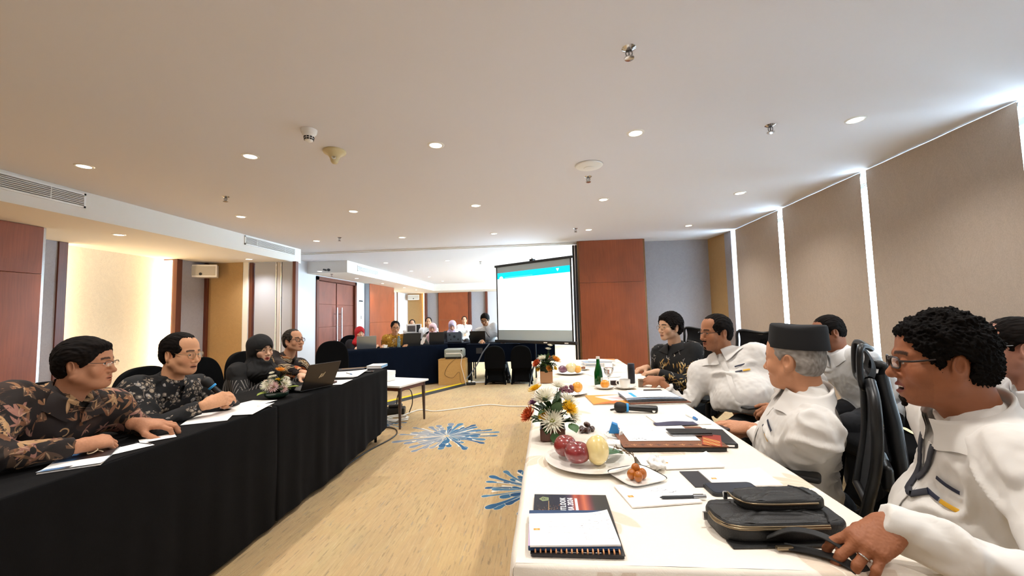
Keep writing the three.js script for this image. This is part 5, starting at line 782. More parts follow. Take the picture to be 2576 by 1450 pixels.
const pinkWoman = farP({ label: 'woman in a pale pink headscarf and olive top in the far room', at: [-2.72, -9.5], turn: 12, head: [-2.66, 1.05, -9.356], look: 8, skin: '#cf9c80', scale: 0.95, shoulder: 0.15, bust: 1, shirtMat: OLIVE, shirtName: 'blouse', collar: false, face: { noEars: 1, lip: lin('#a8504a') }, hands: [[-1, [-2.75, 0.8, -9.0]], [1, [-2.45, 0.8, -9.0]]] });
hijab(pinkWoman, '#dcb6b8', { cell: 0.007, long: 1 });
const lilacWoman = farP({ label: 'woman in a long lilac headscarf looking down at a grey laptop', at: [-2.26, -9.52], turn: 15, head: [-2.204, 1.1, -9.391], look: 12, nod: 14, skin: '#c9967c', scale: 0.95, shoulder: 0.15, bust: 1, shirtMat: DARKTOP, shirtName: 'blouse', collar: false, face: { noEars: 1 }, hands: [[-1, [-2.4, 0.8, -9.05]]] });
hijab(lilacWoman, '#c2b0c6', { cell: 0.007, long: 1 });
farP({ label: 'man in a white shirt seated farthest back in front of the orange-brown panel', at: [-2.77, -13.42], turn: 12, head: [-2.721, 1.2, -13.304], look: 12, skin: '#b08060', shirtMat: WHITE2, face: { hair: short }, hands: [[-1, [-2.9, 0.75, -12.95]], [1, [-2.6, 0.75, -12.95]]] });
const lapMan = farP({ label: 'man in a white shirt bent over a black laptop next to the projection screen', at: [-1.12, -8.98], turn: 5, head: [-1.32, 1.235, -8.62], look: -8, nod: 20, skin: '#a87650', shirtMat: WHITE2, shoulder: 0.185, bulk: 1.1, face: { hair: { ...short, t: 0.02, front: 1 } }, glasses: { r: 0.0024 }, shoes: 1, hands: [[-1, [-1.35, 0.8, -8.42]], [1, [-0.9, 0.8, -8.42]]], feet: [V(0.25, 0.06, 0.85), V(-0.05, 0.06, 0.8)] });
onChest(lapMan, 'lanyard', [[-0.02, lapMan.L - 0.06], [0.02, lapMan.L - 0.2]], 0.012, 0.003, MAT.plastic);
for (const [x, z, d, l] of [[-4.05, -12.0, 18, 'black covered chair under the man holding a hand to his mouth'], [-3.25, -10.98, 14, 'black covered chair under the half-hidden man in the back row'], [-2.75, -9.58, 12, 'black covered chair under the woman in a pale pink headscarf'], [-2.3, -9.6, 15, 'black covered chair under the woman in a lilac headscarf'], [-2.8, -13.5, 12, 'black covered chair under the man seated farthest back'], [-3.85, -7.92, 40, 'black covered chair under the woman in a red headscarf'], [-3.12, -8.13, 25, 'black covered chair under the man in mustard batik'], [-1.15, -9.05, 5, 'black covered chair under the man bent over a laptop']]) chairAt(x, z, d, l);
// ------------------------------------------------------------ things on the white tables
const YT = TABLE + 0.0075, INK = '#3a3c44';
const sheetMat = (draw, w = 512, h = 512, rough = 0.8) => mat('#ffffff', rough, { map: canvasTex(w, h, draw) });
const logoPatch = (g, x, y, s) => { g.fillStyle = '#c08a3e'; g.fillRect(x, y, s, s * 0.8); g.fillStyle = '#dbb06a'; g.fillRect(x + s * 0.3, y + s * 0.18, s * 0.4, s * 0.44); };
const scribble = (g, x0, y0, x1, y1, rows, s0) => { seed = s0; g.strokeStyle = '#3d4152'; g.lineWidth = 2.4; for (let r = 0; r < rows; r++) { let x = x0 + rr(0, 30), y = y0 + (y1 - y0) * r / rows; while (x < x1) { const l = rr(14, 46); if (rnd() < 0.72) { g.globalAlpha = rr(0.3, 0.9); g.beginPath(); g.moveTo(x, y); for (let k = 1; k <= 6; k++) g.lineTo(x + l * k / 6, y + rr(-6, 6)); g.stroke(); } x += l + rr(5, 20); } } g.globalAlpha = 1; };
const blank = mat('#f7f6f3', 0.85), navyBoard = mat('#1c3c63', 0.5), darkBoard = mat('#26242a', 0.55);
const onT = (name, label, cat, [x, z], turn = 0, y = YT, group) => thing(name, label, cat, [x, y, z], turn, group);
function pad(label, xz, w, d, turn, y, m, o = {}) {                      // writing pad: pages, top sheet, optional backing board
  const g = onT('writing_pad', label, 'notepad', xz, turn, y, o.group);
  part('page', paper(w, d, 0.0006, (u, v) => (o.t ?? 0.004) + (o.curl ?? 0.006) * Math.max(0, (u - 0.7) / 0.3) ** 2 * v, 16, 10), m, g);
  part('page_block', slab([-w / 2, w / 2], [0.0006, o.t ?? 0.004], [-d / 2, d / 2]), blank, g); if (o.board) part('cover_flap', slab(o.board, [0, 0.0012], [-d / 2, d / 2]), darkBoard, g); return g;
}
{ // landscape spiral-bound book with a night-city cover, and what lies on it
  const g = onT('spiral_book', 'black spiral-bound report with a dark city cover, lowest of the stack at the front edge', 'book', [0.051, -1.112], Math.PI / 2);
  const cover = sheetMat((c, w, h) => {
    const gr = c.createLinearGradient(0, 0, 0, h); gr.addColorStop(0, '#0d1524'); gr.addColorStop(0.42, '#182238'); gr.addColorStop(0.5, '#4a3550'); gr.addColorStop(0.56, '#b4573f'); gr.addColorStop(0.62, '#8a3a30'); gr.addColorStop(0.68, '#c26a4a'); gr.addColorStop(0.76, '#6d3038'); gr.addColorStop(0.82, '#2a2a2c'); gr.addColorStop(1, '#1c1d20'); c.fillStyle = gr; c.fillRect(0, 0, w, h);
    seed = 5; for (let i = 0; i < 220; i++) { c.globalAlpha = rr(0.2, 0.8); c.fillStyle = rnd() < 0.5 ? '#7fa0c8' : '#c9d6e6'; c.fillRect(rr(0.35, 1) * w, rr(0, 0.4) * h, rr(1, 4), rr(1, 4)); }
    for (let i = 0; i < 260; i++) { c.globalAlpha = rr(0.3, 0.9); c.fillStyle = ['#e8a05a', '#c86a34', '#f3c88a', '#7a3d22'][i % 4]; c.fillRect(rr(0.3, 0.78) * w, rr(0.04, 0.36) * h, rr(2, 16), rr(2, 9)); }
    c.globalAlpha = 1; c.strokeStyle = '#e8b878'; c.lineWidth = 4; c.beginPath(); c.moveTo(w * 0.55, h * 0.2); c.lineTo(w * 0.86, h * 0.2); c.stroke();
    c.save(); c.translate(w * 0.9, h * 0.14); c.strokeStyle = '#9fb07a'; c.lineWidth = 7; for (const r of [46, 32]) { c.beginPath(); for (let k = 0; k < 5; k++) c.lineTo(r * Math.sin(k * 1.2566), -r * Math.cos(k * 1.2566)); c.closePath(); c.stroke(); } c.beginPath(); c.arc(0, 2, 13, 0, 7); c.stroke(); c.restore();
    c.fillStyle = '#ffffff'; c.textAlign = 'right'; c.font = 'bold 74px sans-serif'; c.fillText('OUTLOOK', w * 0.93, h * 0.43); c.fillText('AGAMA 2024', w * 0.93, h * 0.53); c.fillStyle = '#e9e6ea'; c.fillRect(w * 0.3, h * 0.555, w * 0.62, h * 0.035);
    c.fillStyle = '#101013'; c.fillRect(0, 0, w * 0.075, h); c.fillStyle = '#d8d8d8'; c.save(); c.translate(w * 0.026, h * 0.52); c.rotate(Math.PI / 2); c.font = 'bold 20px sans-serif'; c.textAlign = 'center'; c.fillText('Buku   Ringkasan   Semester   2024', 0, 0); c.restore();
  }, 1024, 700, 0.35);
  part('cover', paper(0.308, 0.21, 0.0008, () => 0.007), cover, g); part('page_block', slab([-0.152, 0.152], [0.0005, 0.007], [-0.103, 0.103]), darkBoard, g);
  for (let k = 0; k < 17; k++) part('binding_ring', mv(new THREE.TorusGeometry(0.007, 0.0022, 8, 16), -0.141, 0.006, -0.094 + k * 0.01175), mat('#d79a6c', 0.35, { metalness: 0.5 }), g);
  const b = onT('blue_folder', 'blue folder between the notepad and the spiral-bound report', 'folder', [0.043, -1.06], 0.03, YT + 0.0085); part('cover', slab([-0.105, 0.105], [0, 0.008], [-0.09, 0.09], 0.002), navyBoard, b); part('divider', paper(0.14, 0.1, 0.0006, () => 0.0085), sheetMat((c, w, h) => { const q = c.createLinearGradient(0, 0, w, 0); q.addColorStop(0, '#c9b2dd'); q.addColorStop(0.6, '#f0c9c2'); q.addColorStop(1, '#f3d489'); c.fillStyle = q; c.fillRect(0, 0, w, h); }, 128, 64), b).position.set(-0.035, 0, 0.035);
  pad('white notepad covered in handwriting, on top of the stack at the front edge', [0.043, -1.045], 0.205, 0.15, 0.06, YT + 0.0178, sheetMat((c, w, h) => { c.fillStyle = '#fbfaf8'; c.fillRect(0, 0, w, h); logoPatch(c, w * 0.05, h * 0.5, w * 0.075); scribble(c, w * 0.2, h * 0.1, w * 0.45, h * 0.92, 9, 3); scribble(c, w * 0.58, h * 0.08, w * 0.95, h * 0.9, 14, 7); }), { curl: 0.008 });
}
{ // black sling bag with a front pocket on top, metal zips and straps
  const g = onT('sling_bag', 'black sling bag with bronze zips and a loose strap on the white table', 'bag', [0.54, -1.105], 0.08); g.scale.set(0.94, 1.0, 0.74); const leather = mat('#131313', 0.5, { bumpMap: rep(T.speckle, 6), bumpScale: 0.0006 });
  const foot = (w, d, c) => { const s = new THREE.Shape(); s.moveTo(-w / 2 + c, -d / 2); s.lineTo(w / 2 - 0.03, -d / 2); s.quadraticCurveTo(w / 2, -d / 2, w / 2, -d / 2 + 0.03); s.lineTo(w / 2, d / 2 - 0.04); s.quadraticCurveTo(w / 2, d / 2, w / 2 - 0.05, d / 2); s.lineTo(-w / 2 + 0.05, d / 2); s.quadraticCurveTo(-w / 2, d / 2, -w / 2, d / 2 - 0.05); s.lineTo(-w / 2, -d / 2 + c); s.quadraticCurveTo(-w / 2, -d / 2, -w / 2 + c, -d / 2); return s; };
  const puff = (s, h, b) => { const q = new THREE.ExtrudeGeometry(s, { depth: h, bevelEnabled: true, bevelSize: b, bevelThickness: b, bevelSegments: 6, curveSegments: 14 }).rotateX(-Math.PI / 2); return boxUV(q); };
  const top = (w, d, y, h) => sheet((u, v) => { const a = u * 6.2832, c = Math.cos(a), s = Math.sin(a), e = 0.45, r = v; return [Math.sign(c) * Math.abs(c) ** e * w / 2 * r, y + h * (1 - r ** 3) + 0.0025 * n2(c * r * 3, s * r * 3), -Math.sign(s) * Math.abs(s) ** e * d / 2 * r]; }, 60, 14);
  part('body', [puff(foot(0.29, 0.16, 0.05), 0.022, 0.012).translate(0, 0.012, 0), boxUV(top(0.306, 0.176, 0.0455, 0.008))], leather, g); part('front_pocket', [puff(foot(0.205, 0.095, 0.035), 0.01, 0.008).translate(0.03, 0.058, -0.028), boxUV(top(0.214, 0.105, 0.0755, 0.008).translate(0.03, 0, -0.028))], leather, g);
  part('base_flap', slab([-0.15, 0.12], [0.0, 0.004], [0.07, 0.115], 0.0015), leather, g);
  const zip = mat('#8a7a62', 0.3, { metalness: 0.9 }); part('zip', [tube([[-0.158, 0.034, -0.02], [-0.158, 0.034, 0.04], [-0.13, 0.034, 0.085], [-0.06, 0.034, 0.095], [0.1, 0.034, 0.095]], 0.0032, 60, 6), tube([[-0.156, 0.0385, -0.02], [-0.156, 0.0385, 0.04], [-0.128, 0.0385, 0.083], [-0.06, 0.0385, 0.093], [0.1, 0.0385, 0.093]], 0.0028, 60, 6)], zip, g); part('zip', [tube([[-0.085, 0.068, -0.07], [-0.085, 0.068, -0.02], [-0.065, 0.068, 0.018], [-0.02, 0.068, 0.031], [0.11, 0.068, 0.031]], 0.003, 60, 6)], zip, g);
  part('zip_puller', [slab([-0.172, -0.16], [0.015, 0.036], [-0.03, -0.022], 0.002), slab([-0.099, -0.088], [0.052, 0.072], [-0.07, -0.062], 0.002)], MAT.chrome, g); part('seam', tube([[0.115, 0.074, 0.02], [0.1, 0.0835, -0.028], [0.09, 0.078, -0.08]], 0.0025, 20, 6), leather, g); part('seam', tube([[0.1, 0.044, 0.088], [0.11, 0.052, 0.065], [0.115, 0.0525, 0.045]], 0.0025, 20, 6), leather, g);
  const strap = (pts, w) => { const c = new THREE.CatmullRomCurve3(pts.map((p) => V(...p))), q = []; const f = (u, v) => { const p = c.getPoint(u), t = c.getTangent(u), s = V(0, 1, 0).cross(t).normalize().multiplyScalar(v < 0.3 || v > 0.9 ? -w / 2 : w / 2), e = v > 0.1 && v < 0.7 ? 0.0025 : 0; return [p.x + s.x, p.y + e, p.z + s.z]; }; return sheet(f, 50, 4); };
  part('strap', [strap([[-0.06, 0.02, 0.10], [-0.01, 0.045, 0.13], [0.05, 0.04, 0.17], [0.085, 0.012, 0.215], [0.10, -0.06, 0.262], [0.105, -0.3, 0.28]], 0.03)], leather, g); part('strap', [strap([[-0.03, 0.006, 0.12], [0.02, 0.006, 0.15], [0.06, 0.006, 0.20], [0.08, -0.01, 0.235], [0.085, -0.1, 0.262], [0.09, -0.35, 0.285]], 0.034)], leather, g); part('strap_buckle', slab([-0.055, -0.015], [0.004, 0.012], [0.125, 0.14], 0.003), zip, g);
}
{ const g = onT('phone', 'dark blue smartphone lying face up on the white table behind the sling bag', 'phone', [0.54, -1.325], 0.08); part('case', mv(extr(rrect(0.146, 0.076, 0.012), 0.008, 0.001), 0, 0.001, 0, -Math.PI / 2), mat('#15181f', 0.5), g); part('screen', mv(extr(rrect(0.138, 0.069, 0.01), 0.0006), 0, 0.0102, 0, -Math.PI / 2), mat('#1a2232', 0.25), g); }
const plainPad = (s) => sheetMat((c, w, h) => { c.fillStyle = '#fbfaf8'; c.fillRect(0, 0, w, h); logoPatch(c, w * 0.06, h * 0.52, w * 0.08); if (s) scribble(c, w * 0.45, h * 0.3, w * 0.7, h * 0.7, 4, s); }, 256, 180);
pad('white notepad with a dark folded-back cover beside the smartphone', [0.60, -1.42], 0.205, 0.13, 0.06, YT, plainPad(0), { board: [-0.165, -0.1] });
pad('white notepad with a gold logo and a pen on it, under the plate of grapes', [0.307, -1.292], 0.205, 0.148, 0.19, YT, plainPad(9));
function pen(label, a, b, y, m1, m2, r = 0.0045) { const d = Math.hypot(b[0] - a[0], b[1] - a[1]), g = onT('pen', label, 'pen', [(a[0] + b[0]) / 2, (a[1] + b[1]) / 2], Math.atan2(-(b[1] - a[1]), b[0] - a[0]), y + r); part('barrel', [rod([-d * 0.46, 0, 0], [d * 0.5, 0, 0], r), rod([-d * 0.46, 0, 0], [-d * 0.52, 0, 0], r * 0.8, r * 0.2)], m1, g); part('cap', rod([d * 0.22, 0, 0], [d * 0.5, 0, 0], r * 1.15), m2, g); part('clip', slab([d * 0.22, d * 0.44], [r * 1.2, r * 1.6], [-0.0015, 0.0015]), m2, g); return g; }
pen('black and silver ballpoint pen lying on the notepad under the grapes', [0.31, -1.251], [0.44, -1.262], YT + 0.005, MAT.plasticGrey, MAT.steel);
pad('white notepad with a small gold logo in front of the brown tray', [0.487, -1.563], 0.205, 0.125, 0.12, YT, plainPad(0), { curl: 0.012 });
{ // small square plate with grapes
  const g = onT('square_plate', 'small square white plate holding four brown grapes', 'plate', [0.275, -1.405], 0.45); part('plate', sheet((u, v) => { const a = u * 6.2832, c = Math.cos(a), s = Math.sin(a), e = 0.4, r = v < 0.9 ? v / 0.9 : 1, h = v < 0.9 ? 0.006 + 0.010 * clamp((r - 0.6) / 0.4) ** 2 : 0.016 * (1 - (v - 0.9) / 0.1); return [Math.sign(c) * Math.abs(c) ** e * 0.076 * r * (v > 0.9 ? 1 - (v - 0.9) * 3 : 1), h, Math.sign(s) * Math.abs(s) ** e * 0.076 * r * (v > 0.9 ? 1 - (v - 0.9) * 3 : 1)]; }, 72, 20), new THREE.MeshPhysicalMaterial({ color: '#f4f1ea', roughness: 0.2, clearcoat: 0.5, side: THREE.DoubleSide }), g);
  const gm = phys('#b5651c', 0.25, { clearcoat: 0.4, transmission: 0.15, thickness: 0.01 }); [[0.255, -1.385, 'left'], [0.29, -1.39, 'right'], [0.272, -1.365, 'front'], [0.272, -1.402, 'back']].forEach(([x, z, n], i) => single('grape', `brownish grape on the small square plate, the ${n} one of four`, 'grape', new THREE.SphereGeometry(0.0155, 24, 18).scale(0.92, 1.1, 0.92), gm, [x, YT + 0.024 + (i === 3 ? 0.012 : 0), z], 0, 'grapes on the square plate'));
  const t = []; seed = 44; t.push(tube([[0.272, 0.05, -1.4], [0.27, 0.07, -1.41], [0.25, 0.075, -1.46], [0.22, 0.075, -1.5]], 0.0016, 20, 6)); for (let k = 0; k < 12; k++) { const x = rr(0.215, 0.275), z = -1.41 - (0.275 - x) * 1.6; t.push(rod([x, 0.073, z], [x + rr(-0.014, 0.014), 0.073 + rr(-0.012, 0.014), z + rr(-0.012, 0.012)], 0.0011, 0.0016, 6)); } single('vine_twig', 'bare brown grape twig leaning from the square plate to the fruit plate', 'twig', t, mat('#5d4524', 0.8), [0, YT, 0]);
}
function plate(label, xz, r, y = YT) { const g = onT('plate', label, 'plate', xz, 0, y); part('plate', lathe([[0, 0.004], [r * 0.55, 0.004], [r * 0.66, 0.008], [r * 0.98, 0.017], [r, 0.0185], [r * 0.985, 0.0165], [r * 0.66, 0.004], [r * 0.55, 0.0], [0, 0.0]], 64), MAT.china, g); return g; }
const fruit = (name, label, [x, y, z], r, sc, col, col2, o = {}) => { const g = onT(name, label, o.cat ?? name, [x, z], o.turn ?? 0, y); const geo = new THREE.SphereGeometry(r, 40, 30), p = geo.attributes.position; for (let i = 0; i < p.count; i++) { const q = V().fromBufferAttribute(p, i), t = Math.abs(q.y) / r; q.multiplyScalar(1 + (o.lump ?? 0.02) * n3(q.x * 18, q.y * 18, q.z * 18 + x * 9)); if (o.dimple) { const rad = Math.hypot(q.x, q.z) / r; q.y *= 1 - o.dimple * Math.exp(-rad * rad * 9); } p.setXYZ(i, q.x, q.y, q.z); } geo.scale(...sc); geo.computeVertexNormals(); geo.rotateZ(o.lean ?? 0);
  const c1 = lin(col), c2 = lin(col2), C = new Float32Array(p.count * 3); for (let i = 0; i < p.count; i++) C.set(mix(c1, c2, clamp(0.5 + 0.7 * n3(p.getX(i) * 40, p.getY(i) * 14, p.getZ(i) * 40))), i * 3); geo.setAttribute('color', new THREE.BufferAttribute(C, 3)); part('flesh', geo, phys('#ffffff', 0.32, { vertexColors: true, clearcoat: 0.9, clearcoatRoughness: 0.08 }), g); if (o.stalk) part('stalk', mv(rod([0, 0, 0], [0.003, 0.014, 0], 0.0022, 0.0014, 8), 0, r * sc[1] * (1 - (o.dimple ?? 0) * 0.9), 0, 0, 0, o.lean ?? 0), mat('#4b3a22', 0.8), g); return g; };
plate('large round white plate of film-wrapped fruit in front of the flower box', [0.138, -1.56], 0.162);
fruit('apple', 'dark red apple at the back of the large fruit plate', [0.052, YT + 0.052, -1.585], 0.043, [1, 0.92, 1], '#6e1418', '#93302a', { dimple: 0.3 }); fruit('apple', 'dark red apple at the front of the large fruit plate, next to the yellow fruit', [0.092, YT + 0.05, -1.515], 0.043, [1.08, 0.9, 1], '#651218', '#8a2a2c', { dimple: 0.3 });
fruit('yellow_fruit', 'pale yellow egg-shaped fruit standing on the large fruit plate', [0.163, YT + 0.058, -1.515], 0.043, [0.96, 1.2, 0.96], '#dcc27a', '#ead392', { cat: 'fruit', lump: 0.01 });
{ const g = onT('leaf', 'dark green leaf under the yellow fruit on the large plate', 'leaf', [0.205, -1.575], 0.4, YT + 0.016); part('blade', sheet((u, v) => [(u - 0.5) * 0.13, 0.012 * Math.sin(u * 3.1) + 0.01 * Math.abs(v - 0.5) * 2, (v - 0.5) * 0.09 * Math.sin(Math.PI * clamp(u, 0.02, 0.98))], 20, 8), mat('#2f5b38', 0.35), g); part('midrib', tube([[-0.065, 0.002, 0], [0, 0.0125, 0], [0.07, 0.003, 0]], 0.0012, 16, 6), mat('#55794a', 0.5), g);
  single('cling_film', 'clear cling film stretched over the fruit on the large plate', 'film', sheet((u, v) => { const a = u * 6.2832, r = 0.158 * v, hgt = 0.112 * Math.max(0, 1 - v * 1.05) ** 0.8; const x = Math.cos(a) * r, z = Math.sin(a) * r; return [x, 0.02 + Math.max(hgt * (0.75 + 0.25 * Math.cos(a * 2 + 1)), 0.0) + 0.003 * n2(x * 40, z * 40), z]; }, 64, 24), phys('#ffffff', 0.03, { transmission: 1, thickness: 0, ior: 1.2, specularIntensity: 0.6 }), [0.138, YT, -1.56]); }
// ---- flower arrangements
function mum(r, n, col, col2, o = {}) {                                 // chrysanthemum head, facing +y
  const g = [], petals = [], rows = o.rows ?? 4; for (let j = 0; j < rows; j++) { const m = Math.round(n * (1 - j * 0.15)), el = 0.15 + j * (1.25 / rows), L = r * (1 - j * 0.13); for (let k = 0; k < m; k++) { const a = (k + j * 0.5) / m * 6.2832 + rr(-0.07, 0.07), e = el + rr(-0.1, 0.1), w = (o.w ?? 0.16) * r; const q = sheet((u, v) => { const x = L * u, y = (0.18 * u * u + 0.02) * L * (o.cup ?? 1), z = (v - 0.5) * w * Math.sin(Math.PI * clamp(0.12 + u * 0.83)) ; const yy = y + Math.abs(v - 0.5) * w * 0.35; return [x * Math.cos(e) - yy * Math.sin(e), x * Math.sin(e) + yy * Math.cos(e), z]; }, 6, 2); q.rotateY(a); petals.push(q); } }
  return [join(petals), new THREE.SphereGeometry(r * 0.2, 14, 8).scale(1, 0.6, 1).translate(0, r * 0.18, 0)];
}
const petalMat = (c) => new THREE.MeshPhysicalMaterial({ color: c, roughness: 0.75, transmission: 0.15, thickness: 0, side: THREE.DoubleSide });
const PW = petalMat('#f1eddd'), PY = petalMat('#efc417'), PO = petalMat('#c8551a'), PG = petalMat('#e8a33a'), PP = petalMat('#e9c9c6'), PV = petalMat('#8d5c86'), LEAF = mat('#2c4a26', 0.5), LEAFY = mat('#8fa030', 0.5), CEN = mat('#9aa23a', 0.8), LEAF2 = mat('#45622f', 0.5);
seed = 17; const MUMW = mum(0.062, 26, 0, 0, { w: 0.13 }), MUMY = mum(0.046, 24, 0, 0, { w: 0.2, rows: 5 }), MUMO = mum(0.046, 18, 0, 0, { w: 0.26, rows: 5, cup: 1.6 });
const leafGeo = (l, w) => sheet((u, v) => [(v - 0.5) * w * Math.sin(Math.PI * clamp(0.06 + u * 0.9)), 0.25 * l * u * (1 - u) + Math.abs(v - 0.5) * 0.2 * w, l * u], 8, 4);
function arrangement(label, [x, z], turn, box, flowers, leaves, extra) {
  const g = onT('flower_arrangement', label, 'flowers', [x, z], turn);
  if (box.bowl) { part('bowl', lathe([[0, 0], [0.05, 0], [0.075, 0.02], [0.08, 0.045], [0.074, 0.05], [0.068, 0.02], [0.0, 0.012]], 40), phys('#20342a', 0.15, { clearcoat: 0.6 }), g); } else { part('planter_box', [slab([-box.w / 2, box.w / 2], [0, box.h], [-box.d / 2, box.d / 2], 0.006)], box.m, g); part('rim', [slab([-box.w / 2 - 0.001, box.w / 2 + 0.001], [box.h - 0.003, box.h + 0.001], [-box.d / 2 - 0.001, box.d / 2 + 0.001], 0.001)], box.m, g); }
  part('foam', new THREE.SphereGeometry(0.055, 18, 12).scale(0.95, box.bowl ? 0.75 : 1.1, 0.95).translate(0, box.h + 0.02, 0), mat('#1d2c17', 0.95), g);
  for (const [kind, px, py, pz, s] of flowers) { const [pg, cg] = { w: MUMW, y: MUMY, o: MUMO, g: MUMO, p: MUMW, v: MUMO }[kind], m = { w: PW, y: PY, o: PO, g: PG, p: PP, v: PV }[kind], d = V(px, py - box.h * 0.8, pz).normalize(), q = new THREE.Quaternion().setFromUnitVectors(V(0, 1, 0), d.clone().lerp(V(0, 0.25, 0.5), 0.35).normalize()); const f = part('flower', pg, m, g); f.position.set(px, py, pz); f.quaternion.copy(q); f.scale.setScalar(s); part('centre', cg, CEN, f); part('stem', rod([0, box.h, 0], [px * 0.95, py - 0.004, pz * 0.95], 0.0025, 0.002, 6), LEAF, g); }
  seed = Math.round(1000 + x * 777); const LV = [leafGeo(0.06, 0.03), leafGeo(0.075, 0.042), leafGeo(0.05, 0.026), leafGeo(0.085, 0.03)]; for (let k = 0; k < leaves * 2.4; k++) { const a = rr(0, 6.283), e = rr(-0.35, 1.1), up = rr(0, 1), f = part('leaf', LV[k & 3], box.bowl && k % 3 === 0 ? LEAFY : k % 4 ? LEAF : LEAF2, g); f.position.set(Math.sin(a) * 0.035 * (1 - up * 0.5), box.h + up * (box.bowl ? 0.06 : 0.095), Math.cos(a) * 0.035 * (1 - up * 0.5)); f.rotation.set(-e, a, 0, 'YXZ'); }
  for (const [px, py, pz, l, w, rx, ry] of extra ?? []) { const f = part('leaf', leafGeo(l, w), box.bowl ? LEAFY : mat('#3d6033', 0.5), g); f.position.set(px, py, pz); f.rotation.set(rx, ry, 0, 'YXZ'); }
  return g;
}
const boxBrown = mat('#ffffff', 0.35, { map: veneer(96, 56, 42, 0.18) }), boxTan = mat('#b98a62', 0.6);
arrangement('white and yellow chrysanthemums in a glossy brown wooden box on the white table', [0.008, -1.85], 0, { w: 0.108, d: 0.1, h: 0.052, m: boxBrown }, [['w', 0.0, 0.09, 0.065, 1], ['w', -0.03, 0.172, 0.01, 1.05], ['w', 0.07, 0.155, -0.02, 0.85], ['w', 0.085, 0.095, 0.0, 0.75], ['y', 0.07, 0.135, 0.04, 0.95], ['y', -0.035, 0.11, 0.055, 0.62], ['y', -0.07, 0.205, -0.03, 0.8], ['o', -0.095, 0.105, 0.03, 0.95], ['v', -0.075, 0.15, -0.01, 0.7], ['w', 0.03, 0.215, -0.04, 0.6]], 20, [[0.01, 0.05, 0.075, 0.05, 0.042, 1.35, 0], [0.075, 0.075, 0.05, 0.055, 0.05, 0.5, 0.5], [0.02, 0.12, 0.06, 0.06, 0.05, -1.1, 0.2]]);
arrangement('orange and cream chrysanthemums in a tan paper box on the white table', [-0.022, -3.36], 0, { w: 0.1, d: 0.09, h: 0.092, m: boxTan }, [['o', -0.07, 0.15, 0.04, 0.95], ['w', -0.03, 0.185, 0.0, 0.75], ['g', 0.075, 0.175, 0.02, 1.0], ['p', 0.03, 0.17, -0.02, 0.7], ['o', 0.02, 0.19, -0.04, 0.7], ['g', 0.02, 0.115, 0.055, 0.65], ['y', -0.06, 0.11, 0.05, 0.5], ['y', 0.07, 0.115, 0.045, 0.45], ['w', 0.02, 0.26, -0.03, 0.45], ['w', 0.035, 0.29, -0.03, 0.4]], 22, []);
arrangement('low flower bowl with one orange bloom and white flowers on the black table', [-1.935, -2.80], 0.6, { bowl: true, h: 0.05 }, [['g', 0.02, 0.185, -0.01, 0.85], ['w', -0.05, 0.10, 0.05, 0.85], ['p', -0.02, 0.085, 0.06, 0.75], ['w', 0.05, 0.1, 0.04, 0.75], ['p', 0.04, 0.07, 0.06, 0.55], ['y', 0.01, 0.125, 0.02, 0.5], ['w', -0.03, 0.175, 0.0, 0.35], ['w', -0.035, 0.15, 0.015, 0.35], ['w', -0.015, 0.155, 0.02, 0.3], ['w', 0.06, 0.13, 0.0, 0.45]], 16, [[0.06, 0.065, 0.03, 0.085, 0.05, -0.1, 1.2], [-0.06, 0.05, 0.05, 0.07, 0.035, 0.1, -0.9]]);
// ---- middle of the near white table
{ seed = 3; const g = onT('dates', 'small heap of dark brown dates beside the flower box', 'dates', [0.168, -1.95]); for (let k = 0; k < 5; k++) { const p = part('date', new THREE.SphereGeometry(0.014, 16, 12).scale(1.4, 0.9, 0.9), phys('#3a1a12', 0.3, { clearcoat: 0.3 }), g); p.position.set((k % 3 - 1) * 0.022 + rr(-0.005, 0.005), 0.012 + (k > 3 ? 0.018 : 0), (k % 2 ? 0.012 : -0.012)); p.rotation.set(0, rr(0, 3), rr(-0.3, 0.3)); } }
{ const g = onT('charger', 'white square laptop charger with a coiled white cable and a blue plug cover', 'charger', [0.25, -1.72], -0.15); part('brick', slab([-0.028, 0.028], [0, 0.028], [-0.028, 0.028], 0.006), MAT.whiteGloss, g); const p = []; for (let k = 0; k < 90; k++) { const a = k * 0.38; p.push([Math.cos(a) * (0.034 + 0.004 * Math.sin(k)), 0.006 + 0.0032 * (k % 17) * 0.6, -0.13 + Math.sin(a) * 0.03]); } part('cable', [tube(p, 0.0026, 300, 6), tube([[0.0, 0.01, -0.028], [0.0, 0.004, -0.06], [-0.02, 0.006, -0.1]], 0.0026, 20, 6)], MAT.whiteGloss, g); part('plug_cover', mv(extr([[-0.02, 0], [0.02, 0], [0.012, 0.034], [-0.006, 0.04]], 0.024, 0.003), 0.005, 0.022, -0.16), mat('#2d83c4', 0.5), g); }
const tray = onT('leather_tray', 'brown patterned tray with a black base holding papers and a wallet', 'tray', [0.478, -1.815], 0.02);
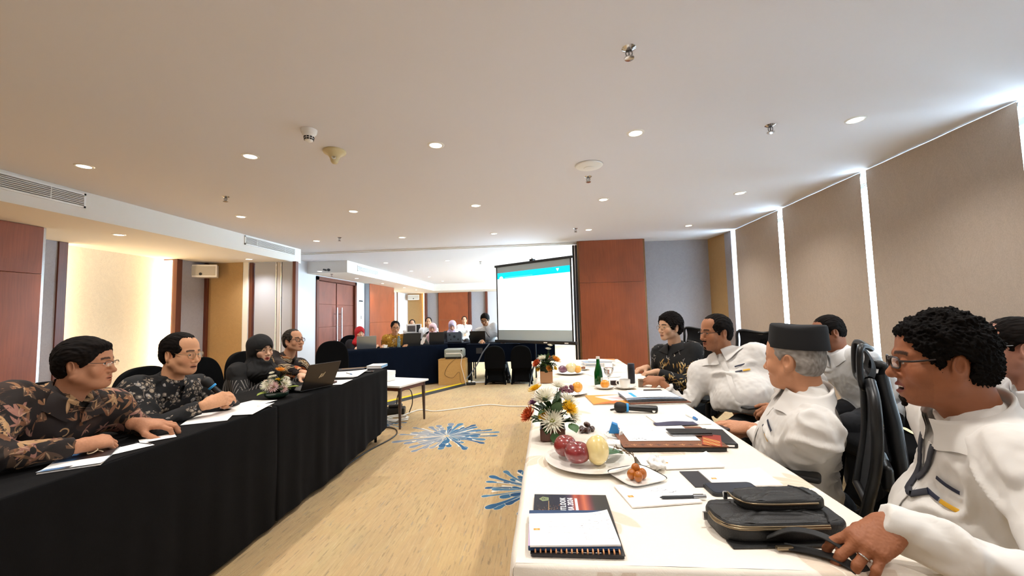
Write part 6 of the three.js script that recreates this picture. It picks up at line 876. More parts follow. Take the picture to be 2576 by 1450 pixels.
part('base', slab([-0.195, 0.195], [0, 0.018], [-0.14, 0.14], 0.005), MAT.plastic, tray); part('panel', mv(paper(0.40, 0.285, 0.003), 0, 0.018, 0), sheetMat((c, w, h) => { c.fillStyle = '#7a4a2c'; c.fillRect(0, 0, w, h); seed = 6; for (let i = 0; i < 300; i++) { c.fillStyle = rnd() < 0.5 ? '#5c341e' : '#8f5a36'; c.fillRect(rnd() * w, rnd() * h, rr(3, 14), rr(2, 5)); } for (let k = 0; k < 13; k++) { c.save(); c.translate(20 + k * 40, h - 32); c.strokeStyle = k % 2 ? '#c08a5a' : '#4a2816'; c.lineWidth = 5; for (const a of [0, 1.57]) { c.rotate(a); c.beginPath(); c.moveTo(-14, -6); c.quadraticCurveTo(0, 8, 14, -6); c.stroke(); } c.restore(); } for (let k = 0; k < 9; k++) { c.save(); c.translate(26, 20 + k * 34); c.rotate(0.7); c.fillStyle = '#4a2816'; c.fillRect(-12, -2, 24, 4); c.restore(); } }, 512, 364, 0.5), tray);
pad('sheet of white paper printed with small grey diamonds, on the brown tray', [0.455, -1.85], 0.285, 0.215, 0.03, YT + 0.0215, sheetMat((c, w, h) => { c.fillStyle = '#f7f6f4'; c.fillRect(0, 0, w, h); seed = 12; for (let i = 0; i < 9; i++) { c.save(); c.translate(rr(0.03, 0.25) * w, h * rr(0.78, 0.97)); c.rotate(0.6); c.fillStyle = ['#8b8d90', '#b4b6b8', '#5d6064'][i % 3]; c.fillRect(0, 0, rr(10, 24), rr(8, 16)); c.restore(); } c.fillStyle = '#8a8c90'; c.fillRect(w * 0.46, h * 0.3, 16, 10); for (let r = 0; r < 3; r++) for (let x = 0.3; x < 0.7; x += 0.03) c.fillRect(w * x, h * (0.5 + r * 0.06), rr(4, 12), 3); c.fillStyle = '#77797c'; c.fillRect(w * 0.1, h * 0.05, w * 0.4, 4); }), { t: 0.0015, curl: 0.002 });
{ const g = onT('wallet', 'black folding wallet with silver edges lying on the printed sheet', 'wallet', [0.583, -1.835], 0.02, YT + 0.0235); part('cover', slab([-0.085, 0.085], [0.008, 0.015], [-0.035, 0.035], 0.003), MAT.plastic, g); part('inner', slab([-0.078, 0.085], [0.0, 0.008], [-0.03, 0.037], 0.001), MAT.steel, g);
  const b = onT('power_bank', 'black power bank with white markings at the right end of the tray', 'power bank', [0.712, -1.83], -0.12); part('body', slab([-0.036, 0.036], [0, 0.018], [-0.105, 0.105], 0.004), MAT.plastic, b); part('marking', slab([-0.006, 0.022], [0.005, 0.012], [0.1052, 0.1056]), MAT.paper, b);
  const c = onT('patterned_card', 'red and yellow patterned card sticking out at the corner of the tray', 'card', [0.645, -1.75], -0.35, YT + 0.0225); part('card', paper(0.07, 0.15, 0.001, (u, v) => 0.002 * v), sheetMat((q, w, h) => { q.fillStyle = '#8e2f22'; q.fillRect(0, 0, w, h); for (let k = 0; k < 7; k++) { q.fillStyle = ['#e0a63a', '#f0cf7a', '#c8742a'][k % 3]; q.save(); q.translate(w * 0.5, h * (0.45 + k * 0.09)); q.rotate(0.5); q.fillRect(-w * 0.5, 0, w, h * 0.03); q.restore(); } }, 128, 256), c);
  single('crumpled_tissue', 'crumpled white tissue beside the plate of grapes', 'tissue', sheet((u, v) => { const a = u * 6.2832, e = (v - 0.5) * 3.1, r = 0.028 * (1 + 0.35 * n3(Math.cos(a) * 1.6, e * 1.4, Math.sin(a) * 1.6)); return [Math.cos(a) * Math.cos(e) * r, 0.022 + Math.sin(e) * r * 0.75, Math.sin(a) * Math.cos(e) * r]; }, 28, 18), mat('#f5f4f1', 0.9), [0.362, YT, -1.49]);
  const t = onT('table_card', 'small folded white card behind the plate of grapes', 'card', [0.33, -1.565], 0.5); part('card', [mv(slab([-0.03, 0.03], [0, 0.001], [-0.022, 0.022]), 0, 0.012, 0.016, 0.6), mv(slab([-0.03, 0.03], [0, 0.001], [-0.022, 0.022]), 0, 0.012, -0.018, -0.6)], MAT.paper, t); }
pad('open notepad with a curled dark page and a blue-capped pen on it', [0.635, -2.165], 0.25, 0.2, 0.10, YT, blank, { t: 0.003, curl: 0.006 });
{ const g = onT('curled_page', 'curled dark-backed page folded at the front of the open notepad', 'paper', [0.60, -2.075], 0.1, YT + 0.001); part('page', paper(0.2, 0.06, 0.0008, (u, v) => 0.003 + 0.011 * Math.sin(Math.PI * v) * Math.sin(Math.PI * u) ** 0.8, 20, 10), mat('#3c3a52', 0.7), g); }
pen('white pen with a bright blue cap on the open notepad', [0.702, -2.247], [0.72, -2.13], YT + 0.006, MAT.whiteGloss, mat('#2c78bf', 0.4), 0.005);
function microphone(label, [x, y, z], turn, tilt) { const g = thing('microphone', label, 'microphone', [x, y, z], turn); const q = new THREE.Group(); const P = (n, geo, m) => { const l = [].concat(geo); const o = part(n, l, m, g); o.rotation.z = tilt; return o; }; P('handle', [rod([0.035, 0, 0], [0.19, 0, 0], 0.0155, 0.019, 28), rod([0.19, 0, 0], [0.196, 0, 0], 0.019, 0.016, 28)], mat('#0e0f11', 0.35)); P('head_cover', mv(lathe([[0, -0.034], [0.018, -0.031], [0.027, -0.018], [0.029, 0.0], [0.025, 0.02], [0.019, 0.034]], 36), 0, 0, 0, 0, 0, -Math.PI / 2), mat('#0b0b0c', 0.6)); P('ring', [new THREE.TorusGeometry(0.021, 0.0035, 10, 36).rotateY(Math.PI / 2).translate(0.034, 0, 0), new THREE.TorusGeometry(0.02, 0.0035, 10, 36).rotateY(Math.PI / 2).translate(0.04, 0, 0)], mat('#2f9be0', 0.5)); P('end_mark', mv(cyl(0.008, 0.008, 0.001, 0, 0, 0, 20), 0.175, -0.008, 0.0168, Math.PI / 2), MAT.paper); return g; }
microphone('black wireless microphone with a blue ring lying on the white table', [0.385, YT + 0.027, -2.335], -0.06, -0.05); microphone('black microphone with a blue ring held in the clasped hands of the speaking man', [-2.045, 0.945, -2.325], 0.55, -0.85);
pen('slim dark pen lying beside the head of the microphone', [0.335, -2.37], [0.40, -2.42], YT, MAT.plasticGrey, MAT.darkMetal);
// ---- documents in front of the man with the goatee
{ const doc = (label, x, z, w, d, t, turn, y, m, nm = 'document_folder', c = 'folder') => { const g = onT(nm, label, c, [x, z], turn, YT + y); part('cover', paper(w, d, t * 0.4, (u, v) => t * 0.6 + 0.004 * Math.sin(3 * u) * (1 - v)), m, g); part('page_block', slab([-w / 2 + 0.004, w / 2 - 0.004], [0, t * 0.6], [-d / 2 + 0.004, d / 2 - 0.004]), blank, g); };
  doc('orange and white patterned folder sticking out left of the document stack', 0.375, -2.66, 0.26, 0.27, 0.006, 0.1, 0, sheetMat((c, w, h) => { c.fillStyle = '#e8993a'; c.fillRect(0, 0, w, h); c.fillStyle = '#f2e9e2'; c.beginPath(); c.moveTo(w * 0.2, h * 0.2); c.lineTo(w, 0); c.lineTo(w, h * 0.7); c.lineTo(w * 0.5, h * 0.75); c.fill(); c.fillStyle = '#cdb4b4'; c.beginPath(); c.moveTo(w * 0.45, h * 0.35); c.lineTo(w * 0.8, h * 0.3); c.lineTo(w * 0.75, h * 0.7); c.fill(); c.fillStyle = '#c96a2c'; c.beginPath(); c.moveTo(0, h); c.lineTo(w * 0.6, h * 0.72); c.lineTo(w * 0.7, h); c.fill(); }, 256, 256, 0.5));
  doc('brown-edged folder at the bottom of the document stack', 0.64, -2.64, 0.36, 0.24, 0.008, 0.12, 0, mat('#6b3a22', 0.6)); doc('black folder in the middle of the document stack', 0.63, -2.655, 0.35, 0.23, 0.008, 0.1, 0.009, darkBoard); doc('grey-blue folder near the top of the document stack', 0.62, -2.665, 0.34, 0.22, 0.007, 0.08, 0.018, mat('#8d9db5', 0.6)); doc('white document with a blue tab on top of the document stack', 0.61, -2.675, 0.32, 0.21, 0.006, 0.06, 0.026, sheetMat((c, w, h) => { c.fillStyle = '#f3f5f8'; c.fillRect(0, 0, w, h); c.fillStyle = '#39a6df'; c.fillRect(w * 0.16, h * 0.25, w * 0.07, h * 0.7); }, 256, 180), 'document', 'document');
  const k = onT('key_pouch', 'black pouch and keys on a white napkin beside the document stack', 'pouch', [0.70, -2.90], 0.05, YT + 0.004); part('pouch', slab([-0.06, 0.06], [0, 0.014], [-0.022, 0.022], 0.006), MAT.plastic, k); part('key', [slab([0.065, 0.12], [0, 0.003], [-0.006, 0.004]), cyl(0.009, 0.009, 0.003, 0.12, 0, 0, 16)], MAT.steel, k);
  const nk = onT('napkin', 'white paper napkin under the black pouch', 'napkin', [0.64, -2.92], 0.05); part('fold', paper(0.2, 0.12, 0.001, (u, v) => 0.001 + 0.0015 * Math.sin(u * 9) ** 2), MAT.paper, nk);
  const c = onT('saucer', 'white saucer under the coffee cup', 'saucer', [0.545, -3.06]); part('dish', lathe([[0, 0.003], [0.03, 0.003], [0.05, 0.006], [0.074, 0.014], [0.076, 0.0145], [0.05, 0.003], [0.03, 0], [0, 0]], 48), MAT.china, c);
  const u = onT('coffee_cup', 'white coffee cup on a saucer beside the black tumbler', 'cup', [0.545, -3.06], 2.9, YT + 0.0045); part('cup_body', lathe([[0, 0], [0.026, 0], [0.03, 0.004], [0.036, 0.03], [0.0385, 0.06], [0.0365, 0.06], [0.034, 0.03], [0.027, 0.006], [0, 0.005]], 48), MAT.china, u); part('handle', tube([[0.036, 0.048, 0], [0.058, 0.046, 0], [0.06, 0.026, 0], [0.036, 0.016, 0]], 0.004, 20, 8), MAT.china, u); part('coffee', cyl(0.035, 0.035, 0.001, 0, 0.046, 0, 32), mat('#2a1509', 0.15), u);
  plate('small white plate with a peeled orange in front of the green bottle', [0.395, -3.06], 0.07); fruit('orange', 'bright orange fruit on the small white plate before the green bottle', [0.4, YT + 0.034, -3.05], 0.031, [1.05, 0.95, 1], '#e08a10', '#f0a524', { lump: 0.03 });
  const b = onT('water_bottle', 'green glass water bottle with a white cap on the white table', 'bottle', [0.37, -3.165]); part('bottle_glass', lathe([[0, 0.003], [0.028, 0.003], [0.031, 0.008], [0.032, 0.02], [0.032, 0.075], [0.03, 0.105], [0.02, 0.145], [0.0135, 0.17], [0.0125, 0.2], [0.0135, 0.205]], 40), phys('#0c7a2c', 0.06, { transmission: 0.75, thickness: 0.02, ior: 1.5, attenuationColor: new THREE.Color('#0a8a34'), attenuationDistance: 0.03 }), b); part('cap', cyl(0.0145, 0.014, 0.018, 0, 0.203, 0, 24), MAT.whiteGloss, b); part('label', new THREE.CylinderGeometry(0.0324, 0.0324, 0.035, 30, 1, true, 0.4, 1.6).translate(0, 0.05, 0), mat('#e7efe4', 0.6), b);
  const w = onT('goblet', 'clear water goblet beside the green bottle', 'glass', [0.44, -3.12]); part('bowl', lathe([[0, 0.075], [0.012, 0.078], [0.03, 0.1], [0.036, 0.13], [0.033, 0.172], [0.0315, 0.172], [0.034, 0.13], [0.028, 0.102], [0.01, 0.082], [0, 0.08]], 40), MAT.solidGlass, w); part('stem', lathe([[0, 0], [0.032, 0], [0.033, 0.002], [0.008, 0.008], [0.0045, 0.02], [0.0045, 0.07], [0.01, 0.078], [0, 0.078]], 32), MAT.solidGlass, w); part('water', lathe([[0, 0.083], [0.01, 0.085], [0.0275, 0.104], [0.0332, 0.13], [0.0332, 0.14], [0, 0.14]], 32), MAT.solidGlass, w);
  const m = onT('tumbler', 'tall dark navy tumbler standing by the coffee cup', 'tumbler', [0.637, -3.29]); part('body', lathe([[0, 0], [0.024, 0], [0.0265, 0.003], [0.027, 0.12], [0.0255, 0.122]], 36), mat('#14161f', 0.45), m); part('lid', lathe([[0.0265, 0.1225], [0.027, 0.125], [0.026, 0.148], [0.022, 0.152], [0, 0.152]], 36), mat('#23252f', 0.4), m);
  const s = onT('brown_box', 'small dark brown case behind the coffee cup', 'case', [0.495, -3.22], 0.1); part('case_body', slab([-0.03, 0.03], [0, 0.024], [-0.014, 0.014], 0.003), mat('#2c1a18', 0.5), s); part('case_lid', slab([-0.0305, 0.0305], [0.0245, 0.031], [-0.0145, 0.0145], 0.003), mat('#2c1a18', 0.5), s);
  const l = onT('cigarette_box', 'small bronze box held under the fingers of the man with a goatee', 'box', [0.668, -3.115], 0.2); part('box_body', slab([-0.016, 0.016], [0, 0.046], [-0.011, 0.011], 0.003), mat('#7a6552', 0.35, { metalness: 0.4 }), l); part('box_lid', slab([-0.0163, 0.0163], [0.0465, 0.058], [-0.0113, 0.0113], 0.003), mat('#8a7460', 0.35, { metalness: 0.4 }), l);
}
// ---- far half of the white table
plate('white plate with a bunch of purple grapes and an orange behind the near flower box', [0.135, -2.86], 0.125); { seed = 23; const gm = phys('#6b3a48', 0.25, { clearcoat: 0.4 }), g = onT('grape_bunch', 'bunch of glossy purple grapes on the plate behind the near flower box', 'grapes', [0.115, -2.86], 0, YT + 0.01); for (let k = 0; k < 16; k++) { const p = part('grape', new THREE.SphereGeometry(0.015, 16, 12), gm, g); p.position.set(rr(-0.045, 0.045), 0.012 + (k > 9 ? 0.024 : 0) + rr(0, 0.006), rr(-0.035, 0.035)); } }
fruit('orange', 'orange fruit beside the purple grapes behind the near flower box', [0.19, YT + 0.045, -2.87], 0.036, [1, 1, 1], '#e3921c', '#efaa3a', { lump: 0.02 });
plate('white plate with a purple fruit and a pale melon next to the tan flower box', [0.19, -3.83], 0.135); fruit('purple_fruit', 'purple spiky fruit on the plate next to the tan flower box', [0.125, YT + 0.045, -3.82], 0.038, [1.05, 0.85, 1], '#5a3048', '#7a4a60', { cat: 'fruit', lump: 0.12 }); fruit('melon', 'pale yellow melon on the plate next to the tan flower box', [0.205, YT + 0.056, -3.83], 0.05, [1.05, 0.9, 1], '#e3cf94', '#efe0b2', { lump: 0.02 }); fruit('orange', 'orange fruit beside the pale melon, next to the tan flower box', [0.262, YT + 0.042, -3.815], 0.034, [1, 1, 1], '#e09a2a', '#edb04a', {});
plate('small white plate with brown snacks near the far end of the white table', [0.31, -4.10], 0.09); { const g = onT('snack', 'brown pastry pieces on the small plate near the far end of the white table', 'snack', [0.31, -4.10], 0, YT + 0.008); seed = 8; for (let k = 0; k < 4; k++) { const p = part('piece', new THREE.SphereGeometry(0.02, 14, 10).scale(1.4, 0.6, 0.8), mat('#7a4a2c', 0.7), g); p.position.set(rr(-0.03, 0.03), 0.012, rr(-0.03, 0.03)); p.rotation.y = rr(0, 3); } }
{ const mag = (label, x, z, turn, y, m) => { const g = onT('magazine', label, 'magazine', [x, z], turn, YT + y); part('cover', paper(0.28, 0.21, 0.0008, () => 0.012), m, g); part('page_block', slab([-0.138, 0.138], [0.0005, 0.012], [-0.103, 0.103]), blank, g); }; mag('blue-white magazine at the bottom of the pile at the far end of the white table', 0.50, -4.43, 0.2, 0, mat('#b9c9dd', 0.4)); mag('white magazine in the middle of the pile at the far end of the white table', 0.51, -4.44, 0.05, 0.013, MAT.paper); mag('blue-grey magazine under the topmost one at the far end of the white table', 0.50, -4.43, 0.15, 0.026, mat('#a8bad0', 0.4)); mag('magazine with an orange corner on top of the pile at the far table end', 0.56, -4.47, -0.1, 0.039, sheetMat((c, w, h) => { c.fillStyle = '#efece8'; c.fillRect(0, 0, w, h); c.fillStyle = '#d78a52'; c.beginPath(); c.moveTo(w, 0); c.lineTo(w, h * 0.8); c.lineTo(w * 0.5, 0); c.fill(); }, 128, 96));
  const p1 = onT('paper_sheet', 'loose white sheet before the man in black and gold batik', 'paper', [0.47, -3.72], 0.3); part('sheet', paper(0.21, 0.297, 0.0008, (u, v) => 0.001 + 0.004 * u * v), MAT.paper, p1); const p2 = onT('paper_sheet', 'loose white sheet beside the small snack plate', 'paper', [0.62, -4.05], -0.15); part('sheet', paper(0.21, 0.297, 0.0008, (u, v) => 0.001), MAT.paper, p2); }
{ const g = thing('phone', 'black phone in the hand of the man in the black cap', 'phone', [0.88, 0.725, -2.155], 0.5); part('case', mv(slab([-0.07, 0.07], [0, 0.009], [-0.035, 0.035], 0.004), 0, 0, 0, 0.1, 0, 0.05), MAT.plastic, g); part('screen', mv(slab([-0.064, 0.064], [0.0092, 0.0098], [-0.031, 0.031]), 0, 0, 0, 0.1, 0, 0.05), mat('#2a2d33', 0.2), g);
  const h = thing('phone', 'black phone held in the lap of the man with a goatee', 'phone', [1.235, 0.70, -2.665], 0.4); part('case', slab([-0.065, 0.065], [0, 0.012], [-0.03, 0.03], 0.004), MAT.plastic, h); part('screen', slab([-0.06, 0.06], [0.0122, 0.0128], [-0.026, 0.026]), mat('#2a2d33', 0.2), h);
  const f = thing('banana_peel', 'yellow banana peel on the knee of the half-hidden man at the right edge', 'peel', [1.515, 0.745, -1.99], 0.3); seed = 2; for (let k = 0; k < 3; k++) { const p = part('strip', sheet((u, v) => [(v - 0.5) * 0.035 * (1 - u * 0.6), 0.012 + 0.03 * Math.sin(u * 3) * (1 - u), u * 0.09], 10, 3), mat(k ? '#e3b53a' : '#f0dfae', 0.6), f); p.rotation.y = k * 2.1; } }
// ------------------------------------------------------------ things on the black tables
{ const g = onT('booklet', 'white-edged booklet with a blue picture cover at the left end of the black table', 'booklet', [-1.895, -1.545], -0.95); part('cover', paper(0.25, 0.175, 0.0008, (u, v) => 0.006 + 0.004 * Math.sin(u * 7)), sheetMat((c, w, h) => { const q = c.createLinearGradient(0, h, 0, 0); q.addColorStop(0, '#e9eef6'); q.addColorStop(0.1, '#5f88b5'); q.addColorStop(0.35, '#38618f'); q.addColorStop(0.42, '#2a2b34'); q.addColorStop(0.7, '#54382c'); q.addColorStop(1, '#1f2026'); c.fillStyle = q; c.fillRect(0, 0, w, h); c.fillStyle = '#f4f4f4'; c.fillRect(w * 0.8, 0, w * 0.2, h * 0.5); }, 256, 180, 0.4), g); part('page_block', slab([-0.123, 0.123], [0.0005, 0.005], [-0.086, 0.086]), blank, g);
  const e = onT('reading_glasses', 'folded pair of pale reading glasses on the booklet', 'glasses', [-1.915, -1.592], -0.5, YT + 0.014); part('frame', [new THREE.TorusGeometry(0.02, 0.002, 8, 28).scale(1.2, 0.8, 1).rotateX(-1.2).translate(-0.03, 0.012, 0), new THREE.TorusGeometry(0.02, 0.002, 8, 28).scale(1.2, 0.8, 1).rotateX(-1.2).translate(0.03, 0.012, 0), rod([-0.008, 0.014, -0.004], [0.008, 0.014, -0.004], 0.0016), rod([-0.055, 0.012, 0], [0.04, 0.004, -0.03], 0.0018), rod([0.055, 0.012, 0], [-0.04, 0.006, -0.036], 0.0018)], mat('#b9a58a', 0.3), e); part('lens', new THREE.CircleGeometry(0.019, 24).scale(1.2, 0.8, 1).rotateX(-1.2).translate(-0.03, 0.012, 0), MAT.glass, e); part('lens', new THREE.CircleGeometry(0.019, 24).scale(1.2, 0.8, 1).rotateX(-1.2).translate(0.03, 0.012, 0), MAT.glass, e);
  const wp = (label, x, z, w, d, turn, y = 0, curl = 0.003) => { const q = onT('paper_sheet', label, 'paper', [x, z], turn, YT + y); part('sheet', paper(w, d, 0.0008, (u, v) => 0.001 + curl * u * u * v), MAT.paper, q); };
  wp('small white slip of paper under the fingertips of the man in brown batik', -1.865, -1.84, 0.13, 0.08, 0.9); wp('white sheet sticking out from behind the booklet', -1.865, -1.67, 0.2, 0.1, 1.15, 0);
  pen('thin black pen beside the small slip of paper', [-1.9, -1.765], [-1.80, -1.745], YT, MAT.plasticGrey, MAT.steel, 0.003);
  wp('white sheet under the forearm of the speaking man, nearest of his papers', -1.95, -2.25, 0.21, 0.29, 0.5); wp('white sheet under the clasped hands of the speaking man', -1.87, -2.42, 0.21, 0.28, 0.2, 0.0022, 0.01); wp('white sheet farthest from the camera among the papers of the speaking man', -1.97, -2.58, 0.2, 0.25, -0.15, 0.001, 0.006);
  pen('beige pen lying beyond the papers of the speaking man', [-1.86, -2.50], [-1.755, -2.50], YT, mat('#c9b48a', 0.5), MAT.steel);
  const lp = onT('black_pouch', 'black pouch beside the flower bowl on the black table', 'pouch', [-2.02, -3.0], 0.4); part('pouch', new THREE.SphereGeometry(0.09, 28, 16).scale(1, 0.55, 0.7).translate(0, 0.045, 0), mat('#141311', 0.6), lp); part('flap', tube([[-0.08, 0.06, 0.03], [0, 0.095, 0.02], [0.08, 0.06, 0.03]], 0.005, 20, 6), mat('#141311', 0.6), lp);
  wp('white sheet lying flat next to the dark laptop', -1.86, -3.47, 0.21, 0.26, 0.1); const st = onT('paper_stack', 'thick stack of white sheets with a pen on it on the black table', 'paper', [-2.0, -3.93], 0.15); for (let k = 0; k < 4; k++) part('sheet', mv(paper(0.30, 0.42, 0.0008, (u, v) => 0.003 + k * 0.002 + 0.014 * u * u * v * v), 0.004 * k, 0, 0, 0, 0.03 * (k - 1)), MAT.paper, st);
  pen('grey pen with a blue end on the stack of white sheets', [-2.02, -3.98], [-1.90, -3.86], YT + 0.012, MAT.steel, mat('#4a7fb5', 0.5), 0.0035);
  const wl = onT('brown_wallet', 'reddish brown wallet on the sheet next to the dark laptop', 'wallet', [-1.88, -3.42], 0.1, YT + 0.0025); part('cover', slab([-0.05, 0.05], [0.008, 0.016], [-0.03, 0.03], 0.003), mat('#5a2f22', 0.5), wl); part('inner', slab([-0.048, 0.05], [0, 0.008], [-0.029, 0.029], 0.001), mat('#2c1a14', 0.6), wl);
  const bk = onT('thick_book', 'thick white book with a blue spine at the far end of the black table', 'book', [-1.93, -4.52], 0.1); part('page_block', slab([-0.08, 0.08], [0.003, 0.027], [-0.11, 0.11]), blank, bk); part('cover', [slab([-0.083, 0.083], [0, 0.003], [-0.113, 0.113], 0.001), slab([-0.083, 0.083], [0.027, 0.03], [-0.113, 0.113], 0.001)], MAT.paper, bk); part('spine', slab([0.0815, 0.085], [0.003, 0.027], [-0.113, 0.113], 0.001), mat('#6fa6d2', 0.5), bk);
  const nb = onT('dark_notebook', 'dark notebook with a tan page edge behind the stack of white sheets', 'notebook', [-2.15, -4.36], 0.5); part('cover', slab([-0.13, 0.13], [0, 0.008], [-0.09, 0.09], 0.002), darkBoard, nb); part('page_edge', slab([-0.1, 0.16], [0.008, 0.010], [-0.05, -0.02]), mat('#b9946a', 0.8), nb);
  const ph = onT('phone', 'black phone beyond the stack of white sheets on the black table', 'phone', [-1.86, -4.12], 0.2); part('case', slab([-0.06, 0.06], [0, 0.009], [-0.033, 0.033], 0.003), MAT.plastic, ph); part('screen', slab([-0.055, 0.055], [0.0092, 0.0097], [-0.03, 0.03]), mat('#15161a', 0.2), ph);
}
function laptop(label, [x, y, z], turn, w, d, open, lidM, o = {}) {        // keyboard towards +z, lid leaning to -z
  const g = thing('laptop', label, 'laptop', [x, y, z], turn); part('base', slab([-w / 2, w / 2], [0.002, 0.016], [0, d], 0.004), o.baseM ?? MAT.plastic, g); part('keyboard', slab([-w / 2 + 0.02, w / 2 - 0.02], [0.0162, 0.0172], [0.02, d * 0.62]), MAT.plasticGrey, g);
  const L = new THREE.Group(), lid = part('lid', mv(slab([-w / 2, w / 2], [0, d], [-0.004, 0.003], 0.003), 0, 0.014, 0, -open), lidM, g); part('screen', mv(slab([-w / 2 + 0.008, w / 2 - 0.008], [0.012, d - 0.008], [0.0032, 0.004]), 0, 0.014, 0, -open), mat('#20242a', 0.25), lid); if (o.logo) part('logo', o.logo.map((q) => mv(q, 0, 0.014, 0, -open)), MAT.chrome, lid); return g;
}
{ const sl = []; for (let k = 0; k < 4; k++) { const q = mv(bx(0.005, [0.04, 0.034, 0.034, 0.04][k], 0.001, 0, -0.018, 0), 0, 0, 0, 0, 0, 0.35); q.translate((k - 1.5) * 0.011, 0.11 + [0.005, 0, 0, -0.005][k], -0.0047); sl.push(q); }
  laptop('dark laptop with a slashed silver logo on its lid on the black table', [-1.83, YT, -3.14], -108 * RAD, 0.31, 0.215, 0.42, mat('#3a3532', 0.3, { metalness: 0.5 }), { logo: sl });
  const silver = mat('#a8b2ba', 0.3, { metalness: 0.7 });
  laptop('silver laptop in front of the woman in a red headscarf', [-3.33, YT, -7.33], 205 * RAD, 0.34, 0.23, 0.25, silver, { baseM: silver }); copyLap();
  function copyLap() { const f = (l, p, t, w, m) => laptop(l, p, t * RAD, w, 0.24, 0.2, m); f('black laptop in front of the man in mustard batik', [-2.66, YT, -7.86], 218, 0.36, MAT.plastic); f('black laptop before the woman in a pale pink headscarf', [-2.26, YT, -8.22], 200, 0.3, mat('#12161c', 0.4)); f('black laptop in front of the man bent over by the projection screen', [-1.46, TABLE + 0.004, -8.5], 180, 0.33, MAT.plastic); }
  const dk = thing('banquet_table', 'dark table behind the cardboard box holding a grey laptop with stickers', 'table', [-2.02, 0, -8.85], 0); part('tabletop', slab([-0.4, 0.4], [0.72, 0.75], [-0.28, 0.28], 0.004), MAT.navyCloth, dk); part('front_cloth', slab([-0.4, 0.4], [0.2, 0.72], [0.26, 0.28], 0.004), MAT.navyCloth, dk); for (const sx of [-1, 1]) for (const sz of [-1, 1]) part('leg', rod([sx * 0.36, 0, sz * 0.22], [sx * 0.36, 0.72, sz * 0.22], 0.014), MAT.darkMetal, dk);
  const gl = laptop('grey laptop with round stickers in front of the woman in a lilac headscarf', [-2.02, 0.75, -8.8], Math.PI, 0.32, 0.22, 0.2, mat('#6d7782', 0.4)); const lid = gl.children[2]; part('sticker', [[0, 0.12, 0.028], [0.1, 0.16, 0.02], [-0.08, 0.06, 0.018], [0.08, 0.06, 0.015]].map(([x, y, r]) => mv(cyl(r, r, 0.001, 0, 0, 0, 20).rotateX(Math.PI / 2).translate(x, y, -0.0045), 0, 0.014, 0, -0.2)), mat('#2a3038', 0.5), lid); }
// far table: cup, glass, bottle, notice board
{ const u = onT('coffee_cup', 'white coffee cup before the man in mustard batik', 'cup', [-3.04, -7.50]); part('cup_body', lathe([[0, 0], [0.026, 0], [0.036, 0.03], [0.042, 0.055], [0.04, 0.055], [0.033, 0.03], [0, 0.005]], 32), MAT.china, u); part('handle', tube([[-0.036, 0.045, 0], [-0.058, 0.042, 0], [-0.058, 0.024, 0], [-0.034, 0.018, 0]], 0.004, 16, 6), MAT.china, u); part('saucer', lathe([[0, 0.001], [0.07, 0.008], [0.05, 0], [0, 0]], 32), MAT.china, u);
  const w = onT('goblet', 'clear goblet beside the coffee cup on the far table', 'glass', [-2.93, -7.66]); part('bowl', lathe([[0, 0.075], [0.03, 0.1], [0.036, 0.13], [0.033, 0.172], [0.0315, 0.172], [0.034, 0.13], [0.028, 0.102], [0, 0.08]], 32), MAT.solidGlass, w); part('stem', lathe([[0, 0], [0.033, 0.002], [0.0045, 0.02], [0.0045, 0.07], [0.01, 0.078], [0, 0.078]], 24), MAT.solidGlass, w);
  const b = onT('plastic_bottle', 'clear blue-tinted water bottle standing before the black laptop on the far table', 'bottle', [-2.82, -7.60]); part('bottle_body', lathe([[0, 0], [0.03, 0.002], [0.032, 0.03], [0.029, 0.07], [0.032, 0.11], [0.03, 0.15], [0.014, 0.185], [0.0135, 0.195]], 32), phys('#a9cfe0', 0.08, { transmission: 0.8, thickness: 0.02, ior: 1.33 }), b); part('cap', cyl(0.016, 0.016, 0.016, 0, 0.195, 0), mat('#3a6f92', 0.5), b);
  const s = onT('paper_cone', 'white folded sheet standing between two black laptops on the far table', 'paper', [-2.47, -8.08], 0.6); part('sheet', [mv(slab([-0.08, 0.08], [0, 0.002], [-0.11, 0.11]), -0.03, 0.09, 0, 0, 0, 1.1), mv(slab([-0.08, 0.08], [0, 0.002], [-0.11, 0.11]), 0.03, 0.09, 0, 0, 0, -1.1)], MAT.paper, s);
  const n = thing('bedside_panel', 'small white equipment panel before the man holding a hand to his mouth', 'panel', [-3.62, 0.9, -10.9], 0.2); part('panel_body', slab([-0.2, 0.2], [0, 0.24], [-0.02, 0.02], 0.005), MAT.white, n); part('grey_face', slab([-0.17, 0.04], [0.04, 0.2], [0.02, 0.023]), MAT.steel, n); part('dark_face', slab([0.07, 0.17], [0.02, 0.22], [0.02, 0.023]), MAT.plasticGrey, n);
  const t2 = thing('banquet_table', 'dark table in the back row of the far room', 'table', [-3.5, 0, -10.85], 0.2); part('tabletop', slab([-0.9, 0.9], [0.72, 0.75], [-0.3, 0.3], 0.004), MAT.navyCloth, t2); part('stand', slab([-0.3, 0.3], [0.75, 0.899], [-0.1, 0.1], 0.004), MAT.navyCloth, t2); part('front_cloth', slab([-0.9, 0.9], [0.06, 0.72], [0.28, 0.3], 0.004), MAT.navyCloth, t2); for (const sx of [-1, 1]) part('leg', slab([sx * 0.86 - 0.02, sx * 0.86 + 0.02], [0, 0.72], [-0.25, 0.25]), MAT.darkMetal, t2);
}
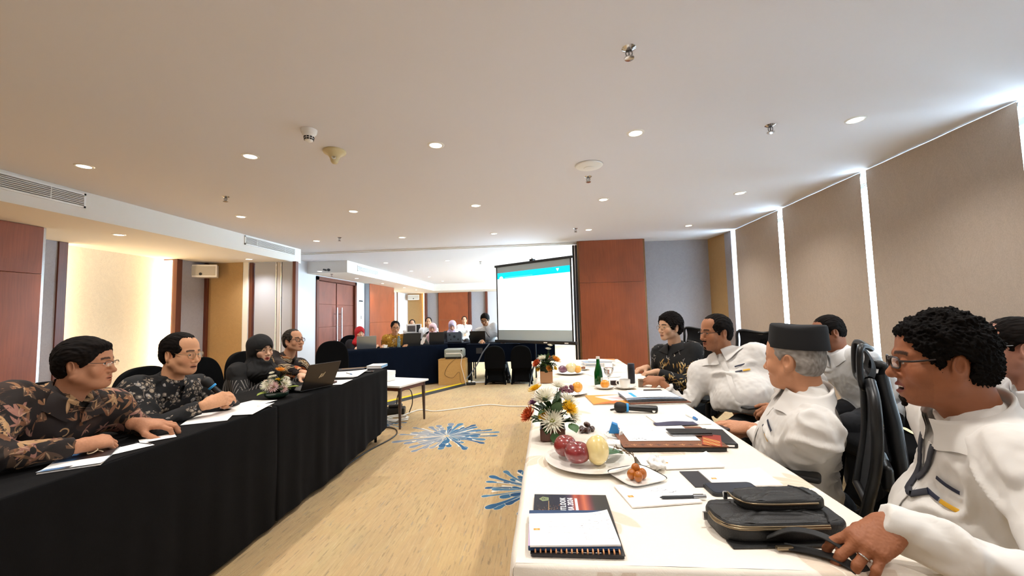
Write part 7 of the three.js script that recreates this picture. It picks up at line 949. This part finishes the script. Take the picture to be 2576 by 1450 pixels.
// cardboard box and printer
{ const g = thing('cardboard_box', 'tan cardboard box carrying the printer in front of the far tables', 'box', [-1.87, 0, -8.05], 0.03); const cb = sheetMat((c, w, h) => { c.fillStyle = '#c49a5c'; c.fillRect(0, 0, w, h); seed = 4; for (let i = 0; i < 1500; i++) { c.globalAlpha = 0.25; c.fillStyle = rnd() < 0.5 ? '#b58b50' : '#cfa76b'; c.fillRect(rnd() * w, rnd() * h, rr(2, 30), 2); } }, 256, 256, 0.9); cb.map.repeat.set(2, 2);
  part('carton', slab([-0.265, 0.265], [0, 0.485], [-0.2, 0.2], 0.004), cb, g); part('flap', slab([-0.27, 0.27], [0.486, 0.49], [-0.205, -0.001]), cb, g); part('flap', slab([-0.27, 0.27], [0.486, 0.49], [0.001, 0.205]), cb, g); part('tape', slab([-0.25, 0.25], [0.4905, 0.491], [-0.025, 0.025]), mat('#a67c42', 0.3), g);
  const p = thing('printer', 'grey desktop printer on the cardboard box', 'printer', [-1.845, 0.492, -8.05], 0.03); const pm = mat('#9aa29c', 0.5); part('housing', slab([-0.19, 0.19], [0.02, 0.19], [-0.14, 0.14], 0.03), pm, p); part('paper_slot', slab([-0.15, 0.13], [0.095, 0.115], [0.136, 0.143], 0.003), MAT.whiteGloss, p); part('output_tray', slab([-0.16, 0.14], [0.0, 0.035], [0.05, 0.15], 0.004), MAT.plastic, p); part('button', mv(cyl(0.014, 0.014, 0.008, 0, 0, 0), 0.155, 0.16, 0.137, Math.PI / 2), MAT.plastic, p); part('foot', [cyl(0.015, 0.015, 0.022, -0.15, 0, -0.1), cyl(0.015, 0.015, 0.022, 0.15, 0, -0.1)], MAT.plastic, p);
  const wire = (label, pts, r, m, nm = 'cable') => single(nm, label, 'cable', tube(pts, r, 90, 6), m);
  wire('thin dark cable hanging in loops down the front of the cardboard box', [[-1.75, 0.52, -7.88], [-1.83, 0.47, -7.835], [-1.95, 0.35, -7.84], [-2.0, 0.2, -7.84], [-1.85, 0.14, -7.83], [-1.72, 0.25, -7.83], [-1.69, 0.08, -7.82], [-1.62, 0.006, -7.75]], 0.0035, mat('#5a4526', 0.6)); wire('white printer lead at the right of the cardboard box', [[-1.70, 0.6, -7.9], [-1.66, 0.55, -7.84], [-1.68, 0.4, -7.83], [-1.63, 0.2, -7.82], [-1.58, 0.01, -7.8]], 0.005, MAT.white);
  wire('grey trunk cable slanting from the far tabletop down to the floor behind the box', [[-1.15, 0.77, -8.08], [-1.28, 0.6, -8.05], [-1.42, 0.34, -8.03], [-1.55, 0.16, -8.0], [-1.66, 0.05, -7.9]], 0.014, mat('#6f7680', 0.6));
  wire('long white cable crossing the carpet from the side table to the white tables', [[-1.98, 0.01, -5.35], [-1.82, 0.008, -5.75], [-1.6, 0.008, -5.66], [-1.35, 0.008, -5.78], [-0.9, 0.008, -6.05], [-0.6, 0.008, -5.95], [-0.3, 0.008, -5.92], [0.2, 0.008, -5.7]], 0.007, MAT.white); wire('black cable on the carpet along the foot of the black tablecloths', [[-2.0, 0.008, -4.86], [-1.85, 0.008, -4.80], [-1.74, 0.008, -4.62], [-1.72, 0.008, -4.42], [-1.80, 0.008, -3.95], [-1.82, 0.008, -3.3], [-1.825, 0.008, -2.8], [-1.80, 0.008, -2.2], [-1.82, 0.008, -1.6], [-1.8, 0.008, -1.0]], 0.007, MAT.plastic);
  const coil = []; seed = 19; for (let k = 0; k < 70; k++) { const a = k * 0.42; coil.push([-1.97 + Math.cos(a) * (0.15 + 0.03 * Math.sin(k * 0.37)), 0.012 + 0.003 * (k % 9), -5.22 + Math.sin(a) * (0.11 + 0.02 * Math.cos(k * 0.5))]); } single('cable_coil', 'loose coil of white cable on the carpet under the side table', 'cable', tube(coil, 0.007, 400, 6), MAT.white);
  const ad = thing('power_adapter', 'pile of black power adapters with standing loops of cable under the side table', 'adapter', [-2.12, 0, -5.55], 0.2); part('adapter_body', [slab([-0.16, 0.14], [0, 0.09], [-0.07, 0.07], 0.02), slab([-0.08, 0.1], [0.09, 0.13], [-0.05, 0.05], 0.015)], MAT.plastic, ad); part('lead', [tube([[-0.12, 0.08, 0], [-0.18, 0.24, 0.02], [-0.15, 0.3, 0.02], [-0.1, 0.15, 0.03], [-0.14, 0.02, 0.1]], 0.007, 40, 6), tube([[0.02, 0.1, 0], [0.06, 0.28, 0.02], [0.2, 0.32, 0], [0.24, 0.15, 0.03], [0.2, 0.02, 0.06]], 0.007, 40, 6)], MAT.plastic, ad);
  const ps = thing('power_strip', 'white power strip standing among cables under the side table', 'power strip', [-2.2, 0, -5.32], 0.9); part('housing', slab([-0.03, 0.03], [0, 0.16], [-0.04, 0.04], 0.008), MAT.white, ps); part('socket', [mv(cyl(0.018, 0.018, 0.004, 0, 0, 0), 0.031, 0.12, 0, 0, 0, -Math.PI / 2), mv(cyl(0.018, 0.018, 0.004, 0, 0, 0), 0.031, 0.05, 0, 0, 0, -Math.PI / 2)], MAT.plasticGrey, ps);
  const yc = thing('cable_cover', 'yellow and black cable ramp on the carpet leading to the cardboard box', 'cable cover', [-2.05, 0, -7.1], -27 * RAD); part('ramp', extr([[-0.11, 0], [0.11, 0], [0.045, 0.028], [-0.045, 0.028]], 2.2, 0.002).translate(0, 0, -1.1), mat('#26282a', 0.7), yc); part('lid_strip', slab([-0.042, 0.042], [0.029, 0.034], [-1.1, 1.1], 0.002), mat('#e2c318', 0.5), yc);
  const wb = thing('white_box', 'plain white box on the small side table', 'box', [-2.13, 0.512, -5.16], -0.35); part('carton', slab([-0.13, 0.13], [0, 0.12], [-0.09, 0.09], 0.003), MAT.white, wb); part('lid', slab([-0.132, 0.132], [0.075, 0.123], [-0.092, 0.092], 0.002), MAT.white, wb);
  const adp = thing('multi_plug', 'black and white plug cluster on the carpet right of the cardboard box', 'plug', [-1.5, 0, -7.85], 0.3); part('plug_block', slab([-0.09, 0.09], [0, 0.05], [-0.05, 0.05], 0.012), MAT.plastic, adp); part('plug', [slab([-0.05, 0.0], [0.05, 0.085], [-0.03, 0.02], 0.008), slab([0.02, 0.08], [0.05, 0.07], [-0.02, 0.03], 0.006)], MAT.whiteGloss, adp);
}
// tripod projection screen with the projected page, which glows
{ const W = 1.83, A = V(-1.03, 0, -8.36), Bp = V(0.455, 0, -7.28), c = A.clone().add(Bp).multiplyScalar(0.5), turn = Math.atan2(-(Bp.z - A.z), Bp.x - A.x); const g = thing('projection_screen', 'portable tripod projection screen with a black frame showing a white page with a turquoise header', 'screen', [c.x, 0, c.z], turn);
  part('bottom_case', [slab([-W / 2 - 0.05, W / 2 + 0.05], [0.765, 0.825], [-0.045, 0.035], 0.012)], MAT.plastic, g); part('top_bar', slab([-W / 2 - 0.03, W / 2 + 0.03], [2.30, 2.345], [-0.02, 0.02], 0.006), MAT.plastic, g); part('case_badge', [slab([0.28, 0.36], [0.785, 0.803], [0.035, 0.038]), slab([0.74, 0.82], [0.785, 0.803], [0.035, 0.038])], MAT.paper, g);
  const fab = part('screen_fabric', slab([-W / 2 + 0.0, W / 2], [0.8, 2.31], [-0.002, 0.0]), mat('#b9c7cc', 0.9), g); part('border', [slab([-W / 2, -W / 2 + 0.03], [0.8, 2.31], [0.0, 0.002]), slab([W / 2 - 0.03, W / 2], [0.8, 2.31], [0.0, 0.002])], MAT.plastic, fab);
  const page = canvasTex(512, 384, (q, w, h) => { q.fillStyle = '#ffffff'; q.fillRect(0, 0, w, h); q.fillStyle = '#00c2dc'; q.fillRect(0, 0, w, h * 0.105); q.fillStyle = '#ffffff'; q.beginPath(); q.arc(w * 0.06, h * 0.1, 15, 0, 7); q.fill(); q.beginPath(); q.moveTo(w * 0.83, h * 0.025); q.lineTo(w * 0.87, h * 0.025); q.lineTo(w * 0.85, h * 0.075); q.fill(); q.fillStyle = '#7fe2ee'; q.fillRect(w * 0.12, h * 0.085, w * 0.4, 3); });
  part('projected_image', mv(new THREE.PlaneGeometry(W - 0.07, 1.155), 0, 1.60, 0.003), mat('#000000', 0.9, { emissive: '#ffffff', emissiveMap: page, emissiveIntensity: 1.7 }), fab);
  const l = new THREE.RectAreaLight(new THREE.Color(0.85, 0.95, 1), 1.7, W - 0.07, 1.155); l.position.set(c.x + Math.sin(turn) * 0.02, 1.60, c.z + Math.cos(turn) * 0.02); l.lookAt(c.x + Math.sin(turn), 1.60, c.z + Math.cos(turn)); scene.add(l);
  part('pole', [rod([0.02, 0.12, -0.05], [0.02, 2.36, -0.05], 0.014), slab([-0.02, 0.06], [2.345, 2.38], [-0.07, 0.02], 0.004)], MAT.darkMetal, g); for (const a of [2.2, 4.3, 0.2]) part('tripod_leg', rod([0.02 + Math.sin(a) * 0.02, 0.45, -0.05 + Math.cos(a) * 0.02], [0.02 + Math.sin(a) * 0.3, 0.01, -0.05 + Math.cos(a) * 0.3], 0.013), MAT.plastic, g); part('hook', tube([[0.02, 2.38, -0.05], [0.02, 2.40, 0.0], [0.05, 2.38, 0.03]], 0.006, 12, 6), MAT.plastic, g); }
renderer.render(scene, camera);
